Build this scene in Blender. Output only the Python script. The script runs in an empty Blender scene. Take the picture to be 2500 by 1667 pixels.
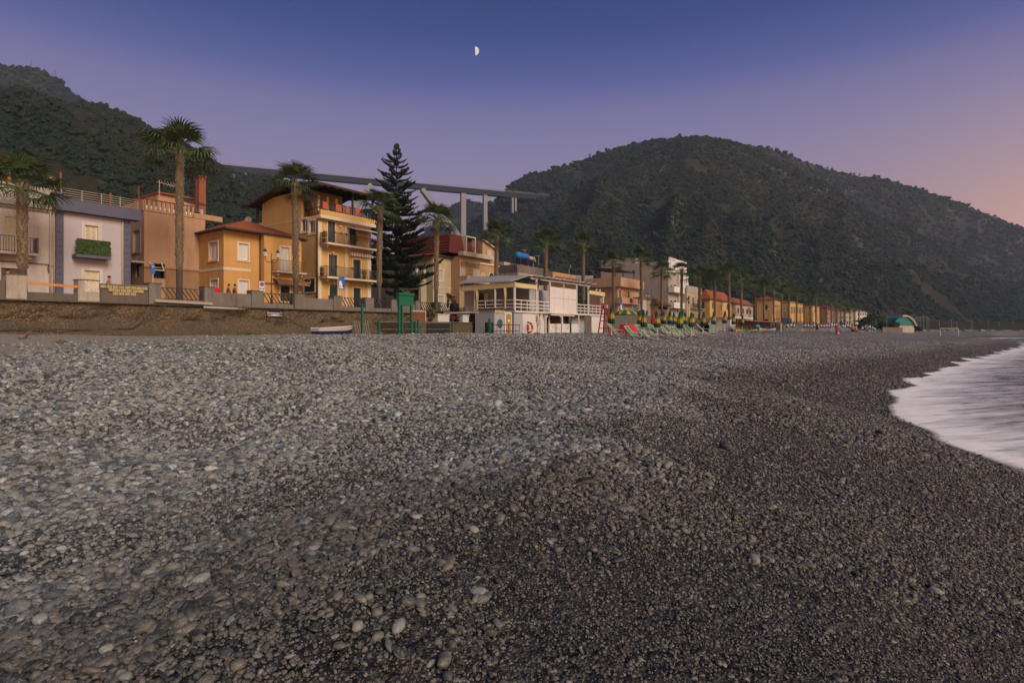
import bpy, bmesh, math, random
import numpy as np
from mathutils import Vector, Matrix, Euler
random.seed(7); RNG = np.random.default_rng(11)
SC = bpy.context.scene; COL = SC.collection
# ---------------------------------------------------------------- camera, sky, sun, exposure
# World axes: +X runs along the sea front away from the viewer, +Y inland, sea level z = 0.
EYE = 2.6; FPX = 1400.0; CX = 1250.0; HY = 806.0
YAW = math.atan2(1000, 1400); CA, SA = math.cos(YAW), math.sin(YAW)
cam = bpy.data.cameras.new('camera'); co = bpy.data.objects.new('camera', cam); COL.objects.link(co); SC.camera = co
cam.sensor_width = 36; cam.lens = 36 * FPX / 2500; cam.shift_y = -(833.5 - HY) / 2500
cam.clip_start = .05; cam.clip_end = 20000
co.location = (0, 0, EYE); co.rotation_euler = (math.pi / 2, 0, YAW - math.pi / 2)
SUN_AZ = math.radians(-104); SUN_EL = math.radians(31)
world = bpy.data.worlds.new('World'); SC.world = world; world.use_nodes = True
wn = world.node_tree; wl = wn.links; bg = wn.nodes['Background']
def wnode(t, **k):
    n = wn.nodes.new(t)
    for a, b in k.items(): setattr(n, a, b)
    return n
def lin(c): return tuple(((v / 255) / 12.92 if v <= 10 else ((v / 255 + .055) / 1.055) ** 2.4) for v in c)
tcw = wnode('ShaderNodeTexCoord'); sxyz = wnode('ShaderNodeSeparateXYZ'); wl.new(tcw.outputs['Generated'], sxyz.inputs[0])
ramp = wnode('ShaderNodeValToRGB'); wl.new(sxyz.outputs['Z'], ramp.inputs[0])
stops = [(0.0, (158, 128, 140)), (.09, (166, 136, 144)), (.17, (153, 132, 150)), (.29, (130, 122, 161)), (.352, (113, 108, 157)), (.394, (78, 87, 150)), (.45, (44, 66, 132)), (.51, (18, 51, 116)), (1.0, (14, 45, 102))]
while len(ramp.color_ramp.elements) < len(stops): ramp.color_ramp.elements.new(.5)
for e, (p, c) in zip(ramp.color_ramp.elements, stops): e.position = p; e.color = (*lin(c), 1)
# afterglow low over the sea where the sun went down
dot = wnode('ShaderNodeVectorMath', operation='DOT_PRODUCT'); wl.new(tcw.outputs['Generated'], dot.inputs[0])
dot.inputs[1].default_value = (math.cos(SUN_AZ), math.sin(SUN_AZ), .05)
gl = wnode('ShaderNodeMapRange', interpolation_type='SMOOTHERSTEP'); wl.new(dot.outputs['Value'], gl.inputs['Value'])
gl.inputs['From Min'].default_value = -.72; gl.inputs['From Max'].default_value = 1.0
lo = wnode('ShaderNodeMapRange', interpolation_type='SMOOTHERSTEP'); wl.new(sxyz.outputs['Z'], lo.inputs['Value'])
lo.inputs['From Min'].default_value = .43; lo.inputs['From Max'].default_value = .0
mg = wnode('ShaderNodeMath', operation='MULTIPLY'); wl.new(gl.outputs[0], mg.inputs[0]); wl.new(lo.outputs[0], mg.inputs[1])
glow = wnode('ShaderNodeMix', data_type='RGBA', blend_type='ADD'); glow.clamp_factor = False
wl.new(mg.outputs[0], glow.inputs['Factor']); wl.new(ramp.outputs[0], glow.inputs['A']); glow.inputs['B'].default_value = (1.55, .66, .03, 1)
sky = wnode('ShaderNodeTexSky', sky_type='NISHITA', sun_disc=False); sky.sun_elevation = math.radians(2); sky.sun_rotation = math.pi / 2 - SUN_AZ
sadd = wnode('ShaderNodeMix', data_type='RGBA', blend_type='ADD'); sadd.inputs['Factor'].default_value = .012
wl.new(glow.outputs['Result'], sadd.inputs['A']); wl.new(sky.outputs[0], sadd.inputs['B'])
wl.new(sadd.outputs['Result'], bg.inputs[0]); bg.inputs[1].default_value = 1.0
sun = bpy.data.lights.new('sun', 'SUN'); sun.energy = 3.55; sun.angle = math.radians(28); sun.color = (1.0, .84, .66)
so = bpy.data.objects.new('sun', sun); COL.objects.link(so)
so.rotation_euler = Vector((math.cos(SUN_AZ) * math.cos(SUN_EL), math.sin(SUN_AZ) * math.cos(SUN_EL), math.sin(SUN_EL))).to_track_quat('Z', 'Y').to_euler()
vs = SC.view_settings; vs.view_transform = 'Standard'; vs.look = 'None'; vs.exposure = 0; vs.gamma = 1; vs.use_curve_mapping = False
SC.cycles.use_denoising = True; SC.cycles.max_bounces = 5; SC.cycles.diffuse_bounces = 3; SC.cycles.glossy_bounces = 2
SC.cycles.transmission_bounces = 3; SC.cycles.transparent_max_bounces = 6; SC.cycles.volume_bounces = 0
SC.cycles.use_adaptive_sampling = True; SC.cycles.adaptive_threshold = .02
# ---------------------------------------------------------------- surveying helpers
def at(px, py, d):
    t = (px - CX) / FPX; yf = d / (SA - t * CA)
    return Vector((yf * (CA + t * SA), d, EYE + yf * (HY - py) / FPX))
def atx(px, py, x):
    t = (px - CX) / FPX; yf = x / (CA + t * SA)
    return Vector((x, yf * (SA - t * CA), EYE + yf * (HY - py) / FPX))
def atd(px, py, depth):
    t = (px - CX) / FPX
    return Vector((depth * (CA + t * SA), depth * (SA - t * CA), EYE + depth * (HY - py) / FPX))
# ---------------------------------------------------------------- materials
MATS = {}
class NT:
    def __init__(s, name):
        s.m = bpy.data.materials.new(name); s.m.use_nodes = True; s.t = s.m.node_tree; s.b = s.t.nodes['Principled BSDF']
        s.b.inputs['Specular IOR Level'].default_value = .3
    def n(s, t, ins=None, **k):
        n = s.t.nodes.new(t)
        for a, b in k.items(): setattr(n, a, b)
        for a, b in (ins or {}).items():
            if hasattr(b, 'is_output'): s.t.links.new(b, n.inputs[a])
            else: n.inputs[a].default_value = b
        return n
    def set(s, sock, v):
        if hasattr(v, 'is_output'): s.t.links.new(v, s.b.inputs[sock])
        else: s.b.inputs[sock].default_value = v
    def coord(s, which='Object'): return s.n('ShaderNodeTexCoord').outputs[which]
    def noise(s, vec, scale, detail=3, rough=.55, dist=0):
        return s.n('ShaderNodeTexNoise', {'Vector': vec, 'Scale': scale, 'Detail': detail, 'Roughness': rough, 'Distortion': dist}).outputs['Fac']
    def mapv(s, vec, sc): return s.n('ShaderNodeMapping', {'Vector': vec, 'Scale': sc}).outputs[0]
    def ramp(s, f, st, inter='LINEAR'):
        r = s.n('ShaderNodeValToRGB', {'Fac': f}); r.color_ramp.interpolation = inter
        while len(r.color_ramp.elements) < len(st): r.color_ramp.elements.new(.5)
        for e, (p, c) in zip(r.color_ramp.elements, st): e.position = p; e.color = (*c, 1) if not isinstance(c, (int, float)) else (c, c, c, 1)
        return r.outputs[0]
    def mix(s, f, a, b, bt='MIX'):
        return s.n('ShaderNodeMix', {'Factor': f, 'A': a, 'B': b}, data_type='RGBA', blend_type=bt) if False else s._mix(f, a, b, bt)
    def _mix(s, f, a, b, bt):
        n = s.n('ShaderNodeMix', data_type='RGBA', blend_type=bt)
        for sock, v in ((n.inputs[0], f), (n.inputs[6], a), (n.inputs[7], b)):
            if hasattr(v, 'is_output'): s.t.links.new(v, sock)
            else: sock.default_value = v if sock == n.inputs[0] else (*v[:3], 1)
        return n.outputs[2]
    def math(s, op, a, b=0): return s.n('ShaderNodeMath', {0: a, 1: b}, operation=op).outputs[0]
    def bump(s, h, strength=.3, dist=.05): s.set('Normal', s.n('ShaderNodeBump', {'Height': h, 'Strength': strength, 'Distance': dist}).outputs[0])
def c3(c): return (*c, 1) if len(c) == 3 else c
def M(name, col=None, rough=.8, var=.12, scale=2.0, bump=0, bscale=60, metal=0, stain=0, spec=.3):
    if name in MATS: return MATS[name]
    k = NT(name); v = k.coord()
    f = k.noise(v, scale, 4)
    cc = k.mix(f, tuple(max(0, x * (1 - var)) for x in col), tuple(min(1, x * (1 + var)) for x in col))
    if stain:
        st = k.noise(k.mapv(v, (1.2, 1.2, .18)), 1.6, 5, .65)
        cc = k.mix(k.ramp(st, [(.48, 0.0), (.72, stain)]), cc, tuple(x * .5 for x in col))
    k.set('Base Color', cc); k.set('Roughness', rough); k.set('Metallic', metal); k.b.inputs['Specular IOR Level'].default_value = spec
    if bump: k.bump(k.noise(v, bscale, 4), bump, .02)
    MATS[name] = k.m; return k.m
# ---------------------------------------------------------------- mesh builder
class MB:
    def __init__(s): s.v = []; s.f = []
    def quad(s, *p): i = len(s.v); s.v += [tuple(q) for q in p]; s.f.append(tuple(range(i, i + len(p))))
    def box(s, x0, x1, y0, y1, z0, z1):
        x0, x1 = min(x0, x1), max(x0, x1); y0, y1 = min(y0, y1), max(y0, y1); z0, z1 = min(z0, z1), max(z0, z1)
        i = len(s.v); s.v += [(x, y, z) for z in (z0, z1) for x, y in ((x0, y0), (x1, y0), (x1, y1), (x0, y1))]
        s.f += [tuple(i + k for k in q) for q in ((3, 2, 1, 0), (4, 5, 6, 7), (0, 1, 5, 4), (1, 2, 6, 5), (2, 3, 7, 6), (3, 0, 4, 7))]; return s
    def beam(s, p, q, w, h=None, up=(0, 0, 1)):
        p, q = Vector(p), Vector(q); h = h or w; d = (q - p).normalized(); u = Vector(up)
        if abs(d.dot(u)) > .98: u = Vector((1, 0, 0))
        a = d.cross(u).normalized() * (w / 2); b = a.cross(d).normalized() * (h / 2)
        i = len(s.v); s.v += [tuple(o + x * a + y * b) for o in (p, q) for x, y in ((-1, -1), (1, -1), (1, 1), (-1, 1))]
        s.f += [tuple(i + k for k in f) for f in ((0, 1, 2, 3), (7, 6, 5, 4), (0, 4, 5, 1), (1, 5, 6, 2), (2, 6, 7, 3), (3, 7, 4, 0))]; return s
    def tube(s, pts, r, n=6, cap=True):
        pts = [Vector(p) for p in pts]; rs = r if isinstance(r, (list, tuple)) else [r] * len(pts); base = len(s.v); pa = None
        for k, p in enumerate(pts):
            d = (pts[min(k + 1, len(pts) - 1)] - pts[max(k - 1, 0)]).normalized()
            a = d.cross(Vector((0, 0, 1))) if pa is None else pa - d * pa.dot(d)
            if a.length < 1e-3: a = d.cross(Vector((1, 0, 0)))
            a.normalize(); pa = a; b = d.cross(a)
            s.v += [tuple(p + rs[k] * (math.cos(j * 2 * math.pi / n) * a + math.sin(j * 2 * math.pi / n) * b)) for j in range(n)]
        for k in range(len(pts) - 1):
            for j in range(n): o = base + k * n; s.f.append((o + j, o + (j + 1) % n, o + n + (j + 1) % n, o + n + j))
        if cap: s.f.append(tuple(base + j for j in reversed(range(n)))); s.f.append(tuple(base + (len(pts) - 1) * n + j for j in range(n)))
        return s
    def lathe(s, prof, n=16, o=(0, 0, 0), star=0, k=8, sq=1):
        base = len(s.v)
        for r, z in prof:
            for j in range(n):
                a = j * 2 * math.pi / n; rr = r * (1 + star * math.cos(k * a)); s.v.append((o[0] + rr * math.cos(a), o[1] + rr * sq * math.sin(a), o[2] + z))
        for m in range(len(prof) - 1):
            for j in range(n): q = base + m * n; s.f.append((q + j, q + (j + 1) % n, q + n + (j + 1) % n, q + n + j))
        s.f.append(tuple(base + j for j in reversed(range(n)))); s.f.append(tuple(base + (len(prof) - 1) * n + j for j in range(n))); return s
    def extr(s, poly, vec):
        n = len(poly); i = len(s.v); vec = Vector(vec); s.v += [tuple(p) for p in poly] + [tuple(Vector(p) + vec) for p in poly]
        s.f.append(tuple(range(i + n - 1, i - 1, -1))); s.f.append(tuple(range(i + n, i + 2 * n)))
        for j in range(n): s.f.append((i + j, i + (j + 1) % n, i + n + (j + 1) % n, i + n + j))
        return s
    def ico(s, c, r, sub=1, sq=(1, 1, 1), jit=0):
        bm = bmesh.new(); bmesh.ops.create_icosphere(bm, subdivisions=sub, radius=1); i = len(s.v)
        for v in bm.verts:
            q = v.co * (1 + random.uniform(-jit, jit)); s.v.append((c[0] + q.x * r * sq[0], c[1] + q.y * r * sq[1], c[2] + q.z * r * sq[2]))
        s.f += [tuple(i + w.index for w in f.verts) for f in bm.faces]; bm.free(); return s
    def build(s, name, mat, parent=None, smooth=False, label=None):
        me = bpy.data.meshes.new(name); o = bpy.data.objects.new(name, me)
        off = Vector((0, 0, 0))
        if parent:
            q = parent
            while q: off += q.location; q = q.parent
        me.from_pydata([(x - off.x, y - off.y, z - off.z) for x, y, z in s.v] if parent else s.v, [], s.f)
        if mat:
            if isinstance(mat, str): mat = MATS[mat]
            me.materials.append(mat)
        if smooth: me.polygons.foreach_set('use_smooth', [True] * len(me.polygons))
        bm = bmesh.new(); bm.from_mesh(me); bmesh.ops.recalc_face_normals(bm, faces=bm.faces); bm.to_mesh(me); bm.free()
        me.update(); COL.objects.link(o); o.parent = parent
        if label: o['label'] = label
        return o
def tag(o, label=None, cat=None, group=None, kind=None):
    for k, v in (('label', label), ('category', cat), ('group', group), ('kind', kind)):
        if v: o[k] = v
    return o
def thing(name, label, cat, loc=(0, 0, 0), group=None, rz=0):
    o = bpy.data.objects.new(name, None); o.location = loc; o.rotation_euler[2] = rz; o.empty_display_size = .1; COL.objects.link(o)
    return tag(o, label, cat, group)
def copy_tree(o, parent=None):
    c = o.copy(); COL.objects.link(c); c.parent = parent
    for ch in list(o.children): copy_tree(ch, c)
    return c
def npmesh(name, V, F, mat=None, smooth=True):
    me = bpy.data.meshes.new(name); me.from_pydata(V.tolist() if hasattr(V, 'tolist') else V, [], F.tolist() if hasattr(F, 'tolist') else F)
    if mat: me.materials.append(mat)
    if smooth: me.polygons.foreach_set('use_smooth', [True] * len(me.polygons))
    me.update(); o = bpy.data.objects.new(name, me); COL.objects.link(o); return o
def gridfaces(nu, nv):
    i = np.arange(nu - 1)[:, None] * nv + np.arange(nv - 1)[None, :]; i = i.ravel()
    return np.stack([i, i + nv, i + nv + 1, i + 1], 1)
def vnoise(x, y, seed=0):      # smooth value noise, numpy
    def h(a, b): 
        n = (a.astype(np.int64) * 374761393 + b.astype(np.int64) * 668265263 + seed * 1442695041) & 0x7fffffff
        n = (n ^ (n >> 13)) * 1274126177 & 0x7fffffff
        return ((n ^ (n >> 16)) & 0xffff) / 65535.0
    xi, yi = np.floor(x), np.floor(y); fx, fy = x - xi, y - yi; fx = fx * fx * (3 - 2 * fx); fy = fy * fy * (3 - 2 * fy)
    return (h(xi, yi) * (1 - fx) + h(xi + 1, yi) * fx) * (1 - fy) + (h(xi, yi + 1) * (1 - fx) + h(xi + 1, yi + 1) * fx) * fy
def fbm(x, y, o=4, seed=0):
    s = 0; a = .5; 
    for k in range(o): s = s + a * vnoise(x * 2 ** k, y * 2 ** k, seed + k); a *= .5
    return s / (1 - .5 ** o)
def sstep(a, b, x): t = np.clip((x - a) / (b - a), 0, 1); return t * t * (3 - 2 * t)
# ---------------------------------------------------------------- beach
SHX = np.array([-400, -30, 0, 8, 14, 17, 20, 24, 31, 40, 72, 115, 150, 165, 190, 220, 262, 285, 300, 320, 600.])
SHY = np.array([-9, -6, -4.3, -2.6, -1.3, -.1, .75, 1.2, 1.1, .45, -4.5, -12, -16, -10, -3, -5, -24, -90, -180, -420, -480.])
def shore(x): return np.interp(x, SHX, SHY)
PRX = np.array([-400, -60, -8, 0, 1.5, 4, 6.2, 8.4, 12, 15, 20, 24, 31, 90])
PRZ = np.array([-30, -5, -.7, .02, .34, .88, 1.22, 1.09, 1.13, 1.27, 2.04, 2.27, 2.25, 2.2])
def ground(x, y):
    s = y - shore(x); z = np.interp(s, PRX, PRZ)
    left = sstep(20, 2, x); z = z - .34 * left * sstep(15, 23, s) + .62 * left * sstep(27, 44, s)
    n = fbm(x * .22, y * .35, 3, 3) - .5; z = z + n * .34 * sstep(2, 9, s) * sstep(44, 30, s) + (fbm(x * .9, y * .9, 3, 9) - .5) * .10 * sstep(1, 6, s)
    z = z - .2 * np.sin(x * .27 + .6) * sstep(6, 11, s) * sstep(24, 15, s)
    return z
def G(x, y): return float(ground(np.array([x]), np.array([y]))[0])
def wetness_vignette(x, y):
    s = y - shore(x) + (fbm(x * .5, y * .5, 3, 21) - .5) * 3.0 + 2.6 * sstep(14, 34, x) - 2.8 * sstep(7.5, 2.0, x)  # damp gravel seaward, plus a lens vignette painted as darkening near the camera
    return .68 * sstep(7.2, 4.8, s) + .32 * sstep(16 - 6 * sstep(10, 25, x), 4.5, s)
def sandy(x, y):   # bare grey sand strip in front of the old wall
    s = y - shore(x) + (fbm(x * .6, y * .6, 3, 33) - .5) * 3.5
    return sstep(24.2, 26.8, s) * sstep(36, 22, x) + .6 * sstep(.62, .75, fbm(x * .05 + 4, y * .16, 2, 5)) * sstep(70, 90, x)
def gravel_mat(name, inst):
    k = NT(name); geo = k.n('ShaderNodeNewGeometry').outputs['Position']
    if inst:
        rnd = k.n('ShaderNodeObjectInfo').outputs['Random']
        wet_vignette = k.n('ShaderNodeAttribute', attribute_name='wet_vignette', attribute_type='INSTANCER' if inst == 1 else 'OBJECT').outputs['Fac']
        v = k.coord()
        base = k.ramp(rnd, [(0, (.055, .055, .055)), (.12, (.11, .11, .105)), (.22, (.32, .285, .24)), (.36, (.24, .235, .225)), (.48, (.37, .32, .26)), (.60, (.29, .28, .26)), (.70, (.43, .385, .33)), (.78, (.10, .09, .08)), (.86, (.34, .25, .18)), (.90, (.55, .53, .49)), (.96, (.13, .15, .155)), (.98, (.68, .65, .61))], 'CONSTANT')
        sp = k.noise(v, 9, 3, .7); base = k.mix(k.ramp(sp, [(.36, 0.0), (.64, 1.0)]), k.mix(.75, base, (.04, .04, .04)), base)
        b2 = k.noise(k.mapv(v, (1, .3, 2.5)), 2.2, 2); base = k.mix(k.math('MULTIPLY', k.ramp(b2, [(.52, 0.0), (.58, 1.0)]), .3), base, (.45, .42, .38))
        rough = .62
    else:
        wet_vignette = k.n('ShaderNodeAttribute', attribute_name='wet_vignette').outputs['Fac']; sand = k.n('ShaderNodeAttribute', attribute_name='sand').outputs['Fac']
        vo = k.n('ShaderNodeTexVoronoi', {'Vector': geo, 'Scale': 16.0, 'Randomness': 1.0}); vo2 = k.n('ShaderNodeTexVoronoi', {'Vector': geo, 'Scale': 48.0})
        big = k.n('ShaderNodeTexVoronoi', {'Vector': geo, 'Scale': 5.0})
        def col(vn): return k.ramp(k.n('ShaderNodeSeparateColor', {0: vn.outputs['Color']}).outputs[0], [(0, (.09, .09, .09)), (.25, (.30, .27, .235)), (.5, (.25, .24, .225)), (.7, (.40, .355, .30)), (.85, (.33, .31, .29)), (.95, (.48, .46, .43))], 'CONSTANT')
        dk = lambda vn, c: k.mix(k.ramp(vn.outputs['Distance'], [(.3, 0.0), (.75, 1.0)]), c, (.03, .03, .03))
        base = k.mix(.45, dk(vo, col(vo)), dk(vo2, col(vo2)))
        base = k.mix(.30, base, dk(big, col(big)))
        sd = k.mix(k.noise(geo, 5, 5, .7), (.19, .155, .115), (.31, .26, .20)); lit = k.ramp(k.n('ShaderNodeSeparateColor', {0: vo.outputs['Color']}).outputs[1], [(.9, 0.0), (.93, 1.0)])
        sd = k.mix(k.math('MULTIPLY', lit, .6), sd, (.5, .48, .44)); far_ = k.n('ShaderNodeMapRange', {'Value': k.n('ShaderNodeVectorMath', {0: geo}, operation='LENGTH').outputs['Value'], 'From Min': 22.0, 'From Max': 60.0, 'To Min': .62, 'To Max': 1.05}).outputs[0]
        base = k.mix(1.0, base, k.n('ShaderNodeCombineColor', {0: far_, 1: far_, 2: far_}).outputs[0], 'MULTIPLY'); base = k.mix(sand, base, sd)  # ground near the viewer darkened, gap shade between pebbles put into its colour
        h = k.math('ADD', k.math('MULTIPLY', vo.outputs['Distance'], -1.0), k.math('MULTIPLY', vo2.outputs['Distance'], -.4))
        k.bump(k.math('MULTIPLY', h, k.math('SUBTRACT', 1.0, k.math('MULTIPLY', sand, .75))), .9, .05); rough = .75
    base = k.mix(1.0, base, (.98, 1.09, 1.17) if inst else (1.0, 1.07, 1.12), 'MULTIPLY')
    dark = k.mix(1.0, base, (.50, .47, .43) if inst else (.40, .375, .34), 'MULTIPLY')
    k.set('Base Color', k.mix(wet_vignette, base, dark))
    k.set('Roughness', k.n('ShaderNodeMapRange', {'Value': wet_vignette, 'To Min': rough, 'To Max': .52}).outputs[0])
    MATS[name] = k.m; return k.m
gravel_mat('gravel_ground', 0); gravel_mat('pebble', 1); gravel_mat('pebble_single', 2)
def axis(a, b, knots):   # graded coordinates: knots = [(value, spacing)]
    out = [a]
    while out[-1] < b: out.append(out[-1] + float(np.interp(out[-1], [k[0] for k in knots], [k[1] for k in knots])))
    return np.array(out)
gx = axis(-90, 640, [(-90, 6), (-8, .5), (0, .16), (18, .2), (40, .6), (100, 2), (300, 6), (640, 12)])
gy = axis(-480, 41.9, [(-480, 20), (-60, 4), (-12, .35), (-4, .16), (10, .16), (28, .3), (42, .5)])
GXX, GYY = np.meshgrid(gx, gy, indexing='ij'); GZ = ground(GXX, GYY)
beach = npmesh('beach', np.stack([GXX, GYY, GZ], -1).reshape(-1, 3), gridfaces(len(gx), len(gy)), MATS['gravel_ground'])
tag(beach, kind='structure')
for nm, fn in (('wet_vignette', wetness_vignette), ('sand', sandy)):
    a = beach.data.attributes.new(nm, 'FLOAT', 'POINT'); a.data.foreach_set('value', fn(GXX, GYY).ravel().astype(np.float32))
# pebbles -----------------------------------------------------------------
def pebble_mesh(i, sub=2):
    bm = bmesh.new(); bmesh.ops.create_icosphere(bm, subdivisions=sub, radius=1); r = random.Random(i)
    ph = [(Vector((r.gauss(0, 1), r.gauss(0, 1), r.gauss(0, 1))).normalized(), r.uniform(.6, .98), r.uniform(.3, .9)) for _ in range(7)]
    for v in bm.verts:
        for d, off, s in ph:                       # plane-cut a sphere softly: water-worn facets
            e = v.co.dot(d) - off * .75
            if e > 0: v.co -= d * e * s
    me = bpy.data.meshes.new('pebble'); bm.to_mesh(me); bm.free()
    me.polygons.foreach_set('use_smooth', [True] * len(me.polygons)); me.materials.append(MATS['pebble']); return me
PEB = [pebble_mesh(i) for i in range(8)]
pcol = bpy.data.collections.new('pebble_shapes')
for i, me in enumerate(PEB): pcol.objects.link(bpy.data.objects.new('pebble_shape_%d' % i, me))
pts = []
for d0, d1, sp in ((1.2, 3.6, .031), (3.6, 6, .038), (6, 10, .052), (10, 17, .074), (17, 28, .11), (28, 45, .17), (45, 75, .28)):
    n = int((d1 * 2.2 / sp) * ((d1 - d0) / sp) * 1.0)
    dep = np.sqrt(RNG.uniform(d0 * d0, d1 * d1, int((2.5 if d1 < 7 else 1.9 if d1 < 18 else 1.15) * (1.03 + 1.5 / d1) * (d1 * d1 - d0 * d0) / sp ** 2 * .92))); tm = 1.03 + 1.5 / d1; t = RNG.uniform(-tm, tm, len(dep))
    x = dep * (CA + t * SA); y = dep * (SA - t * CA); s = y - shore(x)
    keep = (s > -.6) & (s < 33); x, y, dep, s = x[keep], y[keep], dep[keep], s[keep]
    wet_vignette = wetness_vignette(x, y); sand = sandy(x, y)
    coarse = sstep(.35, .62, fbm(x * .55, y * .55, 3, 77)) * (1 - .72 * sstep(7.5, 4.0, s))
    r = sp * RNG.lognormal(-.62, .36, len(x)) * (.66 + .85 * coarse) * (1 + .3 * sstep(8, 12, s)) * (.88 + .12 * sstep(4, 8, dep)) 
    fine = sstep(8.5, 6.0, s - 1.8 * sstep(7.5, 2.0, x)); r = r * (1 - .34 * fine); lo_ = .45 if d1 < 7 else .58; thin = (RNG.random(len(x)) < lo_ + (1 - lo_) * fine) | (d1 > 18)
    big = RNG.random(len(x)) < .018 * (.25 + coarse); r = np.minimum(np.where(big, r * RNG.uniform(1.6, 2.4, len(x)), r), np.where(big, .088, .056))
    keep = (RNG.random(len(x)) > sand * .93) & thin; pts.append(np.stack([x, y, dep, r, wet_vignette], 1)[keep])
dep = np.sqrt(RNG.uniform(2.5 ** 2, 8 ** 2, 1500)); t = RNG.uniform(-1.0, .22, 1500); x = dep * (CA + t * SA); y = dep * (SA - t * CA); cl = fbm(x * 1.3, y * 1.3, 2, 99); kp = cl > .5; x, y, dep = x[kp], y[kp], dep[kp]   # loose cobbles
pts.append(np.stack([x, y, dep, RNG.lognormal(-3.5, .25, len(x)), wetness_vignette(x, y) * .8], 1))
P = np.concatenate(pts); N = len(P)
pz = ground(P[:, 0], P[:, 1]) + P[:, 3] * (RNG.uniform(.05, .5, N) - .1 * (P[:, 3] > .04))
scl = P[:, 3:4] * np.stack([RNG.uniform(.95, 1.55, N), RNG.uniform(.75, 1.1, N), RNG.uniform(.5, .85, N)], 1)
rot = np.stack([RNG.normal(0, .28, N), RNG.normal(0, .28, N), RNG.uniform(0, 6.28, N)], 1)
app = P[:, 3] / P[:, 2]; app[np.abs((P[:, 0] * SA - P[:, 1] * CA) / P[:, 2]) > .9] = 0; app[P[:, 2] < 2.25] = 0
top = np.argsort(-app)[:300]; rest = np.setdiff1d(np.arange(N), top)
gv = npmesh('gravel', np.stack([P[rest, 0], P[rest, 1], pz[rest]], 1), np.zeros((0, 3), int), MATS['pebble'], False)
tag(gv, kind='stuff', label='grey and brown water-worn pebbles covering the beach', cat='gravel')
for nm, ty, ar in (('wet_vignette', 'FLOAT', P[rest, 4]), ('scl', 'FLOAT_VECTOR', scl[rest]), ('rot', 'FLOAT_VECTOR', rot[rest]), ('idx', 'INT', RNG.integers(0, 8, len(rest)))):
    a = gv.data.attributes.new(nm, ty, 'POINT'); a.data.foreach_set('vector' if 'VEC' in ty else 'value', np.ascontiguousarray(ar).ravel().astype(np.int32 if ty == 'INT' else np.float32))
def scatter(obj, coll):
    ng = bpy.data.node_groups.new('scatter', 'GeometryNodeTree'); ng.interface.new_socket('Geometry', in_out='INPUT', socket_type='NodeSocketGeometry'); ng.interface.new_socket('Geometry', in_out='OUTPUT', socket_type='NodeSocketGeometry')
    A = lambda t, **k: (lambda n: [setattr(n, a, b) for a, b in k.items()] and n or n)(ng.nodes.new(t))
    gi, go = A('NodeGroupInput'), A('NodeGroupOutput'); mp = A('GeometryNodeMeshToPoints'); ip = A('GeometryNodeInstanceOnPoints'); ci = A('GeometryNodeCollectionInfo')
    ci.inputs['Collection'].default_value = coll; ci.inputs['Separate Children'].default_value = True; ci.inputs['Reset Children'].default_value = True
    def attr(nm, dt): n = A('GeometryNodeInputNamedAttribute', data_type=dt); n.inputs['Name'].default_value = nm; return n.outputs['Attribute']
    L = ng.links.new; L(gi.outputs[0], mp.inputs['Mesh']); L(mp.outputs[0], ip.inputs['Points']); L(ci.outputs[0], ip.inputs['Instance'])
    ip.inputs['Pick Instance'].default_value = True; L(attr('idx', 'INT'), ip.inputs['Instance Index'])
    L(attr('rot', 'FLOAT_VECTOR'), ip.inputs['Rotation']); L(attr('scl', 'FLOAT_VECTOR'), ip.inputs['Scale']); L(ip.outputs[0], go.inputs[0])
    m = obj.modifiers.new('scatter', 'NODES'); m.node_group = ng
scatter(gv, pcol)
PEB1 = []
for me in PEB: m2 = me.copy(); m2.materials.clear(); m2.materials.append(MATS['pebble_single']); PEB1.append(m2)
for i in top:
    o = bpy.data.objects.new('pebble', PEB1[int(i) % 8]); o.location = (P[i, 0], P[i, 1], pz[i]); o.rotation_euler = rot[i]; o.scale = scl[i]; o['wet_vignette'] = float(P[i, 4]); o.parent = beach; COL.objects.link(o)
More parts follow.
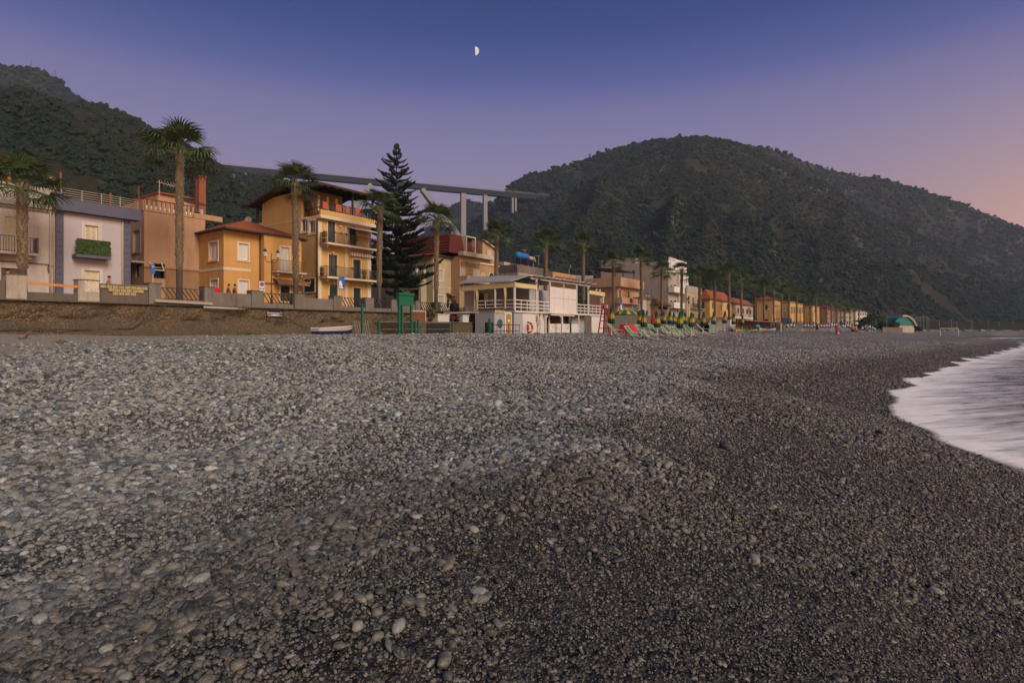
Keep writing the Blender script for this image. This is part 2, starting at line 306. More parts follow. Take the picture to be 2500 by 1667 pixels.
# ---------------------------------------------------------------- sea
def sea_mat():
    k = NT('sea_water'); geo = k.n('ShaderNodeNewGeometry').outputs['Position']
    r = k.n('ShaderNodeMapping', {'Vector': geo, 'Rotation': (0, 0, -.95), 'Scale': (1, 1, 1)}).outputs[0]
    foam = k.n('ShaderNodeAttribute', attribute_name='foam').outputs['Fac']; film = k.n('ShaderNodeAttribute', attribute_name='film').outputs['Fac']
    st = k.noise(k.n('ShaderNodeMapping', {'Vector': r, 'Scale': (1.1, .16, 1)}).outputs[0], 1.5, 6, .62, .6); st2 = k.noise(k.n('ShaderNodeMapping', {'Vector': r, 'Scale': (2.6, .5, 1)}).outputs[0], 2.6, 4, .6)
    s = k.math('ADD', k.math('MULTIPLY', st, .7), k.math('MULTIPLY', st2, .3))
    f = k.math('ADD', k.math('MULTIPLY', k.math('SUBTRACT', s, .5), 3.4), k.math('SUBTRACT', k.math('MULTIPLY', foam, 1.6), .42))
    f = k.n('ShaderNodeClamp', {0: f}).outputs[0]
    water = k.mix(k.noise(geo, .35, 3), (.07, .115, .125), (.13, .175, .18))
    k.set('Base Color', k.mix(f, water, (.90, .87, .85))); k.set('Roughness', k.n('ShaderNodeMapRange', {'Value': f, 'To Min': .12, 'To Max': .6}).outputs[0]); k.b.inputs['Specular IOR Level'].default_value = .5
    k.bump(s, .35, .12)
    tr = k.n('ShaderNodeBsdfTransparent'); mx = k.n('ShaderNodeMixShader', {0: k.math('MULTIPLY', k.n('ShaderNodeClamp', {0: k.math('ADD', k.math('MULTIPLY', film, .75), f)}).outputs[0], k.n('ShaderNodeAttribute', attribute_name='edge').outputs['Fac']), 1: tr.outputs[0], 2: k.b.outputs[0]})
    k.t.links.new(mx.outputs[0], k.t.nodes['Material Output'].inputs[0]); MATS['sea_water'] = k.m
sea_mat()
sx = axis(-60, 312, [(-60, 3), (5, .25), (40, .3), (120, 1.2), (300, 5), (700, 15)])
q = np.concatenate([np.linspace(0, 1, 60) ** 1.4 * 24, np.geomspace(26, 460, 36)])
def lobes(x):   # swash tongues running up the beach
    return shore(x) + 1.0 * sstep(16, 9, x) + .28 * np.sin(x * .9 + .4) + .5 * (fbm(x * .55, x * 0 + 3, 3, 13) - .5) * np.clip(x / 20, .4, 3) - .35 * np.abs(np.sin(x * .33))
SX, Q = np.meshgrid(sx, q, indexing='ij'); SY = np.maximum(lobes(SX) - Q, -500); SZ = np.maximum(ground(SX, SY) + .025 + .05 * sstep(0, .6, Q), .02 + .10 * sstep(1, 8, Q) * (fbm(SX * .12, SY * .3, 3, 4) - .35) + .16 * np.exp(-((Q - 8 - 2 * fbm(SX * .1, SY * 0, 2, 8)) / 1.6) ** 2))
sea = npmesh('sea', np.stack([SX, SY, SZ], -1).reshape(-1, 3), gridfaces(len(sx), len(q)), MATS['sea_water']); tag(sea, kind='structure')
fo = np.clip(np.exp(-Q / 4.2) * 1.05 + .5 * np.exp(-((Q - 9 - 3 * fbm(SX * .15, SX * 0, 2, 6)) / 1.8) ** 2) + .28 * np.exp(-((Q - 16) / 3) ** 2), 0, 1.0)
fi = sstep(-.05, 1.2, Q); ed = sstep(0, .25 + 1.1 * sstep(16, 9, SX), Q + .03 * (1 - sstep(15.5, 10, SX)))
for nm, ar in (('foam', fo), ('film', fi), ('edge', ed)): a = sea.data.attributes.new(nm, 'FLOAT', 'POINT'); a.data.foreach_set('value', ar.ravel().astype(np.float32))
# ---------------------------------------------------------------- hills
def forest_mat(name, a, b, c):
    k = NT(name); r = k.n('ShaderNodeObjectInfo').outputs['Random']; geo = k.n('ShaderNodeNewGeometry').outputs['Position']; p = k.noise(geo, .012, 3)
    base = k.ramp(r, [(0, a), (.35, b), (.7, tuple((u + v) / 2 for u, v in zip(a, b))), (.86, c), (1, b)]); base = k.mix(k.ramp(p, [(.4, 0.0), (.62, .6)]), base, c)
    k.set('Base Color', k.mix(.5, base, k.mix(k.noise(geo, .6, 3), tuple(x * .55 for x in a), b))); k.set('Roughness', .9); k.b.inputs['Specular IOR Level'].default_value = .1; MATS[name] = k.m
forest_mat('forest', (.009, .024, .016), (.020, .038, .020), (.040, .038, .023))
k = NT('hillside'); geo = k.n('ShaderNodeNewGeometry').outputs['Position']
k.set('Base Color', k.mix(k.ramp(k.noise(geo, .03, 6, .65), [(.56, 0.0), (.72, 1.0)]), k.mix(k.noise(geo, .3, 5, .7), (.014, .02, .012), (.05, .042, .026)), (.13, .11, .09))); k.set('Roughness', .95); k.b.inputs['Specular IOR Level'].default_value = .05
k.bump(k.noise(geo, .5, 5, .7), .6, 1.0); MATS['hillside'] = k.m
def crown_shape(i):
    m = MB(); r = random.Random(40 + i)
    for _ in range(5): random.seed(i * 9 + _); m.ico((r.uniform(-.45, .45), r.uniform(-.45, .45), r.uniform(.25, .95)), r.uniform(.3, .55), 1, (1, 1, .85), .22)
    me = bpy.data.meshes.new('crown_shape'); me.from_pydata(m.v, [], m.f); me.materials.append(MATS['forest']); return me
tcol = bpy.data.collections.new('crown_shapes')
for i in range(5): tcol.objects.link(bpy.data.objects.new('crown_shape_%d' % i, crown_shape(i)))
FP = []
def pline(pts, n):
    p = np.array(pts, float); s = np.concatenate([[0], np.cumsum(np.abs(np.diff(p[:, 0])))]); u = np.linspace(0, s[-1], n); return np.stack([np.interp(u, s, p[:, j]) for j in range(p.shape[1])], 1)
def hill(name, ridge, base, amp, tree, nu=170, nv=60, pw=.85, seed=0, bare=None, label=None):
    # ridge / base: (bearing as picture column, picture row or height, distance in metres)
    R_ = pline(ridge, nu); B_ = pline(base, nu)
    rw = np.array([atd(a, b, c) for a, b, c in R_]); bw = np.array([[*atd(a, HY, c)[:2], z] for a, z, c in B_])
    v = np.concatenate([np.linspace(0, 1, nv), 1 + np.linspace(.04, 1, 14)]); V = np.zeros((nu, len(v), 3))
    for j, t in enumerate(v):
        if t <= 1:
            xy = bw[:, :2] * (1 - t) + rw[:, :2] * t; z = bw[:, 2] + (rw[:, 2] - bw[:, 2]) * t ** pw
            w = 4 * t * (1 - t)
        else:
            xy = rw[:, :2] + (rw[:, :2] - bw[:, :2]) * (t - 1) * .35; z = rw[:, 2] * (1 - .95 * (t - 1) ** 1.3) - 2; w = 0
        xx, yy = xy[:, 0], xy[:, 1]; n = fbm(xx / 120 + seed, yy / 120, 5, 50 + seed) - .5; rid = 1 - 2 * np.abs(fbm(np.arange(nu) / nu * 9 + seed, t * 1.6 + np.zeros(nu), 3, 60 + seed) - .5)
        V[:, j, 0] = xx; V[:, j, 1] = yy; V[:, j, 2] = z + w * amp * (n * 1.5 + (rid - .75) * 1.0) + (fbm(xx / 18, yy / 18, 3, 70) - .5) * min(1, t * 6) * 6
    o = npmesh(name, V.reshape(-1, 3), gridfaces(nu, len(v)), MATS['hillside']); tag(o, kind='structure')
    n, size = tree; u = RNG.uniform(0, nu - 1.001, n); w = RNG.uniform(.03, 1.12, n) * (nv - 1); w = np.minimum(w, len(v) - 1.01)
    i, j = u.astype(int), w.astype(int); fu, fw = (u - i)[:, None], (w - j)[:, None]
    p = (V[i, j] * (1 - fu) + V[i + 1, j] * fu) * (1 - fw) + (V[i, j + 1] * (1 - fu) + V[i + 1, j + 1] * fu) * fw
    keep = fbm(p[:, 0] / 30, p[:, 1] / 30, 3, 90) > .30
    if bare is not None: keep &= ~bare(u / nu, w / nv) | (RNG.random(n) < .10)
    p = p[keep]; s = size * RNG.lognormal(-.08, .42, len(p)); FP.append((p, s))
    if bare is not None:      # terraced rows of vines on the cleared slope
        for w in np.linspace(.31, .51, 15) * nv:
            u = np.arange(.45, .66, .0011) * nu + RNG.normal(0, .05, len(np.arange(.45, .66, .0011))); i = u.astype(int); j = int(w); fu = (u - i)[:, None]; fw = w - j; q = (V[i, j] * (1 - fu) + V[i + 1, j] * fu) * (1 - fw) + (V[i, j + 1] * (1 - fu) + V[i + 1, j + 1] * fu) * fw; FP.append((q, RNG.uniform(.5, 1.0, len(q))))
    return V
b0 = lambda *k: list(k)
H_FRONT = hill('hill_front', [(1090, 700, 470), (1170, 645, 500), (1230, 592, 520), (1310, 545, 545), (1400, 492, 570), (1480, 440, 600), (1560, 385, 625), (1620, 352, 645), (1690, 334, 660), (1770, 341, 670), (1850, 372, 680), (1950, 425, 690), (2050, 480, 700), (2150, 530, 710), (2250, 585, 725), (2350, 640, 740), (2450, 690, 760), (2600, 745, 780)],
     [(1060, 8, 330), (1400, 10, 300), (1700, 10, 310), (2000, 8, 340), (2250, 6, 400), (2450, 4, 470), (2640, 2, 520)], 46, (85000, 1.55), 210, 70, .9, 3)
hill('hill_behind_bridge', [(1100, 590, 652), (1195, 507, 672), (1232, 467, 682), (1256, 441, 687), (1290, 428, 692), (1340, 418, 697), (1400, 400, 702), (1440, 386, 707), (1530, 358, 712), (1600, 343, 717), (1690, 340, 722), (1800, 352, 732), (1900, 390, 742)], [(1080, 30, 500), (1300, 20, 500), (1900, 60, 560)], 16, (20000, 2.3), 130, 44, .85, 5)
hill('hill_headland', [(1760, 348, 900), (1870, 361, 905), (1930, 379, 910), (1990, 405, 915), (2030, 418, 920), (2100, 432, 925), (2160, 437, 930), (2230, 458, 940), (2300, 480, 950), (2360, 505, 960), (2420, 530, 970), (2500, 557, 985), (2650, 620, 1010), (2800, 690, 1040)], [(1740, 60, 740), (2100, 20, 700), (2400, 5, 700), (2840, 2, 800)], 36, (21000, 2.6), 130, 44, .9, 8)
hill('hill_valley', [(960, 640, 980), (1020, 585, 980), (1062, 545, 985), (1090, 515, 990), (1115, 497, 1000), (1150, 490, 1000), (1190, 500, 1000), (1260, 520, 1000)], [(940, 20, 760), (1280, 20, 760)], 10, (7000, 3.2), 80, 30, .9, 11)
hill('hill_left', [(-500, 60, 430), (-250, 160, 440), (0, 217, 450), (89, 238, 455), (155, 256, 460), (238, 274, 470), (298, 300, 480), (357, 330, 490), (417, 356, 500), (506, 399, 525), (550, 421, 532), (595, 438, 535), (640, 437, 530), (690, 444, 520), (740, 460, 500), (800, 505, 470), (850, 565, 440), (905, 630, 410), (960, 720, 380)], [(-560, 9, 100), (0, 9, 115), (400, 9, 140), (700, 9, 180), (960, 7, 260)], 30, (95000, 1.3), 190, 70, .8, 14,
     bare=lambda u, v: (u > .45) & (u < .66) & (v > .30) & (v < .52))
hill('hill_left_far', [(-500, 40, 680), (-200, 120, 690), (0, 163, 700), (60, 165, 700), (100, 172, 705), (140, 195, 710), (160, 215, 712), (200, 240, 716), (260, 275, 722), (330, 310, 730), (400, 340, 740), (440, 365, 745), (490, 400, 750), (560, 460, 760)], [(-520, 110, 520), (0, 100, 520), (560, 60, 560)], 12, (16000, 2.4), 110, 36, .9, 17)
fp = np.concatenate([a for a, _ in FP]); fs = np.concatenate([b for _, b in FP]); n = len(fp)
fo_ = npmesh('forest', fp - np.array([0, 0, .6]) , np.zeros((0, 3), int), MATS['forest'], False); tag(fo_, 'dense dark green scrub and woodland covering the hillsides', 'woodland', kind='stuff')
for nm, ty, ar in (('scl', 'FLOAT_VECTOR', fs[:, None] * np.stack([RNG.uniform(.8, 1.2, n), RNG.uniform(.8, 1.2, n), RNG.uniform(.6, 1.15, n)], 1)), ('rot', 'FLOAT_VECTOR', np.stack([np.zeros(n), np.zeros(n), RNG.uniform(0, 6.3, n)], 1)), ('idx', 'INT', RNG.integers(0, 5, n))):
    a = fo_.data.attributes.new(nm, ty, 'POINT'); a.data.foreach_set('vector' if 'VEC' in ty else 'value', np.ascontiguousarray(ar).ravel().astype(np.int32 if ty == 'INT' else np.float32))
scatter(fo_, tcol)
# ---------------------------------------------------------------- street level and sea wall
ZS = 4.5
def bend(x, d0): return d0 - .05 * max(0., x - 30)
def atb(px, py, d0):      # point on the gently curving street line
    t = (px - CX) / FPX; yf = d0 / (SA - t * CA)
    if yf * (CA + t * SA) > 30: yf = (d0 + 1.5) / (SA - t * CA + .05 * (CA + t * SA))
    return atd(px, py, yf)
M('asphalt', (.10, .095, .09), .9, .25, 1.5, .3, 80); M('paving', (.27, .25, .23), .85, .15, 3, .2, 50)
sxs = [-80, 0, 30] + list(range(40, 420, 10)) + [440, 480, 560, 640]
def strip(name, o0, o1, z, mat, back=None):
    m = MB()
    for a, b in zip(sxs[:-1], sxs[1:]): m.quad((a, bend(a, o0), z), (b, bend(b, o0), z), (b, bend(b, o1) if back is None else back, z), (a, bend(a, o1) if back is None else back, z))
    return tag(m.build(name, mat), kind='structure')
strip('promenade', 40.75, 43.6, ZS, 'paving'); strip('road', 43.6, 52, ZS - .12, 'asphalt'); M('soil', (.07, .06, .04), .95, .3, .3)
m = MB()
for a, b in zip(sxs[:-1], sxs[1:]): m.quad((a, bend(a, 51.5), ZS - .13), (b, bend(b, 51.5), ZS - .13), (b, 1040, 6), (a, 1040, 6))
m.quad((-620, 51.5, ZS - .13), (-80, 51.5, ZS - .13), (-80, 1040, 6), (-620, 1040, 6)); m.quad((640, -470, 1), (1480, -470, 1), (1480, 1040, 6), (640, 1040, 6)); tag(m.build('ground', 'soil'), kind='structure')
m = MB()      # kerb between promenade and road
for a, b in zip(sxs[:-1], sxs[1:]): m.beam((a, bend(a, 43.6), ZS - .06), (b, bend(b, 43.6), ZS - .06), .2, .16)
tag(m.build('kerb', 'paving'), kind='structure')
k = NT('rubble'); geo = k.n('ShaderNodeNewGeometry').outputs['Position']; vo = k.n('ShaderNodeTexVoronoi', {'Vector': geo, 'Scale': 15.0}); sc_ = k.n('ShaderNodeSeparateColor', {0: vo.outputs['Color']}).outputs[0]
bb = k.mix(k.noise(geo, 1.1, 5, .6), (.115, .074, .038), (.225, .165, .105)); bb = k.mix(k.ramp(sc_, [(.0, .75), (.3, .25), (.6, 0.0)]), bb, (.08, .06, .042)); bb = k.mix(k.ramp(sc_, [(.88, 0.0), (.94, .5)]), bb, (.36, .29, .2)); bb = k.mix(k.ramp(vo.outputs['Distance'], [(.35, 0.0), (.8, .8)]), bb, (.05, .035, .022))
k.set('Base Color', k.mix(k.ramp(k.noise(geo, .5, 3), [(.5, 0.0), (.66, .55)]), bb, (.09, .075, .06))); k.set('Roughness', .95); k.bump(k.math('ADD', k.math('MULTIPLY', vo.outputs['Distance'], -1), k.noise(geo, 3, 5)), 1.0, .06); MATS['rubble'] = k.m
M('concrete', (.165, .145, .125), .9, .28, 1.3, .4, 25, stain=.7); M('concrete_dark', (.115, .098, .082), .9, .3, 1.5, .4, 25, stain=.6); M('plaster_old', (.36, .31, .26), .9, .3, 2.2, .4, 18, stain=.8); M('tuff_block', (.36, .27, .15), .95, .35, 5, .6, 30); M('iron_dark', (.035, .035, .045), .55, .2); M('iron_rust', (.20, .085, .04), .85, .35, 6); M('plank', (.50, .22, .06), .7, .2, 4); M('pipe', (.42, .38, .31), .6, .12); M('hose', (.05, .045, .04), .7)
XW = 47.0
wall = thing('sea_wall', 'long brown rubble retaining wall with patched concrete parapet above the beach', 'wall', (0, 40.6, 2))
nu, nv = 420, 26; uu = np.linspace(-24, XW, nu); vv = np.linspace(0, 1, nv); U, W = np.meshgrid(uu, vv, indexing='ij'); Z = 1.7 + W * 2.58
tal = np.maximum(0, 3.25 - Z + .5 * (fbm(U * .35, U * 0, 3, 31) - .5)); Y = 40.45 - tal * (1.0 + 1.1 * (fbm(U * .3 + 9, U * 0, 2, 41) - .3)) - (fbm(U * .9, Z * 1.3, 5, 17) - .5) * .95 * np.clip((4.2 - Z) / .5, 0, 1) - (fbm(U * 6, Z * 6, 2, 18) - .5) * .14
V = np.concatenate([np.stack([U, Y, Z], -1).reshape(-1, 3), [[-24, 42, 4.28], [XW, 42, 4.28]]])
GX0, GX1 = at(650, 700, 40.4).x, at(692, 700, 40.4).x; fc = gridfaces(nu, nv); fm_ = V[fc].mean(1); fc = fc[~((fm_[:, 0] > GX0) & (fm_[:, 0] < GX1) & (fm_[:, 2] > 3.52) & (fm_[:, 2] < 4.24))]
o = npmesh('rubble_face', V - np.array([0, 40.6, 2]), fc, MATS['rubble'], False); o.parent = wall
MB().box(-24, XW, 40.2, 42.0, 4.24, 4.30).build('ledge', 'concrete_dark', wall); MB().box(-24, GX0 - .3, 40.75, 41.2, 2, 4.2).build('core', 'concrete_dark', wall); MB().box(GX1 + .3, XW, 40.75, 41.2, 2, 4.2).build('core', 'concrete_dark', wall)
def wx(px): return at(px, 700, 40.4).x
slat_me = None
def fence(px0, px1, lab):
    global slat_me
    x0, x1 = wx(px0), wx(px1); f = thing('slatted_fence', 'dark metal fence of slanted slats ' + lab, 'fence', (x0, 40.45, 4.62), 'slanted slat fences along the promenade')
    m = MB().beam((x0, 40.45, 5.38), (x1, 40.45, 5.38), .05).beam((x0, 40.45, 4.66), (x1, 40.45, 4.66), .05).beam((x0 + .03, 40.45, 4.6), (x0 + .03, 40.45, 5.4), .06).beam((x1 - .03, 40.45, 4.6), (x1 - .03, 40.45, 5.4), .06); m.build('frame', 'iron_dark', f)
    n = max(3, int((x1 - x0 - .5) / .27))
    for i in range(n):
        if slat_me is None: s = MB().beam((0, 0, .74), (.5, 0, 0), .03, .085, (0, 1, 0)).build('slat', 'iron_dark'); s.parent = f; slat_me = s.data
        else: s = bpy.data.objects.new('slat', slat_me); COL.objects.link(s); s.parent = f
        s.location = (.08 + i * (x1 - x0 - .66) / (n - 1), 0, .05)
def par(kind, p0, p1, mat='concrete', z1=None):
    x0, x1 = wx(p0), wx(p1); m = MB()
    if kind == 'pillar': m.box(x0, x1, 40.22, 40.95, 4.31, z1 or 5.46).build('pillar', mat, wall); MB().box(x0 - .03, x1 + .03, 40.18, 41, (z1 or 5.46) + .002, (z1 or 5.46) + .05).build('coping', 'concrete_dark', wall)
    elif kind == 'wall': m.box(x0, x1, 40.32, 40.68, 4.31, z1 or 5.22).build('parapet', mat, wall)
    elif kind == 'sill': m.box(x0, x1, 40.3, 40.8, 4.31, 4.6).build('sill', mat, wall)
par('wall', -330, 12, 'concrete_dark', 5.3); par('wall', 64, 187, 'concrete_dark', 4.72)
for p0, p1, mt, z in ((13, 63, 'plaster_old', 5.62), (188, 240, 'plaster_old', 5.55), (361, 391, 'concrete', 5.6), (496, 520, 'concrete', 5.58), (612, 640, 'concrete', 5.5), (716, 741, 'concrete', 5.47), (812, 832, 'concrete', 5.47), (890, 910, 'concrete', 5.45), (953, 970, 'concrete', 5.45), (1012, 1023, 'concrete', 5.45), (1061, 1073, 'concrete_dark', 5.42), (1107, 1117, 'concrete_dark', 5.4)): par('pillar', p0, p1, mt, z)
par('wall', 520, 612, 'concrete', 5.25); par('wall', 741, 812, 'concrete', 5.2); par('wall', 970, 1012, 'concrete', 5.1)
for p0, p1, lb in ((392, 495, 'beside the parapet of yellow tuff blocks'), (641, 715, 'above the gap where a silver car shows'), (832, 890, 'in front of the tall yellow house'), (910, 953, 'next to the green gate frame'), (1023, 1060, 'above the brown lattice panel'), (1073, 1107, 'above the long white planter box')): par('sill', p0, p1); fence(p0, p1, lb)
x0, x1 = wx(240), wx(361); par('wall', 240, 361, 'concrete_dark', 4.75); MB().box(x0, x1, 40.38, 40.7, 4.75, 5.36).build('mortar', 'concrete_dark', wall); MB().box(x0, x1, 40.25, 40.8, 5.36, 5.43).build('coping', 'concrete', wall)
bm_ = None
for r in range(3):
    for i in range(8):
        if r == 0 and i in (0, 1, 6, 7) or r == 1 and i in (0,): continue
        w = (x1 - x0 - .1) / 8; bx0 = x0 + .05 + i * w + (.0 if r != 1 else w * .3)
        if bx0 + w > x1: continue
        MB().box(bx0 + .015, bx0 + w - .015, 40.30 - random.uniform(0, .04), 40.5, 4.76 + r * .2, 4.94 + r * .2).build('block', 'tuff_block', wall)
o = MB().beam((wx(62), 40.15, 5.2), (wx(186), 40.15, 5.14), .04, .14).build('wooden_rail', 'plank'); tag(o, 'long orange wooden plank fixed as a rail across the gap in the old wall', 'plank')
# painted mural on the pillar, drain channel, pipe and hoses
k = NT('mural'); v = k.coord(); f = k.noise(v, 5, 3, .6, 1.2); k.set('Base Color', k.ramp(f, [(.3, (.55, .5, .44)), (.46, (.6, .55, .5)), (.5, (.52, .27, .1)), (.56, (.62, .58, .52)), (.64, (.10, .22, .42)), (.7, (.5, .46, .42))])); k.set('Roughness', .9); MATS['mural'] = k.m
MB().box(wx(203), wx(238), 40.19, 40.215, 4.85, 5.52).build('painted_panel', 'mural', wall)
o = MB().extr([(wx(372), 40.0, 4.42), (wx(372), 40.3, 4.42), (wx(372), 40.3, 4.62), (wx(372), 39.95, 4.56)], (wx(512) - wx(372), 0, -.08)).build('drain_channel', 'pipe'); tag(o, 'broken pale concrete channel lying along the foot of the sea wall parapet', 'channel')
o = MB().tube([(wx(490), 40.0, 4.18), (wx(590), 40.0, 4.12)], .07, 10).build('drain_pipe', 'pipe', None, True); tag(o, 'pale plastic drain pipe running along the rubble wall', 'pipe')
def yw(x, z): return 40.1 - max(0, 3.25 - z) * .95
def hose(pp, label, r=.035):
    pts = []
    for (px, z) in pp: x = wx(px); pts.append((x, yw(x, z) - .12, z))
    sm = []
    for a, b in zip(pts[:-1], pts[1:]): sm += [tuple(np.array(a) + (np.array(b) - np.array(a)) * t) for t in (0, .25, .5, .75)]
    tag(MB().tube(sm + [pts[-1]], r, 6).build('hose', 'hose', None, True), label, 'hose')
hose([(400, 4.25), (370, 3.75), (335, 3.1), (310, 2.75), (280, 2.68), (240, 2.6), (180, 2.62), (90, 2.66), (0, 2.62), (-60, 2.6)], 'black hose hanging down the rubble wall and running along its foot')
hose([(670, 4.05), (690, 3.6), (710, 3.15), (735, 2.75)], 'short black hose dangling from the gap under the fence', .03)
# ---------------------------------------------------------------- house kit
MATS['glass'] = None; k = NT('glass'); k.set('Base Color', (.03, .035, .04, 1)); k.set('Roughness', .06); k.b.inputs['Specular IOR Level'].default_value = .6; MATS['glass'] = k.m
M('dark_inside', (.025, .022, .02), .9); M('white_paint', (.66, .63, .60), .6, .06); M('cream', (.62, .55, .40), .65, .06); M('cream_trim', (.60, .51, .38), .7, .06); M('green_door', (.03, .085, .075), .45, .15); M('dark_frame', (.06, .05, .045), .5); M('wood_dark', (.055, .028, .02), .6, .3, 6); M('wood_mid', (.20, .11, .06), .6, .3, 6); M('slab', (.42, .36, .29), .85, .15, 2, stain=.5); M('gutter', (.045, .038, .036), .5); M('terracotta', (.25, .085, .045), .8, .25, 6)
k = NT('roof_tile'); v = k.coord(); w1 = k.n('ShaderNodeTexWave', {'Vector': v, 'Scale': 2.4, 'Distortion': 0.3}, bands_direction='X').outputs['Fac']; w2 = k.n('ShaderNodeTexWave', {'Vector': v, 'Scale': 1.5}, bands_direction='Z', wave_profile='SAW').outputs['Fac']
k.set('Base Color', k.mix(k.noise(v, 6, 4, .7), (.24, .055, .025), (.42, .14, .06))); k.set('Roughness', .85); k.bump(k.math('ADD', w1, w2), .8, .06); MATS['roof_tile'] = k.m
k = NT('mansard_tile'); v = k.coord(); w1 = k.n('ShaderNodeTexWave', {'Vector': v, 'Scale': 2.2}, bands_direction='X').outputs['Fac']; w2 = k.n('ShaderNodeTexWave', {'Vector': v, 'Scale': 1.6}, bands_direction='Z', wave_profile='SAW').outputs['Fac']
k.set('Base Color', k.mix(k.noise(v, 5, 4, .7), (.085, .014, .012), (.15, .03, .02))); k.set('Roughness', .7); k.bump(k.math('ADD', w1, w2), .8, .06); MATS['mansard_tile'] = k.m
class House:
    def __init__(s, name, label, x0, x1, y0, y1, z1, mat, z0=ZS - .1, cat='house'):
        s.x0, s.x1, s.y0, s.y1, s.z0, s.z1, s.mat = x0, x1, y0, y1, z0, z1, mat; s.h = {'F': [], 'S': []}
        s.root = thing(name, label, cat, (x0, y0, z0))
    def T(s, f, u, n, z): return (u, s.y0 - n, z) if f == 'F' else (s.x0 - n, u, z)
    def bx(s, m, f, u0, u1, n0, n1, z0, z1):
        a, b = s.T(f, u0, n0, z0), s.T(f, u1, n1, z1); return m.box(a[0], b[0], a[1], b[1], a[2], b[2])
    def part(s, name, mat, f, *bs, parent=None, label=None):
        m = MB()
        for b in bs: s.bx(m, f, *b)
        return m.build(name, mat, parent or s.root, label=label)
    def R(s, f, p0, p1, q0, q1):
        g = (lambda p, q: at(p, q, s.y0)) if f == 'F' else (lambda p, q: atx(p, q, s.x0)); c = (p0 + p1) / 2; i = 0 if f == 'F' else 1
        u = sorted((g(p0, q0)[i], g(p1, q0)[i])); return u[0], u[1], g(c, q1)[2], g(c, q0)[2]
    def win(s, f, r, style='shutter', fm='white_paint', trim=None, pm=None, tw=.13, name=None, rec=.14):
        u0, u1, z0, z1 = r; s.h[f].append((u0, u1, z0, z1)); w, h = u1 - u0, z1 - z0; fw = min(.06, w * .12)
        nm = name or ('door' if z0 < s.z0 + .45 or style == 'french' and h > 1.75 else 'window'); m = MB()
        for b in ((u0, u0 + fw, -rec - .02, -rec + .05, z0, z1), (u1 - fw, u1, -rec - .02, -rec + .05, z0, z1), (u0 + fw, u1 - fw, -rec - .02, -rec + .05, z1 - fw, z1), (u0 + fw, u1 - fw, -rec - .02, -rec + .05, z0, z0 + fw)): s.bx(m, f, *b)
        o = m.build(nm, fm, s.root)
        if trim:
            t = tw; m = MB()
            for b in ((u0 - t, u0, 0, .04, z0 - t * .6, z1 + t), (u1, u1 + t, 0, .04, z0 - t * .6, z1 + t), (u0, u1, 0, .05, z1, z1 + t), (u0 - t * 1.2, u1 + t * 1.2, 0, .09, z0 - t * 1.1, z0 - t * .6)): s.bx(m, f, *b)
            m.build('surround', trim, o)
        c = (u0 + u1) / 2; a0, a1 = u0 + fw, u1 - fw
        if style in ('shutter', 'louvre'):
            for q0, q1 in ((a0, c - .008), (c + .008, a1)):
                m = MB(); b = min(.05, (q1 - q0) * .2)
                for bb in ((q0, q0 + b, -rec, -rec + .04, z0 + fw, z1 - fw), (q1 - b, q1, -rec, -rec + .04, z0 + fw, z1 - fw), (q0 + b, q1 - b, -rec, -rec + .04, z1 - fw - b, z1 - fw), (q0 + b, q1 - b, -rec, -rec + .04, z0 + fw, z0 + fw + b)): s.bx(m, f, *bb)
                nsl = max(3, int((h - .2) / .085)); zz = (h - 2 * fw - 2 * b) / nsl
                for i in range(nsl): s.bx(m, f, q0 + b, q1 - b, -rec - .005, -rec + .02, z0 + fw + b + i * zz, z0 + fw + b + i * zz + zz * .72)
                lf = m.build('shutter', pm or fm, o)
            s.part('backing', 'dark_inside' if style == 'louvre' else (pm or fm), f, (a0, a1, -rec - .03, -rec - .012, z0, z1), parent=o)
        elif style in ('glass', 'french'):
            for q0, q1 in ((a0, c - .03), (c + .03, a1)): s.part('pane', 'glass', f, (q0, q1, -rec - .01, -rec + .005, z0 + fw, z1 - fw), parent=o)
            s.part('mullion', pm or fm, f, (c - .03, c + .03, -rec - .02, -rec + .04, z0 + fw, z1 - fw), parent=o)
        elif style == 'roller':
            m = MB(); n = max(4, int(h / .12)); zz = (h - 2 * fw) / n
            for i in range(n): s.bx(m, f, a0, a1, -rec - .01, -rec + .02, z0 + fw + i * zz, z0 + fw + i * zz + zz * .9)
            m.build('roller_shutter', pm or fm, o); s.part('backing', 'dark_inside', f, (a0, a1, -rec - .03, -rec - .015, z0, z1), parent=o)
        elif style == 'dark': s.part('pane', 'glass', f, (a0, a1, -rec - .01, -rec + .01, z0 + fw, z1 - fw), parent=o)
        elif style == 'open': s.part('interior', 'dark_inside', f, (a0, a1, -rec - .5, -rec - .48, z0, z1), parent=o)
        return o
    def balcony(s, f, u0, u1, z, out=1.0, h=.95, mat='slab', rail='iron_dark', step=.13, th=.16, solid=None, bracket=True):
        b = s.part('balcony', mat, f, (u0, u1, -.02, out, z - th, z))
        for u in (u0 + .25, u1 - .43) if bracket else (): s.part('bracket', mat, f, (u, u + .18, .001, out * .7, z - th - .22, z - th - .001), parent=b)
        if solid: s.part('balustrade', solid, f, (u0, u1, out - .1, out - .002, z + .001, z + h), (u0, u0 + .1, .0, out - .1, z + .001, z + h), (u1 - .1, u1, .0, out - .1, z + .001, z + h), parent=b); return b
        m = MB(); n = max(2, int((u1 - u0) / step))
        for q in (h, .06): s.bx(m, f, u0, u1, out - .06, out - .03, z + q - .035, z + q); s.bx(m, f, u0, u0 + .03, .0, out - .06, z + q - .035, z + q); s.bx(m, f, u1 - .03, u1, .0, out - .06, z + q - .035, z + q)
        for i in range(n + 1): u = u0 + .012 + (u1 - u0 - .024) * i / n; s.bx(m, f, u - .011, u + .011, out - .056, out - .034, z, z + h - .035)
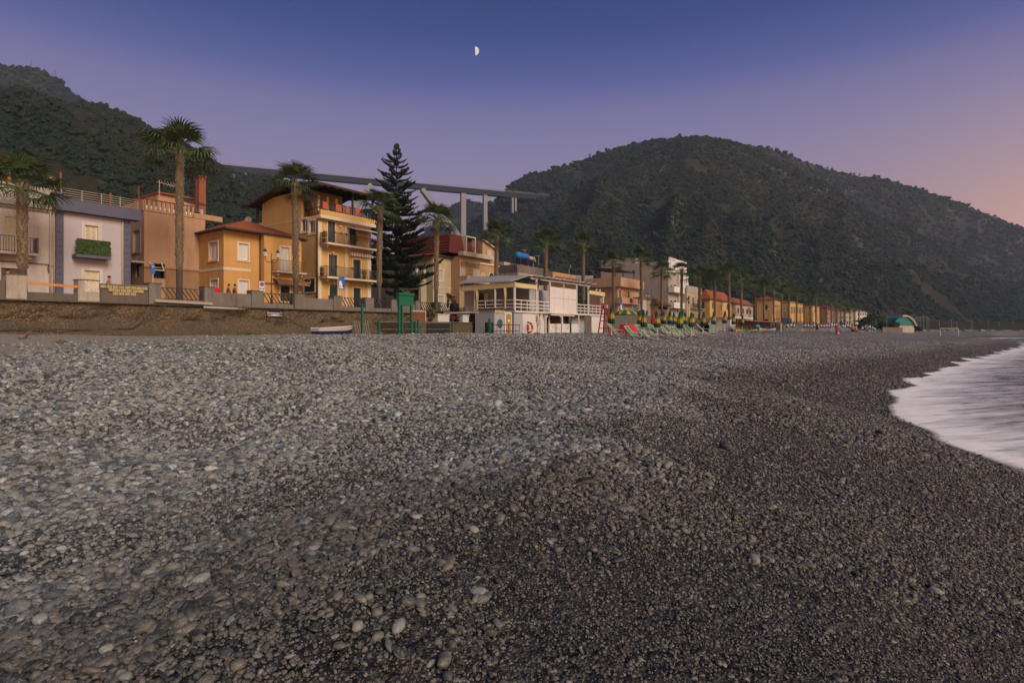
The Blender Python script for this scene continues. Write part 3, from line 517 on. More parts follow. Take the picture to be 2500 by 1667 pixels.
        for i in range(1, int(out / step)):
            for e in (u0 + .015, u1 - .015): s.bx(m, f, e - .011, e + .011, i * step, i * step + .022, z, z + h - .035)
        m.build('railing', rail, b); return b
    def face(s, m, f, u0, u1, z0, z1, holes, rec=.18):
        us = sorted({u0, u1, *[h[i] for h in holes for i in (0, 1)]}); zs = sorted({z0, z1, *[h[i] for h in holes for i in (2, 3)]}); us = [u for u in us if u0 <= u <= u1]; zs = [z for z in zs if z0 <= z <= z1]
        for a, b in zip(us[:-1], us[1:]):
            for c, d in zip(zs[:-1], zs[1:]):
                if not any(h[0] <= (a + b) / 2 <= h[1] and h[2] <= (c + d) / 2 <= h[3] for h in holes): m.quad(s.T(f, a, 0, c), s.T(f, b, 0, c), s.T(f, b, 0, d), s.T(f, a, 0, d))
        for h in holes:
            a, b, c, d = h
            for p, q in (((a, c), (b, c)), ((b, c), (b, d)), ((b, d), (a, d)), ((a, d), (a, c))): m.quad(s.T(f, p[0], 0, p[1]), s.T(f, q[0], 0, q[1]), s.T(f, q[0], -rec, q[1]), s.T(f, p[0], -rec, p[1]))
    def walls(s, cap=True, mat=None):
        m = MB(); s.face(m, 'F', s.x0, s.x1, s.z0, s.z1, s.h['F']); s.face(m, 'S', s.y0, s.y1, s.z0, s.z1, s.h['S'])
        a, b, c, d, e, g = s.x0, s.x1, s.y0, s.y1, s.z0, s.z1
        m.quad((b, c, e), (b, d, e), (b, d, g), (b, c, g)); m.quad((a, d, e), (b, d, e), (b, d, g), (a, d, g))
        if cap: m.quad((a, c, g), (b, c, g), (b, d, g), (a, d, g))
        return m.build('wall', mat or s.mat, s.root)
    def hip(s, rise, over=.45, mat='roof_tile', flat=None, gut='gutter', z=None):
        a, b, c, d, z = s.x0 - over, s.x1 + over, s.y0 - over, s.y1 + over, (z or s.z1); w, l = (b - a) / 2, (d - c) / 2; m = MB()
        if flat: p = [(a + flat, c + flat), (b - flat, c + flat), (b - flat, d - flat), (a + flat, d - flat)]
        elif w < l: p = [(a + w, c + w), (a + w, c + w), (a + w, d - w), (a + w, d - w)]
        else: p = [(a + l, c + l), (b - l, c + l), (b - l, c + l), (a + l, c + l)]
        e = [(a, c), (b, c), (b, d), (a, d)]
        for i in range(4):
            j = (i + 1) % 4; m.quad((*e[i], z + .12), (*e[j], z + .12), (*p[j], z + rise), (*p[i], z + rise))
        if flat: m.quad(*[(*q, z + rise) for q in p])
        r = m.build('roof', mat, s.root)
        MB().box(a, b, c, d, z + .0, z + .115).build('eaves', gut, r); return r
M('pl_white', (.55, .49, .44), .9, .12, 1.2, .25, 30, stain=.55); M('pl_lilac', (.43, .385, .41), .9, .07, 1.5, .3, 60); M('purple', (.10, .10, .15), .75, .12, 2, .1); M('pl_peach', (.44, .27, .165), .9, .12, 1.3, .25, 30, stain=.5); M('pl_brown', (.30, .17, .095), .9, .15, 1.3, .2, 30, stain=.4); M('pl_orange', (.53, .295, .105), .9, .07, 1.4, .25, 50, stain=.32); M('pl_yellow', (.56, .345, .12), .9, .07, 1.4, .25, 50, stain=.32); M('pl_beige', (.42, .35, .235), .9, .1, 1.3, .2, 40, stain=.4); M('pl_tan', (.38, .25, .15), .9, .14, 2, .25, 40, stain=.35); M('pl_grey', (.36, .32, .275), .9, .16, .8, .2, 20, stain=.7); M('pl_pale', (.47, .40, .33), .9, .12, 1.0, .2, 30, stain=.5)
k = NT('ivy'); v = k.coord(); k.set('Base Color', k.mix(k.noise(v, 14, 4, .7), (.015, .03, .008), (.07, .11, .025))); k.set('Roughness', .6); MATS['ivy'] = k.m
FX = lambda px, d: at(px, 0, d).x
# --- old white house
h = House('white_house', 'old white plaster house with peeling cornice, beside the house with purple trim', FX(-420, 46), FX(134.5, 46), 46, 56, 10.35, 'pl_white')
r = h.R('F', 13, 47, 530, 617); h.win('F', r, 'shutter', 'cream', None, 'cream'); h.win('F', h.R('F', 3, 50, 655, 735), 'dark', 'dark_frame')
h.win('F', h.R('F', -160, -125, 490, 585), 'shutter', 'cream'); h.walls(); bz = r[2] - .02
h.balcony('F', h.R('F', -45, 0, 600, 610)[0], h.R('F', 50, 82, 600, 610)[1], bz, 1.0)
h.part('cornice', 'plaster_old', 'F', (h.x0, h.x1, 0, .28, 10.36, 10.62), (h.x0, h.x1, 0, .16, 10.22, 10.355)); h.part('parapet', 'plaster_old', 'F', (h.x0, h.x1, -.35, .02, 10.625, 11.75), label='flaking grey and white parapet')
h.part('pier', 'plaster_old', 'F', (h.x1 - .32, h.x1 - .002, -.4, .06, 11.752, 12.5))
for p in (121.5, 130.5): u = FX(p, 46); MB().tube([(u, 45.9, 4.4), (u, 45.9, 10.2)], .055, 8).build('downpipe', 'slab', h.root, True)
MB().tube([(FX(a, 45.9), 45.88, at(a, b, 45.9).z) for a, b in ((-60, 636), (0, 637), (50, 640), (118, 646), (133, 652))], .025, 5).build('cable', 'hose', h.root)
MB().tube([(FX(a, 45.9), 45.88, at(a, b, 45.9).z) for a, b in ((119, 646), (117, 655), (119, 665))], .03, 5).build('cable', 'hose', h.root)
MB().box(h.x0, FX(62, 46), 48.5, 55, 10.4, 12.6).build('attic', 'pl_peach', h.root)
MB().extr([(h.x0 - .5, 46.2, 13.05), (FX(93, 47), 46.2, 13.05), (FX(93, 47), 46.2, 13.25), (h.x0 - .5, 46.2, 13.25)], (0, 9, .9)).build('canopy_roof', 'wood_dark', h.root)
for px in (22, 64): MB().beam((FX(px, 47), 47, 11.7), (FX(px, 47), 47, 13.1), .16).build('post', 'wood_dark' if px > 30 else 'pl_brown', h.root)
# --- lilac house with purple trim
x0, x1 = FX(135.5, 46), FX(318, 46)
h = House('lilac_house', 'narrow lilac plaster house with purple parapet, purple corner blocks and a hedge balcony', x0, x1, 46, 55, 10.4, 'pl_lilac')
r = h.R('F', 207, 239, 551, 626); h.win('F', r, 'louvre', 'cream', 'pl_white', 'cream', .2, 'balcony_window'); h.win('F', h.R('F', 206, 243, 661, 735), 'shutter', 'cream', 'pl_white', 'cream', .18, 'window'); h.walls(); bz = r[2]
b = h.part('balcony', 'purple', 'F', (FX(186, 45.2), FX(271, 45.2), -.02, .85, bz - .2, bz)); h.part('rail', 'iron_dark', 'F', (FX(187, 45.2), FX(270, 45.2), .78, .8, bz + 1.0, bz + 1.03), parent=b)
m = MB(); u0, u1 = FX(187.5, 45.2), FX(269.5, 45.2); rr = random.Random(3)
for i in range(2600):
    u, n, z = rr.uniform(u0, u1), rr.choice((.82, .82, .82, .4 * rr.random() + .4)), rr.uniform(bz + .02, bz + .98); c = Vector((u, 46 - n - rr.uniform(0, .07), z)); a = Vector((rr.gauss(0, 1), -.3, rr.gauss(0, 1))).normalized() * .06; q = a.cross(Vector((rr.gauss(0, .4), -1, rr.gauss(0, .4)))).normalized() * .04
    m.quad(c - a, c + q, c + a, c - q)
m.box(u0 + .03, u1 - .03, 45.22, 45.3, bz + .01, bz + .93); m.build('hedge_screen', 'ivy', b)
xa, xb = FX(131, 45.5), FX(345, 45.5); h.part('parapet', 'purple', 'F', (xa, xb, -.3, .5, 10.42, 11.2)); h.part('parapet_corner', 'purple', 'F', (xa, xa + .42, -.31, .51, 11.202, 11.55))
qm = None
for e in (x0, x1 - .42):
    for i in range(13):
        if qm is None: o = MB().box(e + .003, e + .42, 45.94, 46.02, 4.45, 4.88).build('corner_block', 'purple', h.root); qm = o
        else: c = qm.copy(); COL.objects.link(c); c.location = qm.location + Vector((e - x0, 0, i * .455 if e == x0 else i * .455))
u = x1 - .52; MB().tube([(u, 45.9, 4.4), (u, 45.9, 10.2), (u, 46, 10.35)], .05, 8).build('downpipe', 'slab', h.root, True)
m = MB()
for q in range(5): m.beam((xa + .5, 45.8, 11.32 + q * .15), (xb - .1, 45.8, 11.32 + q * .15), .025)
for q in range(5): e = xa + .5 + (xb - .6 - xa) * q / 4; m.beam((e, 45.8, 11.2), (e, 45.8, 11.95), .04)
m.build('roof_railing', 'slab', h.root)
for px, y0_, y1_ in ((148, 485, 420), (269.5, 503, 471), (338, 500, 453)): a, b_ = at(px, y0_, 46.1), at(px, y1_, 46.1); MB().beam((a.x, 46.1, 11.1), (a.x, 46.1, b_.z), .1).build('rusty_post', 'iron_rust', h.root)
# --- peach apartment house with roof terrace
x0 = FX(352, 50)
h = House('peach_apartment_house', 'peach apartment house with square-holed terrace balustrade and tall red chimney', x0, FX(500, 50), 50, 62, 12.05, 'pl_peach', cat='house')
h.win('F', h.R('F', 375, 403, 644, 680), 'open', 'dark_frame'); h.win('S', h.R('S', 325, 342, 563, 615), 'roller', 'pl_white', 'pl_tan', 'slab'); h.win('S', h.R('S', 331, 343, 645, 676), 'dark', 'dark_frame'); h.walls()
h.part('ground_floor', 'pl_brown', 'F', (h.x0 - .03, FX(374, 50) - .06, .001, .05, 4.4, 7.55), (FX(404, 50), h.x1, .001, .05, 4.4, 7.55)); h.part('string_course', 'pl_brown', 'F', (h.x0 - .05, h.x1, 0, .12, 7.56, 7.68)); h.part('side_balcony', 'slab', 'S', (50.05, 53, .0, .9, 7.9, 8.05))
m = MB(); a, b = at(374, 667, 49.2), at(404, 667, 49.2); 
for p, q in (((a.x, 49.9, 8.0), (a.x + .1, 49.2, 7.35)), ((b.x, 49.9, 8.0), (b.x - .1, 49.2, 7.35)), ((a.x + .1, 49.2, 7.35), (b.x - .1, 49.2, 7.35))): m.beam(p, q, .06)
m.build('awning_frame', 'white_paint', h.root)
n = 11; L = (FX(470, 50) - x0) / n
t = h.part('terrace_coping', 'terracotta', 'F', (x0, FX(470, 50), -.12, .12, 12.95, 13.03)); h.part('terrace_base', 'pl_peach', 'F', (x0, FX(470, 50), -.08, .06, 12.055, 12.25))
for i in range(n + 1): h.part('terrace_post', 'pl_peach', 'F', (x0 + i * L - .09 * (i > 0), x0 + i * L + .09, -.08, .08, 12.252, 12.948))
for i in range(n): h.part('terrace_panel', 'white_paint', 'F', (x0 + i * L + .095, x0 + (i + 1) * L - .095, -.05, .0, 12.252, 12.5))
h.part('terrace_side', 'pl_peach', 'S', (50.1, 60, -.1, .05, 12.055, 12.9))
h.part('right_parapet', 'pl_tan', 'F', (FX(472, 50), h.x1 + 1.5, -.2, .05, 12.055, 12.5))
MB().box(FX(385, 56), FX(484, 56), 56, 61, 12.06, 14.9).build('penthouse', 'pl_peach', h.root); MB().box(FX(382, 56), FX(487, 56), 55.7, 61.3, 14.902, 15.05).build('penthouse_roof', 'terracotta', h.root)
m = MB(); c0, c1 = FX(486, 53.5), FX(502.5, 53.5); m.box(c0, c1, 53.5, 54.2, 12.06, 16.55).box(c0 - .05, c1 + .05, 53.42, 54.28, 16.552, 16.7); m.build('chimney', 'terracotta', h.root)
MB().extr([(FX(455, 52), 52.8, 13.95), (FX(498, 52), 52.8, 13.95), (FX(498, 52), 51.6, 13.55), (FX(455, 52), 51.6, 13.55)], (0, 0, .12)).build('awning', 'gutter', h.root)
MB().box(FX(463, 53), FX(496, 53), 53, 55.7, 12.06, 13.5).build('kiosk', 'pl_white', h.root); MB().box(FX(470, 53), FX(488, 53), 52.97, 52.998, 12.3, 13.2).build('kiosk_opening', 'dark_inside', h.root)
m = MB(); ax = FX(389, 55); m.beam((ax, 55, 12.1), (ax, 55, 15.9), .05).beam((ax - .2, 55, 15.7), (ax + 1.3, 55, 15.6), .04)
for q in range(5): m.beam((ax + .3 + q * .25, 54.7, 15.4), (ax + .3 + q * .25, 55.3, 15.95), .025)
m.build('antenna', 'slab', h.root)
# --- orange corner house with hipped tile roof
x0, xm = FX(546, 46), FX(645, 45.3); x2 = FX(776, 47)
h = House('orange_corner_house', 'orange two-storey corner house with white shutters under a hipped red tile roof', x0, xm, 46, 56, 10.72, 'pl_orange')
for r in ((511, 532, 592, 635), (446, 455, 602, 643), (514, 532, 683, 716)): h.win('S', h.R('S', *r), 'shutter', 'white_paint', 'cream_trim', 'white_paint')
for r in ((582, 606, 595, 635), (583, 606, 685, 730)): h.win('F', h.R('F', *r), 'shutter', 'white_paint', 'cream_trim', 'white_paint')
h.walls(); h.part('string_course', 'cream_trim', 'F', (h.x0 - .03, xm - .8, 0, .03, 7.5, 7.72)); h.part('string_course', 'cream_trim', 'S', (46.0, 56, .0, .028, 7.5, 7.72))
MB().tube([(FX(635, 45.9), 45.86, 4.4), (FX(635, 45.9), 45.86, 10.6)], .06, 8).build('downpipe', 'gutter', h.root, True)
h.y0 = 45.3; w2 = MB(); hx0 = h.x0; h.x0 = xm; F0 = h.h; h.h = {'F': [], 'S': []}
d_ = h.win('F', h.R('F', 685, 706, 604, 664), 'shutter', 'white_paint', 'cream_trim', 'white_paint', name='balcony_door'); g = h.R('F', 684, 707, 698, 735); h.win('F', g, 'glass', 'dark_frame', 'cream_trim', name='entrance_door')
xw2 = FX(736, 45.3); w2.quad((xw2, 45.3, 4.4), (xw2, 50, 4.4), (xw2, 50, 10.72), (xw2, 45.3, 10.72)); h.face(w2, 'F', xm, xw2, 4.4, 10.72, h.h['F']); w2.quad((xm, 45.3, 4.4), (xm, 50, 4.4), (xm, 50, 10.72), (xm, 45.3, 10.72)); w2.build('front_wing', 'pl_orange', h.root)
h.balcony('F', FX(668, 45), FX(742, 45), h.R('F', 685, 706, 604, 664)[2], .75, .95, 'slab', 'iron_rust'); h.part('string_course', 'wood_mid', 'F', (xm - .02, FX(672, 45.3), .001, .1, 6.55, 6.64))
m = MB(); a, b = FX(670, 45), FX(745, 45.0); prof = [(45.3, 7.0), (44.9, 6.95), (44.55, 6.8), (44.3, 6.55)]
for (y, z), (y2, z2) in zip(prof[:-1], prof[1:]): m.quad((a, y, z), (b, y, z), (b, y2, z2), (a, y2, z2))
for i in range(6): e = a + (b - a) * i / 5; m.tube([(e, y, z + .02) for y, z in prof], .025, 4)
m.beam((a, 44.3, 6.53), (b, 44.3, 6.53), .06); m.build('entrance_canopy', 'wood_mid', h.root)
h.x0 = hx0; h.y0 = 46; h.h = F0; h.x1 = xw2; h.y0 = 45.45; h.hip(1.6, .4); h.y0 = 46
MB().box(FX(742, 44.8), FX(752, 44.8), 44.7, 45.3, 10.55, 10.7).build('eaves_end', 'gutter', h.root)
# --- tall yellow house
xr = FX(905, 47)
h = House('tall_yellow_house', 'tall yellow house with flowered balconies and a dark timber roof terrace', x2, xr, 47, 56.5, 13.6, 'pl_yellow')
for r in ((736, 750, 536, 565), (755, 769, 539, 568), (757, 767, 466, 486)): 
    if r[2] > 500: h.win('S', h.R('S', *r), 'glass', 'white_paint', 'cream_trim', tw=.2)
sg = h.R('S', 744, 769, 681, 713)
doors = [(800, 818, 541, 588), (853, 870, 553, 602), (802, 823, 622, 676), (862, 880, 634, 688), (804, 824, 695, 740), (863, 880, 703, 745)]
rs = [h.R('F', *d) for d in doors]
B1, B2 = 7.72, 10.95
for i, r in enumerate(rs):
    z0 = (B2, B2, B1, B1, 4.42, 4.42)[i]; h.win('F', (r[0], r[1], z0 + .02, r[3]), 'french', 'green_door', 'cream_trim', name='balcony_door' if i < 4 else 'door', tw=.12)
h.walls()
m = MB()      # upper storey: plain wall towards the road side, timber veranda towards the sea
m.box(x2, x2 + .3, 49.6, 50.199, 13.602, 16.55).box(x2, xr - 2.2, 50.2, 56.5, 13.602, 16.3); m.build('upper_wall', 'pl_yellow', h.root)
h.part('wall_joint', 'cream_trim', 'S', (47.0, 56.5, 0, .02, 13.45, 13.55))
o = MB().box(x2 - .02, x2 - .001, 48.2, 48.9, 15.2, 16.2).build('attic_window', 'glass', h.root)
for px0, px1 in ((776, 784.5), (841, 849), (896, 905)):
    u0, u1 = FX(px0, 47), FX(px1, 47); h.part('pilaster', 'cream_trim', 'F', (u0, u1, .001, .07, 4.4, B1 - .2)); h.part('pilaster', 'cream_trim', 'F', (u0, u1, .001, .07, B1 + .01, B2 - .2)); h.part('pilaster', 'cream_trim', 'F', (u0, u1, .001, .07, B2 + .01, 13.0))
xe = FX(921, 45.8)
for z, n in ((B1, 0), (B2, 1)):
    h.balcony('F', x2 + .15, xe, z, 1.25, 1.0, 'cream_trim', 'iron_dark', .11, .18)
h.part('cornice', 'cream_trim', 'F', (x2 - .1, xr + .25, 0, .55, 13.3, 13.6)); h.part('terrace_parapet', 'pl_yellow', 'F', (x2 - .05, xr + .15, .3, .5, 13.602, 14.1))
m = MB(); n = 40
for i in range(n + 1): u = x2 + (xr - x2) * i / n; h.bx(m, 'F', u - .03, u + .03, .36, .42, 14.1, 14.85)
h.bx(m, 'F', x2, xr, .34, .46, 14.86, 14.93); h.bx(m, 'S', 46.6, 49.0, -.05, .03, 14.3, 14.38)
for y in (46.7, 47.1, 47.5, 47.9, 48.3, 48.7): m.box(x2, x2 + .06, y, y + .06, 13.65, 14.85)
m.build('timber_railing', 'wood_dark', h.root)
M('orange_panel', (.40, .10, .03), .7, .2, 8)
for p0, p1, q0, q1 in ((788, 801, 494, 509), (820, 834, 502, 516), (843.5, 852.5, 510.5, 524.5), (868.5, 880.5, 515.5, 529)): a, b = at(p0, q1, 46.5), at(p1, q0, 46.5); MB().box(a.x, b.x, 46.48, 46.53, 14.2, 14.88).build('orange_panel', 'orange_panel', h.root)
vx = FX(837, 48); m = MB(); m.box(x2 + .05, vx, 48.1, 48.2, 13.61, 16.2); m.build('veranda_wall', 'wood_mid', h.root)
for i in range(5): u = x2 + .75 + i * .52; MB().box(u, u + .24, 48.05, 48.098, 14.3, 15.85).build('veranda_pane', 'cream' if i % 2 == 0 else 'wood_mid', h.root)
for u in (vx + .1, xr - .1): MB().beam((u, 46.6, 13.61), (u, 46.6, 16.3), .16).build('timber_post', 'wood_dark', h.root)
ra, rb = x2 - 1.0, xr + .9; prof = [(45.7, 16.25), (51.5, 17.0), (57.8, 15.55)]; m = MB(); 
for (y, z), (y2, z2) in zip(prof[:-1], prof[1:]): m.extr([(ra, y, z), (rb, y, z), (rb, y2, z2), (ra, y2, z2)], (0, 0, .2))
o = m.build('roof', 'wood_dark', h.root)
for i in range(9): u = ra + .3 + i * (rb - ra - .6) / 8; MB().beam((u, 45.75, 16.17), (u, 51.3, 16.9), .12, .14).build('rafter', 'wood_dark', o)
MB().box(x2 - .05, x2 + 2, 56.5, 59.5, 4.4, 13.9).build('rear_wing', 'pl_yellow', h.root); MB().beam((x2 + .1, 57.6, 13.9), (x2 + .1, 57.6, 15.5), .2).build('timber_post', 'wood_dark', h.root)
MB().tube([(x2 - .06, 47.05, 4.4), (x2 - .06, 47.05, 13.2)], .06, 8).build('downpipe', 'gutter', h.root, True)
M('black_panel', (.012, .018, .018), .3); M('gold', (.6, .42, .12), .4, metal=.6); M('awning_white', (.62, .58, .54), .8)
sgn = h.part('sign_board', 'black_panel', 'S', (sg[0], sg[1], .001, .06, sg[2], sg[3])); c, cz = (sg[0] + sg[1]) / 2, sg[2] + (sg[3] - sg[2]) * .70
MB().tube([(x2 - .075, c + .24 * math.cos(a * .5236), cz + .30 * math.sin(a * .5236)) for a in range(13)], .03, 5).build('emblem_ring', 'gold', sgn); MB().ico((x2 - .075, c, cz), .09, 1).build('emblem_dot', 'gold', sgn)
h.part('sign_frame', 'cream_trim', 'S', (sg[0] - .12, sg[0] - .001, 0, .08, sg[2] - .1, sg[3] + .1), (sg[1] + .001, sg[1] + .12, 0, .08, sg[2] - .1, sg[3] + .1), (sg[0], sg[1], 0, .08, sg[3] + .001, sg[3] + .1), (sg[0], sg[1], 0, .08, sg[2] - .1, sg[2] - .001))
a = FX(852, 46.5); MB().extr([(a, 46.9, 12.95), (xe + .1, 46.9, 12.95), (xe + .1, 45.5, 12.55), (a, 45.5, 12.55)], (0, 0, .08)).build('awning', 'awning_white', h.root)
m = MB()
for i in range(9): u = FX(851, 47) + i * .33; h.bx(m, 'F', u, u + .2, .1, .45, 10.1, 10.3)
h.bx(m, 'F', FX(850, 47), FX(901, 47), .08, .5, 10.3, 10.36); m.build('scalloped_awning', 'awning_white', h.root)
for px, py in ((830.5, 553), (812, 617), (814, 692)): p = at(px, py, 46.9); MB().ico((p.x, 46.8, p.z), .11, 2, (1, .7, 1)).build('wall_lamp', 'white_paint', h.root, True)
p = atx(614, 510, x2); m = MB(); m.lathe([(.0, .0), (.25, .04), (.42, .14), (.43, .15), (.25, .06), (.0, .03)], 16, (0, 0, 0)); o = m.build('satellite_dish', 'slab', None, True); o.location = (x2 - .3, 58.6, 14.3); o.rotation_euler = (0, -1.35, .5); tag(o, 'round grey satellite dish at the back corner of the tall yellow house', 'dish')
# --- beige villa with red mansard behind the araucaria
x0 = atb(1057, 0, 48).x; y0 = bend(x0, 48); P = lambda px, d=y0: FX(px, d)
h = House('beige_villa', 'beige villa with red mansard roof behind the araucaria tree', x0, P(1117), y0, y0 + 11, 11.4, 'pl_beige')
for r, st in (((1068, 1082, 658, 686), 'roller'), ((1106, 1113, 658, 689), 'roller'), ((1070, 1084, 722, 744), 'roller'), ((1091, 1099, 731, 752), 'dark')): h.win('F', h.R('F', *r), st, 'white_paint', 'white_paint' if st == 'roller' else None, 'pl_pale', tw=.1)
h.win('S', h.R('S', 1018, 1038, 709, 745), 'open', 'dark_frame'); h.win('S', h.R('S', 985, 995, 670, 694), 'roller', 'white_paint', None, 'pl_pale'); h.walls()
h.part('string_course', 'pl_pale', 'F', (h.x0 - .02, h.x1, 0, .04, 7.6, 7.85)); po = h.R('S', 1010, 1041, 678, 740); h.part('porch', 'pl_beige', 'S', (po[0], po[0] + .25, .001, 1.1, 4.4, 9.2), (po[1] - .25, po[1], .001, 1.1, 4.4, 7.6), (po[0] + .25, po[1] - .25, .001, 1.1, 7.4, 8.2))
m = MB(); m.extr([(P(1089), y0 + .02, 7.05), (P(1113), y0 + .02, 7.05), (P(1113), y0 - .9, 6.75), (P(1089), y0 - .9, 6.75)], (0, 0, .1)); m.build('door_canopy', 'wood_mid', h.root)
h.x1 = P(1212); h.hip(1.5, .5, 'roof_tile'); h.x1 = P(1117)
yb = y0 - 1.4; Q = lambda px: FX(px, yb); qx0, qx1 = Q(1122), Q(1214)
g = House('brown_arched_house', 'brown house with a row of small square openings and white arches, under the red mansard', qx0, qx1, yb, yb + 11, 11.6, 'pl_tan')
g.win('F', g.R('F', 1137, 1152, 669, 693), 'roller', 'pl_tan', None, 'pl_pale', name='window'); n7 = 8
for i in range(n7): u = qx0 + .3 + i * (Q(1172) - qx0 - .3) / n7; g.win('F', (u, u + .34, 10.35, 10.95), 'open', 'cream_trim', name='vent_opening')
for px0, px1, dk in ((1173, 1185, 0), (1193, 1206, 1)):
    r = g.R('F', px0, px1, 676, 700); g.win('F', r, 'dark' if dk else 'roller', 'cream', None, 'pl_pale', name='arched_window'); c = (r[0] + r[1]) / 2; w = (r[1] - r[0]) / 2
    MB().extr([(c + w * math.cos(a * math.pi / 8), yb - .02, r[3] + w * .95 * math.sin(a * math.pi / 8)) for a in range(9)], (0, .03, 0)).build('arch_head', 'dark_inside' if dk else 'pl_pale', g.root)
    MB().tube([(r[0], yb - .03, r[2])] + [(c - w * math.cos(a * math.pi / 8), yb - .03, r[3] + w * math.sin(a * math.pi / 8)) for a in range(9)] + [(r[1], yb - .03, r[2])], .06, 5).build('arch_trim', 'cream', g.root)
g.win('S', (yb + .6, yb + 1.25, 4.42, 6.2), 'open', 'pl_tan', name='archway'); g.walls()
g.part('pale_panel', 'pl_pale', 'F', (qx0 + .05, Q(1136), .001, .04, 8.1, 10.2), (Q(1154), Q(1171), .001, .04, 8.1, 10.2))
bz = g.R('F', 1137, 1152, 669, 693)[2] - .02; g.balcony('F', qx0 - .0, Q(1168), bz, 1.2, .85, 'slab', 'iron_dark', solid='pl_tan')
g.part('eaves_slab', 'pl_pale', 'F', (qx0 - .1, Q(1196), -.1, .7, 11.62, 12.15))
a, b = qx0 - 1.6, Q(1180); c_, d_ = yb + .25, yb + 10; zt = 14.3; m = MB(); i_ = .9
e = [(a, c_), (b, c_), (b, d_), (a, d_)]; t = [(a + i_, c_ + i_ * .7), (b - .4, c_ + i_ * .7), (b - .4, d_ - i_), (a + i_, d_ - i_)]
for i in range(4): j = (i + 1) % 4; m.quad((*e[i], 11.9), (*e[j], 11.9), (*t[j], zt), (*t[i], zt))
m.quad(*[(*q, zt) for q in t]); m.build('mansard', 'mansard_tile', g.root)
u0, u1 = Q(1141), Q(1161); g.part('dormer', 'pl_pale', 'F', (u0 - .12, u0, -1.2, -.05, 12.16, 14.1), (u1, u1 + .12, -1.2, -.05, 12.16, 14.1), (u0 - .12, u1 + .12, -1.2, -.05, 14.1, 14.25)); g.part('dormer_glass', 'glass', 'F', (u0, u1, -.75, -.7, 12.16, 14.1)); m = MB().beam((u0, yb + .1, 12.9), (u1, yb + .1, 12.9), .05).build('dormer_rail', 'iron_dark', g.root)
k0, k1 = Q(1181), qx1; MB().extr([(k0, yb + .2, 11.62), (k1, yb + .2, 11.62), (k1, yb + .2, 13.1), (k0, yb + .2, 14.1)], (0, 9, 0)).build('gable_wing', 'pl_tan', g.root); MB().beam((k0 - .1, yb + .1, 14.15), (k1 + .1, yb + .1, 13.15), .5, .16).build('gable_coping', 'pl_pale', g.root); g.part('gable_panel', 'pl_pale', 'F', (Q(1191), Q(1203), -.2, -.12, 11.9, 13.0))
g.part('string_course', 'cream', 'F', (Q(1170), qx1 + .3, .0, .15, 10.98, 11.15))
# --- flat-roofed house with blue water tank
x0 = atb(1260, 0, 49).x; y0 = bend(x0, 49); P = lambda px, d=y0: FX(px, d)
h = House('water_tank_house', 'beige flat-roofed house with stained concrete parapet and a blue water tank on top', x0, P(1402), y0, y0 + 12, 10.4, 'pl_pale')
h.win('F', h.R('F', 1290, 1300, 700, 720), 'dark', 'white_paint'); h.walls(); h.part('cornice', 'slab', 'F', (x0 - .5, P(1400), -.2, .6, 10.42, 10.75)); h.part('cornice', 'slab', 'S', (y0 + .21, y0 + 12, 0, .5, 10.42, 10.75))
h.part('parapet', 'concrete', 'F', (x0 - .4, P(1335), .2, .45, 10.752, 11.95)); h.part('parapet', 'concrete', 'S', (y0 - .19, y0 + 11, .15, .4, 10.752, 11.95)); h.part('roof_block', 'pl_peach', 'F', (P(1348), P(1405), -5, .1, 10.752, 11.75)); h.part('terracotta_band', 'terracotta', 'F', (P(1354), P(1408), .101, .5, 10.76, 11.1)); MB().box(x0 + 1.2, P(1330), y0 + 3, y0 + 8, 10.76, 12.7).build('roof_hut', 'slab', h.root)
MB().extr([(x0 - .5, y0 + 6, 12.3), (x0 + 4.5, y0 + 6, 12.75), (x0 + 4.5, y0 + 6, 12.85), (x0 - .5, y0 + 6, 12.4)], (0, 5, 0)).build('hut_roof', 'gutter', h.root)
M('tank_blue', (.03, .16, .42), .4, .1)
t = thing('water_tank', 'bright blue cylindrical water tank on the flat roof', 'water tank', (x0 + .5, y0 + 1.6, 12.5)); tx = P(1262); tz = at(1275, 633, y0 + 1.5).z
ln = FX(1290, y0 + 1.5) - FX(1261, y0 + 1.5); tx = FX(1261, y0 + 1.5); t.location = (tx, y0 + 1.6, tz)
m = MB(); m.tube([(tx + ln * q, y0 + 1.6, tz + .5) for q in (0, .04, .1, .9, .96, 1)], [.2, .4, .48, .48, .4, .2], 16); m.build('tank', 'tank_blue', t, True); MB().lathe([(.16, 0), (.16, .12), (.05, .14)], 12, (tx + ln * .28, y0 + 1.6, tz + .93)).build('lid', 'tank_blue', t)
for q in (.2, .8): MB().box(tx + ln * q - .08, tx + ln * q + .08, y0 + 1.2, y0 + 2, 12.0, tz + .1).build('cradle', 'iron_dark', t)
o = MB().tube([(FX(1292, y0 + 1.2), y0 + 1.2, tz + .3), (FX(1303, y0 + 1.2), y0 + 1.2, tz + .3)], .28, 12).build('steel_tank', 'pipe', None, True); tag(o, 'small grey steel cylinder beside the blue water tank', 'tank'); MB()
def dish(px, py, d, r, lab):
    p = at(px, py, d); t = thing('satellite_dish', lab, 'dish', (p.x, d, p.z)); m = MB(); m.lathe([(.0, .0), (r * .6, .05), (r, .16), (r + .01, .17), (r * .6, .08), (.0, .03)], 16); o = m.build('reflector', 'slab', None, True); o.parent = t; o.rotation_euler = (1.25, 0, .35); q = MB().beam((0, .12, -1.6), (0, .12, 0), .06).build('mast', 'slab'); q.parent = t
dish(1304, 635, y0 - .1, .42, 'round satellite dish next to the grey steel cylinder'); dish(1391, 651, y0 + .3, .36, 'small satellite dish above the pink roof block')
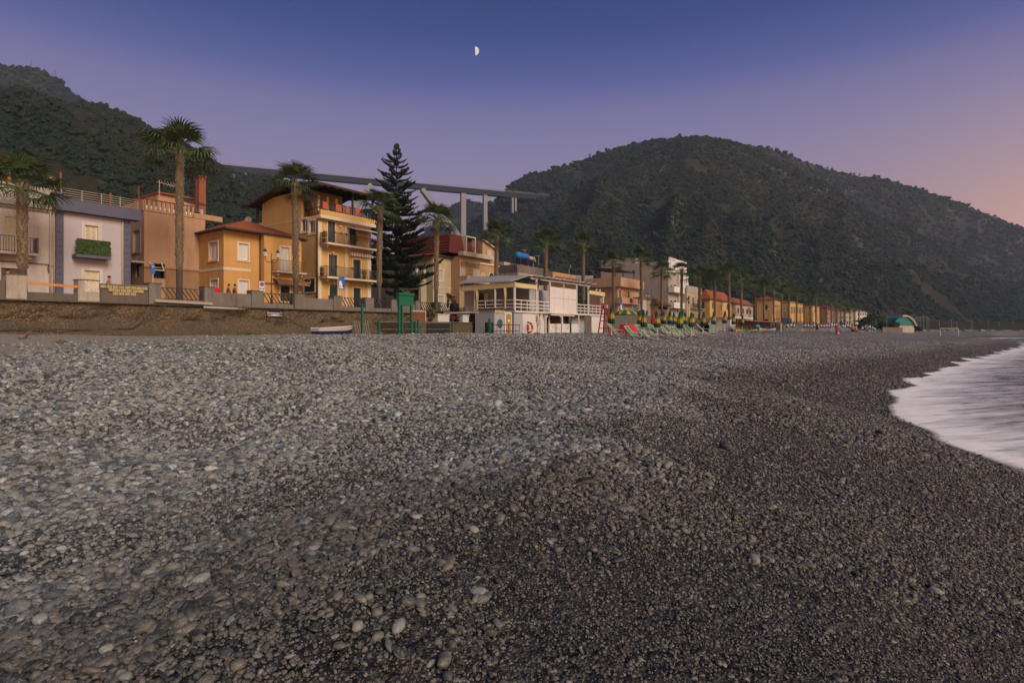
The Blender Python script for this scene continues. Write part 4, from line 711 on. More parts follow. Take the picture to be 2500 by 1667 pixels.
def antenna(px, py0, py1, d, lab):
    a, b = at(px, py0, d), at(px, py1, d); t = thing('tv_antenna', lab, 'antenna', tuple(a)); m = MB().beam(a, b, .05).beam((b.x - .9, b.y, b.z - .1), (b.x + .3, b.y, b.z), .035)
    for i in range(6): m.beam((b.x - .85 + i * .2, b.y - .3, b.z - .1), (b.x - .85 + i * .2, b.y + .3, b.z - .1), .02)
    m.build('mast', 'slab', t)
antenna(1282, 645, 610, y0 + 2.5, 'thin television antenna rising behind the blue water tank'); antenna(1315, 648, 624, y0 + 2.5, 'television antenna beside the satellite dish on the flat roof')
# --- generic farther houses
def far(name, label, pxs, pxc, pxr, ytop, d0, mat, depth=None, wins=(), swins=(), roof=None, roofmat='roof_tile', fm='dark_frame', parapet=None, style='dark', cat='house'):
    p = atb(pxc, ytop, d0); x0, y0, zt = p.x, p.y, p.z; y1 = atx(pxs, 0, x0).y if depth is None else y0 + depth
    h = House(name, label, x0, FX(pxr, y0), y0, max(y1, y0 + 3), zt, mat, ZS - .15, cat)
    for w in wins: h.win('F', h.R('F', *w[:4]), w[4] if len(w) > 4 else style, w[5] if len(w) > 5 else fm, 'cream_trim' if mat != 'pl_white' else None, tw=.1)
    for w in swins: h.win('S', h.R('S', *w[:4]), w[4] if len(w) > 4 else style, w[5] if len(w) > 5 else fm)
    h.walls()
    if parapet: h.part('cornice', parapet, 'F', (h.x0 - .2, h.x1 + .2, -.2, .3, zt + .002, zt + .3)); h.part('cornice', parapet, 'S', (h.y0 + .21, h.y1, 0, .2, zt + .002, zt + .3))
    if roof: h.hip(roof, .45, roofmat)
    return h
h = far('peach_terrace_house', 'peach house with wraparound balconies, below the tall grey block', 1436, 1508, 1560, 700, 49, 'pl_peach', wins=((1511, 1516, 708, 726), (1533, 1537, 711, 728), (1510, 1517, 752, 768), (1528, 1532, 755, 768)), fm='wood_mid')
W_ = (h.x1 - h.x0); zp = h.z1
h.part('terrace_slab', 'pl_peach', 'F', (h.x0 - .6, h.x1 + .4, -.3, .9, zp + .002, zp + .2)); h.part('terrace_parapet', 'pl_peach', 'F', (h.x0 - .6, h.x1 + .4, .7, .9, zp + .202, zp + 1.7)); h.part('terrace_slab', 'pl_peach', 'S', (h.y0 + .31, h.y1, .0, .6, zp + .002, zp + .2)); h.part('terrace_parapet', 'pl_peach', 'S', (h.y0 - .69, h.y1, .45, .6, zp + .202, zp + 1.7))
h.balcony('F', h.x0 - .5, h.x1, at(1528, 741, h.y0).z, 1.1, 1.0, 'pl_peach', solid='pl_peach', bracket=False); h.part('railing_panel', 'iron_dark', 'F', (h.x0 + W_ * .3, h.x0 + W_ * .42, 1.101, 1.13, at(1528, 741, h.y0).z + .1, at(1528, 741, h.y0).z + .9), (h.x0 + W_ * .68, h.x0 + W_ * .8, 1.101, 1.13, at(1528, 741, h.y0).z + .1, at(1528, 741, h.y0).z + .9))
MB().extr([(h.x0 - .3, h.y0 + .3, zp + 3.2), (h.x1 - 1, h.y0 + .3, zp + 3.2), (h.x1 - 1, h.y0 + .3, zp + 3.4), (h.x0 - .3, h.y0 + .3, zp + 3.4)], (0, 6, .5)).build('terrace_canopy', 'wood_dark', h.root)
for u in (h.x0, h.x0 + W_ * .35, h.x1 - 1.3): MB().beam((u, h.y0 + .5, zp + .2), (u, h.y0 + .5, zp + 3.2), .15).build('canopy_post', 'wood_dark', h.root)
MB().extr([(h.x0 - .2, h.y0 + 5, zp + 1.2), (h.x0 - .2, h.y0 + 9, zp + 1.2), (h.x0 - .2, h.y0 + 9, zp + 2.6), (h.x0 - .2, h.y0 + 5, zp + 2.3)], (.1, 0, 0)).build('white_awning', 'awning_white', h.root)
M('shutter_blue', (.02, .07, .20), .5)
h = far('tall_grey_block', 'tall stained grey apartment block with white balconied front and blue shutters', 1467, 1632, 1676, 637, 49, 'pl_grey', wins=((1636, 1641, 695, 711, 'dark', 'shutter_blue'), (1644, 1651, 695, 711, 'dark', 'shutter_blue'), (1636, 1641, 733, 750, 'dark', 'shutter_blue'), (1644, 1651, 733, 750, 'dark', 'shutter_blue'), (1637, 1650, 655, 672, 'dark', 'shutter_blue')), swins=((1542, 1550, 660, 668), (1567, 1571, 694, 704)))
u2 = FX(1660, h.y0); h.part('front_skin', 'white_paint', 'F', (h.x0 - .02, h.x1 + .02, .001, .06, h.z1 - 2.2, h.z1 + .8), (FX(1654, h.y0), h.x1, .061, .5, 4.4, h.z1 - 2.2)); h.part('crenel', 'white_paint', 'F', *[(h.x0 + i * .55, h.x0 + i * .55 + .3, .061, .3, h.z1 + .3, h.z1 + .82) for i in range(7)])
for py in (713, 751): h.balcony('F', h.x0 - .1, u2, at(1640, py, h.y0).z, 1.3, 1.1, 'white_paint', solid='white_paint', bracket=False)
MB().box(h.x0 + .02, h.x0 + 4, atx(1550, 0, h.x0).y, h.y1 + .02, h.z1 + .01, h.z1 + 1.3).build('stair_tower', 'pl_grey', h.root)
far('brown_gabled_house', 'small brown house with open timber gable beside the tall grey block', 1592, 1604, 1634, 745, 47, 'pl_tan', wins=((1608, 1613, 766, 778), (1618, 1624, 767, 778), (1606, 1630, 748, 756, 'open')), roof=1.6, roofmat='wood_mid')
far('pale_low_house', 'pale plastered low house between the peach terrace house and brown gabled house', 1553, 1562, 1590, 729, 48, 'pl_pale', wins=((1559, 1564, 757, 770), (1576, 1581, 758, 770)), parapet='wood_mid')
h = far('cream_house', 'cream house with grey parapet, adjoining the white front with blue shutters', 1672, 1677, 1712, 713, 47.5, 'pl_beige', wins=((1679, 1684, 722, 742), (1690, 1694, 727, 748), (1702, 1706, 730, 750), (1690, 1695, 765, 782), (1703, 1707, 767, 782)), fm='wood_mid'); h.part('parapet', 'pl_grey', 'F', (h.x0, h.x1, -.3, .1, h.z1 + .002, h.z1 + 1.5)); h.balcony('F', h.x0 + 2.2, h.x1 - .2, at(1698, 753, h.y0).z, .9, 1.0)
far('yellow_hip_roof_house', 'yellow house with long red hipped roof, next to the cream house', 1713, 1733, 1786, 731, 47.5, 'pl_yellow', wins=((1738, 1741, 737, 753), (1759, 1762, 739, 756), (1774, 1778, 743, 756), (1759, 1763, 776, 790), (1777, 1781, 777, 790)), swins=((1714, 1719, 738, 755),), roof=2.6, fm='green_door')
far('white_tiled_house', 'white two-storey house with red tile roof between two yellow buildings', 1788, 1796, 1838, 742, 47.5, 'pl_pale', wins=((1800, 1804, 752, 764), (1812, 1816, 753, 765), (1822, 1827, 754, 766), (1830, 1834, 756, 766)), roof=1.8)
for i, (a, b, c, yt, lb, ww) in enumerate(((1848, 1886, 1907, 731, 'yellow hall with red roof, barred by rows of small slit windows', [(1889 + q * 4.2, 1891 + q * 4.2, 744, 750) for q in range(4)] + [(1890 + q * 4, 1892 + q * 4, 776, 783) for q in range(4)]), (1910, 1929, 1962, 738, 'yellow hall with tall slit windows and flat roof, second of the row', [(1931 + q * 3.8, 1933.2 + q * 3.8, 749, 765) for q in range(8)] + [(1931 + q * 3.8, 1933 + q * 3.8, 783, 791) for q in range(8)]), (1966, 1984, 2000, 748, 'narrow yellow hall with a pale window band, last of the row', [(1988, 1996, 757, 761)]))):
    h = far('yellow_hall', lb, a, b, c, yt, 47, 'pl_yellow', wins=ww, swins=((1868, 1874, 744, 756), (1866, 1875, 779, 800)) if i == 0 else (), roof=1.2 if i == 0 else None, parapet=None if i == 0 else 'pl_peach')
far('dark_red_house', 'dark red brick house with white balconies beyond the yellow halls', 1992, 2016, 2046, 754, 47, 'pl_brown', wins=[(2020 + q * 7, 2023 + q * 7, yy, yy + 6) for q in range(4) for yy in (762, 774, 786)], roof=2.5, roofmat='mansard_tile', fm='white_paint')
far('grey_far_house', 'plain grey house far along the sea front, beside the dark red house', 2041, 2047, 2060, 762, 46, 'pl_grey', wins=[(2050, 2052, 772, 778), (2055, 2057, 772, 778), (2050, 2052, 784, 790)], parapet='slab')
far('beige_far_house', 'beige far house with brown shutters behind the last palms', 2058, 2064, 2082, 764, 46, 'pl_beige', wins=[(2067 + q * 5, 2069 + q * 5, yy, yy + 6) for q in range(3) for yy in (772, 784)], parapet='slab', fm='wood_mid')
far('white_far_house', 'white stepped house above the umbrella pines at the end of the street', 2082, 2090, 2122, 757, 46, 'pl_white', wins=[(2094 + q * 6, 2097 + q * 6, yy, yy + 6) for q in range(4) for yy in (764, 776)], parapet='white_paint')
far('flat_roof_pavilion', 'long low white pavilion with flat roof behind the umbrella pines', 2150, 2152, 2192, 772, 43, 'pl_white', depth=8, wins=[(2156 + q * 6, 2160 + q * 6, 778, 784) for q in range(5)], parapet='white_paint')
# ---------------------------------------------------------------- far sea wall and embankment
m = MB(); xs_ = [XW] + list(range(50, 420, 10)) + [440, 480, 560]
for a, b in zip(xs_[:-1], xs_[1:]): m.extr([(a, bend(a, 40.4), 1.5), (b, bend(b, 40.4), 1.5), (b, bend(b, 40.4), 5.05), (a, bend(a, 40.4), 5.05)], (0, .45, 0))
tag(m.build('far_sea_wall', 'concrete_dark'), 'plain grey sea wall running on behind the sunshades', 'wall')
nu, nv = 60, 10; V = np.zeros((nu, nv, 3))
for i in range(nu):
    t = i / (nu - 1); c = atd(2150 + 620 * t, HY, 245 + 95 * t); dv = np.array([CA, SA])
    for j in range(nv): w = j / (nv - 1); V[i, j] = [c.x + dv[0] * (w * 34), c.y + dv[1] * (w * 34), 1.2 + 6.0 * min(1, w * 1.7) ** .8 + (fbm(np.array([t * 30.]), np.array([w * 6]), 3, 5)[0] - .5) * 1.6]
o = npmesh('embankment', V.reshape(-1, 3), gridfaces(nu, nv), MATS['hillside']); tag(o, kind='structure')
M('rock', (.20, .19, .18), .9, .35, 1.2, .5, 6)
m = MB(); rr = random.Random(5)
for i in range(420):
    t = rr.random(); c = atd(2160 + 560 * t, HY, 236 + 95 * t - rr.uniform(0, 12)); random.seed(i); m.ico((c.x, c.y, 1.0 + rr.uniform(0, 1.3)), rr.uniform(.5, 1.5), 1, (1.2, 1, .7), .25)
tag(m.build('breakwater_rocks', 'rock'), 'heap of grey breakwater rocks along the far shore', 'rocks', kind='stuff')
# ---------------------------------------------------------------- viaduct
M('bridge_concrete', (.24, .235, .24), .85, .1, .05); M('bridge_steel', (.045, .062, .09), .6, .1, .05)
ZB = 152.; bl, br = atd(505, 0, 520), atd(1312, 0, 641); dirb = Vector((br.x - bl.x, br.y - bl.y, 0)); Lb = dirb.length; ub = dirb / Lb; Lb += 28; nb = Vector((-ub.y, ub.x, 0))
vd = thing('viaduct', 'high motorway viaduct spanning the valley on tall piers and slanted legs', 'bridge', (bl.x, bl.y, 0))
def bp(s, n, z): return bl * 1 * Vector((1, 1, 0)) + ub * s + nb * n + Vector((0, 0, z)) if False else Vector((bl.x, bl.y, 0)) + ub * s + nb * n + Vector((0, 0, z))
m = MB(); m.extr([bp(0, -5.5, ZB), bp(0, 5.5, ZB), bp(0, 3, ZB - 4.2), bp(0, -3, ZB - 4.2)], ub * Lb); m.build('girder', 'bridge_steel', vd)
m = MB(); m.extr([bp(0, -6, ZB + .01), bp(0, 6, ZB + .01), bp(0, 6, ZB + .5), bp(0, -6, ZB + .5)], ub * Lb); m.build('deck', 'bridge_steel', vd)
m = MB()
for n_ in (-5.9, 5.9):
    m.beam(bp(0, n_, ZB + 1.8), bp(Lb, n_, ZB + 1.8), .15, .2); m.beam(bp(0, n_, ZB + 1.1), bp(Lb, n_, ZB + 1.1), .12, .2)
    for i in range(int(Lb / 3)): m.beam(bp(i * 3, n_, ZB + .5), bp(i * 3, n_, ZB + 2), .15)
m.build('parapet', 'bridge_concrete', vd)
def bs(px): # distance along the deck seen at a picture column
    t = (px - CX) / FPX; f = Vector((CA, SA, 0)); r = Vector((SA, -CA, 0)); p = Vector((bl.x, bl.y, 0)); a = p.dot(r) - t * p.dot(f); b = ub.dot(r) - t * ub.dot(f); return -a / b
def dep(s): q = bp(s, 0, 0); return q.x * CA + q.y * SA
for px, w, yb_ in ((599, 3.5, 760), (700, 4.5, 760), (1130.5, 6.0, 760), (1184, 4.8, 760), (1250, 2.4, 760), (1257.5, 2.4, 760)):
    s = bs(px); zb_ = EYE + (HY - yb_) / FPX * dep(s); m = MB(); e = w / 2; m.extr([bp(s - e * 1.0, -2.5, zb_), bp(s + e * 1.0, -2.5, zb_), bp(s + e * .85, -2.5, ZB - 4.2), bp(s - e * .85, -2.5, ZB - 4.2)], nb * 5); m.build('pier', 'bridge_concrete', vd)
for p0, p1, yb_ in ((1030, 1126, 580), (905, 800, 590)):
    s0, s1 = bs(p0), bs(p1); zb_ = EYE + (HY - yb_) / FPX * dep(s1)
    for n_ in (-3.6, 3.6): MB().beam(bp(s0, n_ * .6, ZB - 4), bp(s1, n_ * 1.7, zb_ - 4), 3.0, 4.2).build('slanted_leg', 'bridge_concrete', vd)
# ---------------------------------------------------------------- palms
k = NT('palm_leaf'); r_ = k.n('ShaderNodeObjectInfo').outputs['Random']; v = k.coord(); k.set('Base Color', k.mix(k.noise(v, 3, 3), k.mix(r_, (.022, .05, .016), (.06, .10, .028)), (.07, .105, .032))); k.set('Roughness', .5); k.b.inputs['Specular IOR Level'].default_value = .4; MATS['palm_leaf'] = k.m
M('palm_boot', (.20, .15, .10), .9, .6, 7, .5, 20); M('palm_bark', (.075, .062, .052), .95, .3, 3, .6, 18)
def frond_into(m, T, rr, seg=19, droop=.5):
    def P(x, y, z): return tuple(T @ Vector((x, y, z)))
    L = 1.22; pet = [(0, 0, 0), (.55, 0, .06), (L, 0, -.02)]
    m.tube([P(*p) for p in pet], [.035, .028, .018], 4)
    for i in range(seg):
        a = -1.75 + 3.5 * i / (seg - 1) + rr.uniform(-.06, .06); ln = (1.18 - .16 * abs(a)) * rr.uniform(.88, 1.08); ca, sa = math.cos(a), math.sin(a); fold = .10 * math.cos(i * math.pi)
        w = .052; dz = [0, .03 + fold * .3, -.05 - droop * .12, -.2 - droop * rr.uniform(.35, .65)]; rs = [0, .4, .75, 1.0]; ws = [.012, w, w * .62, .004]
        pts = [(L + ca * ln * q * (1 if q < .8 else .97), sa * ln * q, -.02 + z) for q, z in zip(rs, dz)]
        for (p, w0), (q, w1) in zip(zip(pts[:-1], ws[:-1]), zip(pts[1:], ws[1:])):
            m.quad(P(p[0] + sa * w0, p[1] - ca * w0, p[2]), P(q[0] + sa * w1, q[1] - ca * w1, q[2]), P(q[0] - sa * w1, q[1] + ca * w1, q[2]), P(p[0] - sa * w0, p[1] + ca * w0, p[2]))
def frond_mesh(i):
    m = MB(); frond_into(m, Matrix(), random.Random(i), droop=.15 + .3 * (i % 3)); me = bpy.data.meshes.new('frond'); me.from_pydata(m.v, [], m.f); me.materials.append(MATS['palm_leaf']); return me
FR = [frond_mesh(i) for i in range(6)]
def crown_layout(rr, n=27):
    out = []
    for i in range(n):
        q = i / (n - 1); el = math.radians(86 - 104 * q ** .9 + rr.uniform(-9, 9)); az = i * 2.39996 + rr.uniform(-.25, .25); out.append((az, el, (.8 + .3 * min(1, q * 2.2)) * rr.uniform(.88, 1.1), i))
    return out
def trunk(m_b, m_s, H, rr, fine=True):
    lean = rr.uniform(-.05, .05); n = int(H / .4) + 2; ctr = lambda z: (lean * (z / 6) ** 2, lean * .5 * math.sin(z * .4), z); zb = min(2.3, H * .25)
    zs = [H * i / n for i in range(n + 1)]; m_s.tube([ctr(z) for z in zs], [(.26 - .06 * min(1, z / .8)) if z < zb else .17 + .03 * (z / H) for z in zs], 12)
    step = .15 if fine else .25; z = zb
    while z < H - .02:
        cx, cy, _ = ctr(z); k_ = 8 if fine else 7; off = rr.random() * 6; tp = (z / H); rad = .17 + .025 * tp + (.10 if z > H - .8 else 0) * (z - H + .8)
        for j in range(k_):
            a = off + j * 2 * math.pi / k_ + rr.uniform(-.12, .12); ca, sa = math.cos(a), math.sin(a); out = rr.uniform(.05, .15); hh = step * rr.uniform(1.2, 2.2); w = .085 * (1 if fine else 1.5)
            b0 = (cx + ca * rad - sa * w, cy + sa * rad + ca * w, z); b1 = (cx + ca * rad + sa * w, cy + sa * rad - ca * w, z); t0 = (cx + ca * (rad + out) - sa * w * .45, cy + sa * (rad + out) + ca * w * .45, z + hh); t1 = (cx + ca * (rad + out) + sa * w * .45, cy + sa * (rad + out) - ca * w * .45, z + hh); bk = (cx + ca * (rad - .02), cy + sa * (rad - .02), z + hh * .92)
            m_b.quad(b0, b1, t1, t0); m_b.quad(t0, t1, bk); m_b.quad(b0, t0, bk); m_b.quad(b1, bk, t1)
        z += step
    return ctr(H)
PALMS = [(55, 392, 42.0, 1.0, 'stout fan palm in front of the old white house'), (438, 312, 42.0, 1.16, 'tallest fan palm, beside the corner of the orange house'), (722, 408, 42.0, 1.0, 'fan palm between the orange house and tall yellow house'), (926, 470, 42.0, 1.0, 'fan palm at the right edge of the tall yellow house, before the araucaria'), (1065, 504, 41.6, 1.0, 'fan palm in front of the beige villa'), (1212, 545, 41.5, 1.0, 'fan palm in front of the arches of the brown house'), (1332, 567, 41.5, 1.0, 'fan palm rising behind the beach bar roof'), (1424, 573, 41.5, 1.0, 'fan palm between the beach bar and peach terrace house'), (1498, 618, 41.5, 1.0, 'fan palm in front of the peach terrace house'), (1566, 609, 41.5, 1.0, 'fan palm in front of the blank side of the tall grey block'), (1616, 641, 41.5, 1.0, 'fan palm before the small brown gabled house'), (1664, 642, 41.5, 1.0, 'fan palm in front of the blue shutters')]
for i, (px, py, d0, cs, lb) in enumerate(PALMS):
    rr = random.Random(100 + i); p = atb(px, HY, d0); top = atb(px, py, d0).z; H = top - ZS - 1.45 * cs; t = thing('palm_tree', lb, 'palm tree', (p.x, p.y, ZS), 'fan palms along the promenade'); mb, ms = MB(), MB(); e = trunk(mb, ms, H, rr, i < 10)
    o = ms.build('trunk', 'palm_bark', None, True); o.parent = t; q = mb.build('leaf_bases', 'palm_boot'); q.parent = o; tag(q, kind='stuff')
    for az, el, sc, j in crown_layout(rr):
        f = bpy.data.objects.new('frond', FR[j % 6]); COL.objects.link(f); f.parent = t; f.location = (e[0], e[1], e[2] - .25 + .35 * max(0, math.sin(el))); f.rotation_euler = (rr.uniform(-.3, .3), -el, az); f.scale = (sc * cs * .97,) * 3
cv = []
for i in range(3):
    rr = random.Random(300 + i); mb, ms, mc = MB(), MB(), MB(); e = trunk(mb, ms, 9.0, rr, False)
    for az, el, sc, j in crown_layout(rr, 23): frond_into(mc, Matrix.Translation((e[0], e[1], e[2] - .1)) @ Euler((rr.uniform(-.3, .3), -el, az)).to_matrix().to_4x4() @ Matrix.Scale(sc * 1.5, 4), rr, 13, .5)
    cv.append((ms, mb, mc))
FARP = [(1708, 658), (1745, 660), (1780, 652), (1810, 677), (1843, 690), (1865, 688), (1889, 697), (1908, 706), (1925, 700), (1945, 712), (1963, 718), (1978, 720), (1992, 716), (2006, 722), (2018, 726), (2030, 729), (2042, 733), (2053, 737), (2063, 741), (2075, 744), (2086, 746), (2097, 749)]
proto = []
FLAB = ['before the join of the cream house and yellow hipped-roof house', 'in front of the yellow hipped-roof house front', 'rising highest by the far end of the yellow hipped-roof house', 'behind the white kiosk roof', 'at the near corner of the first yellow hall', 'before the blank side of the first yellow hall', 'before the slit windows of the first yellow hall', 'between the first and second yellow halls', 'at the near corner of the second yellow hall', 'before the tall slit windows of the second yellow hall', 'between the second hall and the narrow last hall', 'before the narrow last yellow hall']
for i, (px, py) in enumerate(FARP):
    dd = 1400 * (9.6 + 1.9) / (HY - py); t0 = (px - CX) / FPX; p = atd(px, HY, dd); bb = atb(px, HY, 41.5)
    if dd > bb.x * CA + bb.y * SA: p = bb
    H = EYE + (HY - py) / FPX * (p.x * CA + p.y * SA) - ZS - 1.4
    if i < 3:
        t = thing('palm_tree', 'x', 'palm tree', (p.x, p.y, ZS), 'fan palms along the promenade'); ms, mb, mc = cv[i]; o = ms.build('trunk', 'palm_bark', None, True); o.parent = t; q = mb.build('leaf_bases', 'palm_boot'); q.parent = o; tag(q, kind='stuff'); c = mc.build('crown', 'palm_leaf'); c.parent = t; proto.append(t)
    else: t = copy_tree(proto[i % 3]); t.location = (p.x, p.y, ZS)
    t.rotation_euler[2] = i * 1.3; t.scale = (1, 1, H / 9.0); t['label'] = 'fan palm ' + FLAB[i] if i < len(FLAB) else 'slender fan palm in the dense row before the dark red and far houses'
    for c in t.children:
        if c.name.startswith('crown'): c.scale = (1, 1, 9.0 / H); c.location.z = 9.0 * (1 - 9.0 / H)
# ---------------------------------------------------------------- araucaria
k = NT('araucaria_leaf'); v = k.coord(); k.set('Base Color', k.mix(k.noise(v, 2, 3), (.010, .022, .012), (.026, .045, .022))); k.set('Roughness', .75); MATS['araucaria_leaf'] = k.m; M('tree_bark', (.06, .05, .045), .95, .3, 4, .5, 15)
def ar_branch(i):
    rr = random.Random(500 + i); m = MB(); ax = lambda q: (q * 4.0, 0.06 * math.sin(q * 5 + i), -.42 * math.sin(q * math.pi * .75) * 1.0 + .85 * q ** 2.2); m.tube([ax(q / 6) for q in range(7)], [.07, .06, .055, .05, .045, .04, .02], 5)
    for j in range(19):
        q = .12 + .87 * j / 18; b = Vector(ax(q))
        for sgn in (-1, 1):
            ln = (1.15 * (1 - abs(q - .5) * .9)) * rr.uniform(.75, 1.15); d = Vector((.55 + .3 * q, sgn * (.9 - .4 * q), rr.uniform(.05, .3))).normalized(); p1 = b + d * ln * .55; p2 = p1 + (d + Vector((.1, 0, .55))).normalized() * ln * .5; m.tube([b, p1, p2], [.045, .075, .03], 4)
            for _ in range(2): s0 = b + d * ln * rr.uniform(.25, .8); dd = (d * .5 + Vector((rr.uniform(-.3, .6), sgn * rr.uniform(.0, .5), rr.uniform(.25, .7)))).normalized(); m.tube([s0, s0 + dd * ln * .22, s0 + dd * ln * .42], [.035, .06, .02], 4)
    me = bpy.data.meshes.new('branch'); me.from_pydata(m.v, [], m.f); me.materials.append(MATS['araucaria_leaf']); return me
AB = [ar_branch(i) for i in range(4)]
p = at(968, HY, 47.5); top = at(968, 352, 47.5).z; H = top - ZS; rr = random.Random(9)
t = thing('araucaria_tree', 'tall dark araucaria with tiered upturned branches beside the tall yellow house', 'tree', (p.x, p.y, ZS)); o = MB().tube([(0, 0, q * H / 10) for q in range(11)], [.34 - .032 * q for q in range(11)], 10).build('trunk', 'tree_bark', None, True); o.parent = t
z = 1.2; a0 = 0
while z < H - .1:
    q = z / H; ln = (4.7 * (1 - q) ** .62 * (.55 + .45 * min(1, q / .22)) + .25) if q < .9 else 4.6 * (1 - q) ** .75 * .9 + .15
    if q < .16: ln *= .42
    nb_ = 7 if q < .7 else 5
    for j in range(nb_):
        b = bpy.data.objects.new('branch', AB[(j + int(z * 3)) % 4]); COL.objects.link(b); b.parent = t; b.location = (0, 0, z + rr.uniform(-.12, .12)); sc = ln / 4 * rr.uniform(.72, 1.15); b.rotation_euler = (0, -.12 * q + rr.uniform(-.06, .06) - (.45 if q > .93 else 0), a0 + j * 2 * math.pi / nb_ + rr.uniform(-.15, .15)); b.scale = (sc, sc if sc > .35 else .35, max(.5, sc))
    z += .98 - .32 * q; a0 += .5
# ---------------------------------------------------------------- leafy trees
k = NT('pine_leaf'); v = k.coord(); k.set('Base Color', k.mix(k.noise(v, .8, 3), (.012, .028, .012), (.035, .058, .022))); k.set('Roughness', .8); MATS['pine_leaf'] = k.m
def leafy(name, lb, px, pyb, pyt, wpx, depth, cat='tree', mat='pine_leaf', trunk_h=.35, n=900, lobes=16, grp=None, seed=1, zb=None):
    rr = random.Random(seed); b = atd(px, pyb, depth); H = (pyb - pyt) / FPX * depth; R = wpx / 2 / FPX * depth; z0 = b.z if zb is None else zb; H = b.z + H - z0; t = thing(name, lb, cat, (b.x, b.y, z0), grp); m = MB(); m.tube([(0, 0, -.3), (R * .05, 0, H * trunk_h * .6), (0, R * .04, H * .7)], [H * .035, H * .028, H * .01], 7)
    for i in range(5): a = i * 1.257; m.tube([(0, 0, H * trunk_h * .7), (R * .55 * math.cos(a), R * .55 * math.sin(a), H * .72)], [H * .018, H * .006], 5)
    o = m.build('trunk', 'tree_bark', None, True); o.parent = t; m = MB(); ls = []
    for i in range(lobes): a = rr.uniform(0, 6.28); q = math.sqrt(rr.random()) * .72; ls.append((R * q * math.cos(a), R * q * math.sin(a), H * (trunk_h + .1 + (1 - trunk_h - .22) * rr.uniform(.15, .95) * (1 - .5 * q)), R * rr.uniform(.32, .5)))
    for i in range(n):
        lx, ly, lz, lr = rr.choice(ls); d = Vector((rr.gauss(0, 1), rr.gauss(0, 1), rr.gauss(0, .8))).normalized() * lr * rr.uniform(.55, 1.05); c = Vector((lx, ly, lz)) + d; s = R * .075 * rr.uniform(.7, 1.5); a = Vector((rr.gauss(0, 1), rr.gauss(0, 1), rr.gauss(0, 1))).normalized() * s; q = a.cross(d + Vector((rr.gauss(0, .3) * lr, rr.gauss(0, .3) * lr, 0))); q = q.normalized() * s * .7 if q.length > 1e-6 else Vector((0, 0, s)); m.quad(c - a, c - q, c + a, c + q)
    for lx, ly, lz, lr in ls: random.seed(int(lx * 99) + seed); m.ico((lx, ly, lz), lr * .72, 1, (1, 1, .85), .2)
    o = m.build('crown', mat); o.parent = t; return t
leafy('umbrella_pine', 'broad dark umbrella pine at the end of the sunshades', 2132, 812, 760, 62, 185, n=1500, lobes=22, seed=2, zb=2.3, trunk_h=.12)
leafy('umbrella_pine', 'lower rounded pine in front of the broad umbrella pine', 2116, 812, 776, 46, 178, n=1100, lobes=16, seed=3, zb=2.3, trunk_h=.12)
leafy('round_tree', 'small dark round tree beside the green arched hall', 2180, 812, 780, 32, 180, n=900, lobes=12, seed=4, zb=2.3, trunk_h=.12)
leafy('palmetto_bush', 'spiky dark bush in front of the far slope beside the arched hall', 2240, 816, 793, 22, 175, n=500, lobes=8, seed=5, zb=2.0, trunk_h=.1)
rid = [(1440, 386, 750), (2021, 417, 925), (2031, 420, 925), (2052, 430, 928), (2062, 432, 928), (2072, 433, 928), (2085, 432, 930), (2098, 434, 930), (1885, 366, 905), (1705, 338, 665), (1733, 340, 668), (1758, 342, 668)]
for i, (px, py, dd) in enumerate(rid):
    w = 8 if i < 8 else 13; leafy('ridge_tree', 'lone tree on the left shoulder of the main mountain' if i == 0 else 'spindly lone tree in the row on the right-hand ridge' if i < 8 else 'bushy tree standing out where the far ridge meets the mountain' if i == 8 else 'rounded tree standing out on the summit of the main mountain', px, py + 5, py - (13 if i < 8 else 9), w, dd, trunk_h=.45 if i < 8 else .2, n=160, lobes=6, grp='lone trees on the skyline', seed=20 + i)
M('mast_grey', (.16, .15, .15), .7)
def pylon(px, pyb, pyt, dd, lb):
    b, tp = atd(px, pyb, dd), atd(px, pyt, dd); t = thing('pylon', lb, 'pylon', tuple(b)); H = tp.z - b.z; m = MB(); w = H * .09
    for sx, sy in ((-1, -1), (1, -1), (1, 1), (-1, 1)): m.beam((b.x + sx * w, b.y + sy * w, b.z - 3), (b.x + sx * w * .2, b.y + sy * w * .2, tp.z), H * .022)
    for q in (.25, .5, .75): e = w * (1 - .8 * q); m.beam((b.x - e, b.y - e, b.z + q * H), (b.x + e, b.y - e, b.z + (q + .15) * H), H * .016); m.beam((b.x + e, b.y - e, b.z + q * H), (b.x - e, b.y - e, b.z + (q + .15) * H), H * .016)
    for q in (.82, .95): m.beam((b.x - w * 1.1, b.y, b.z + q * H), (b.x + w * 1.1, b.y, b.z + q * H), H * .016)
    m.build('lattice', 'mast_grey', t)
pylon(76, 166, 150, 700, 'lattice pylon on the crest of the far left hill'); pylon(134, 192, 172, 710, 'lattice pylon just below the crest of the far left hill'); pylon(222, 262, 244, 715, 'pylon on the lower slope line of the far left hill'); pylon(571, 470, 425, 330, 'thin mast among the trees below the viaduct')
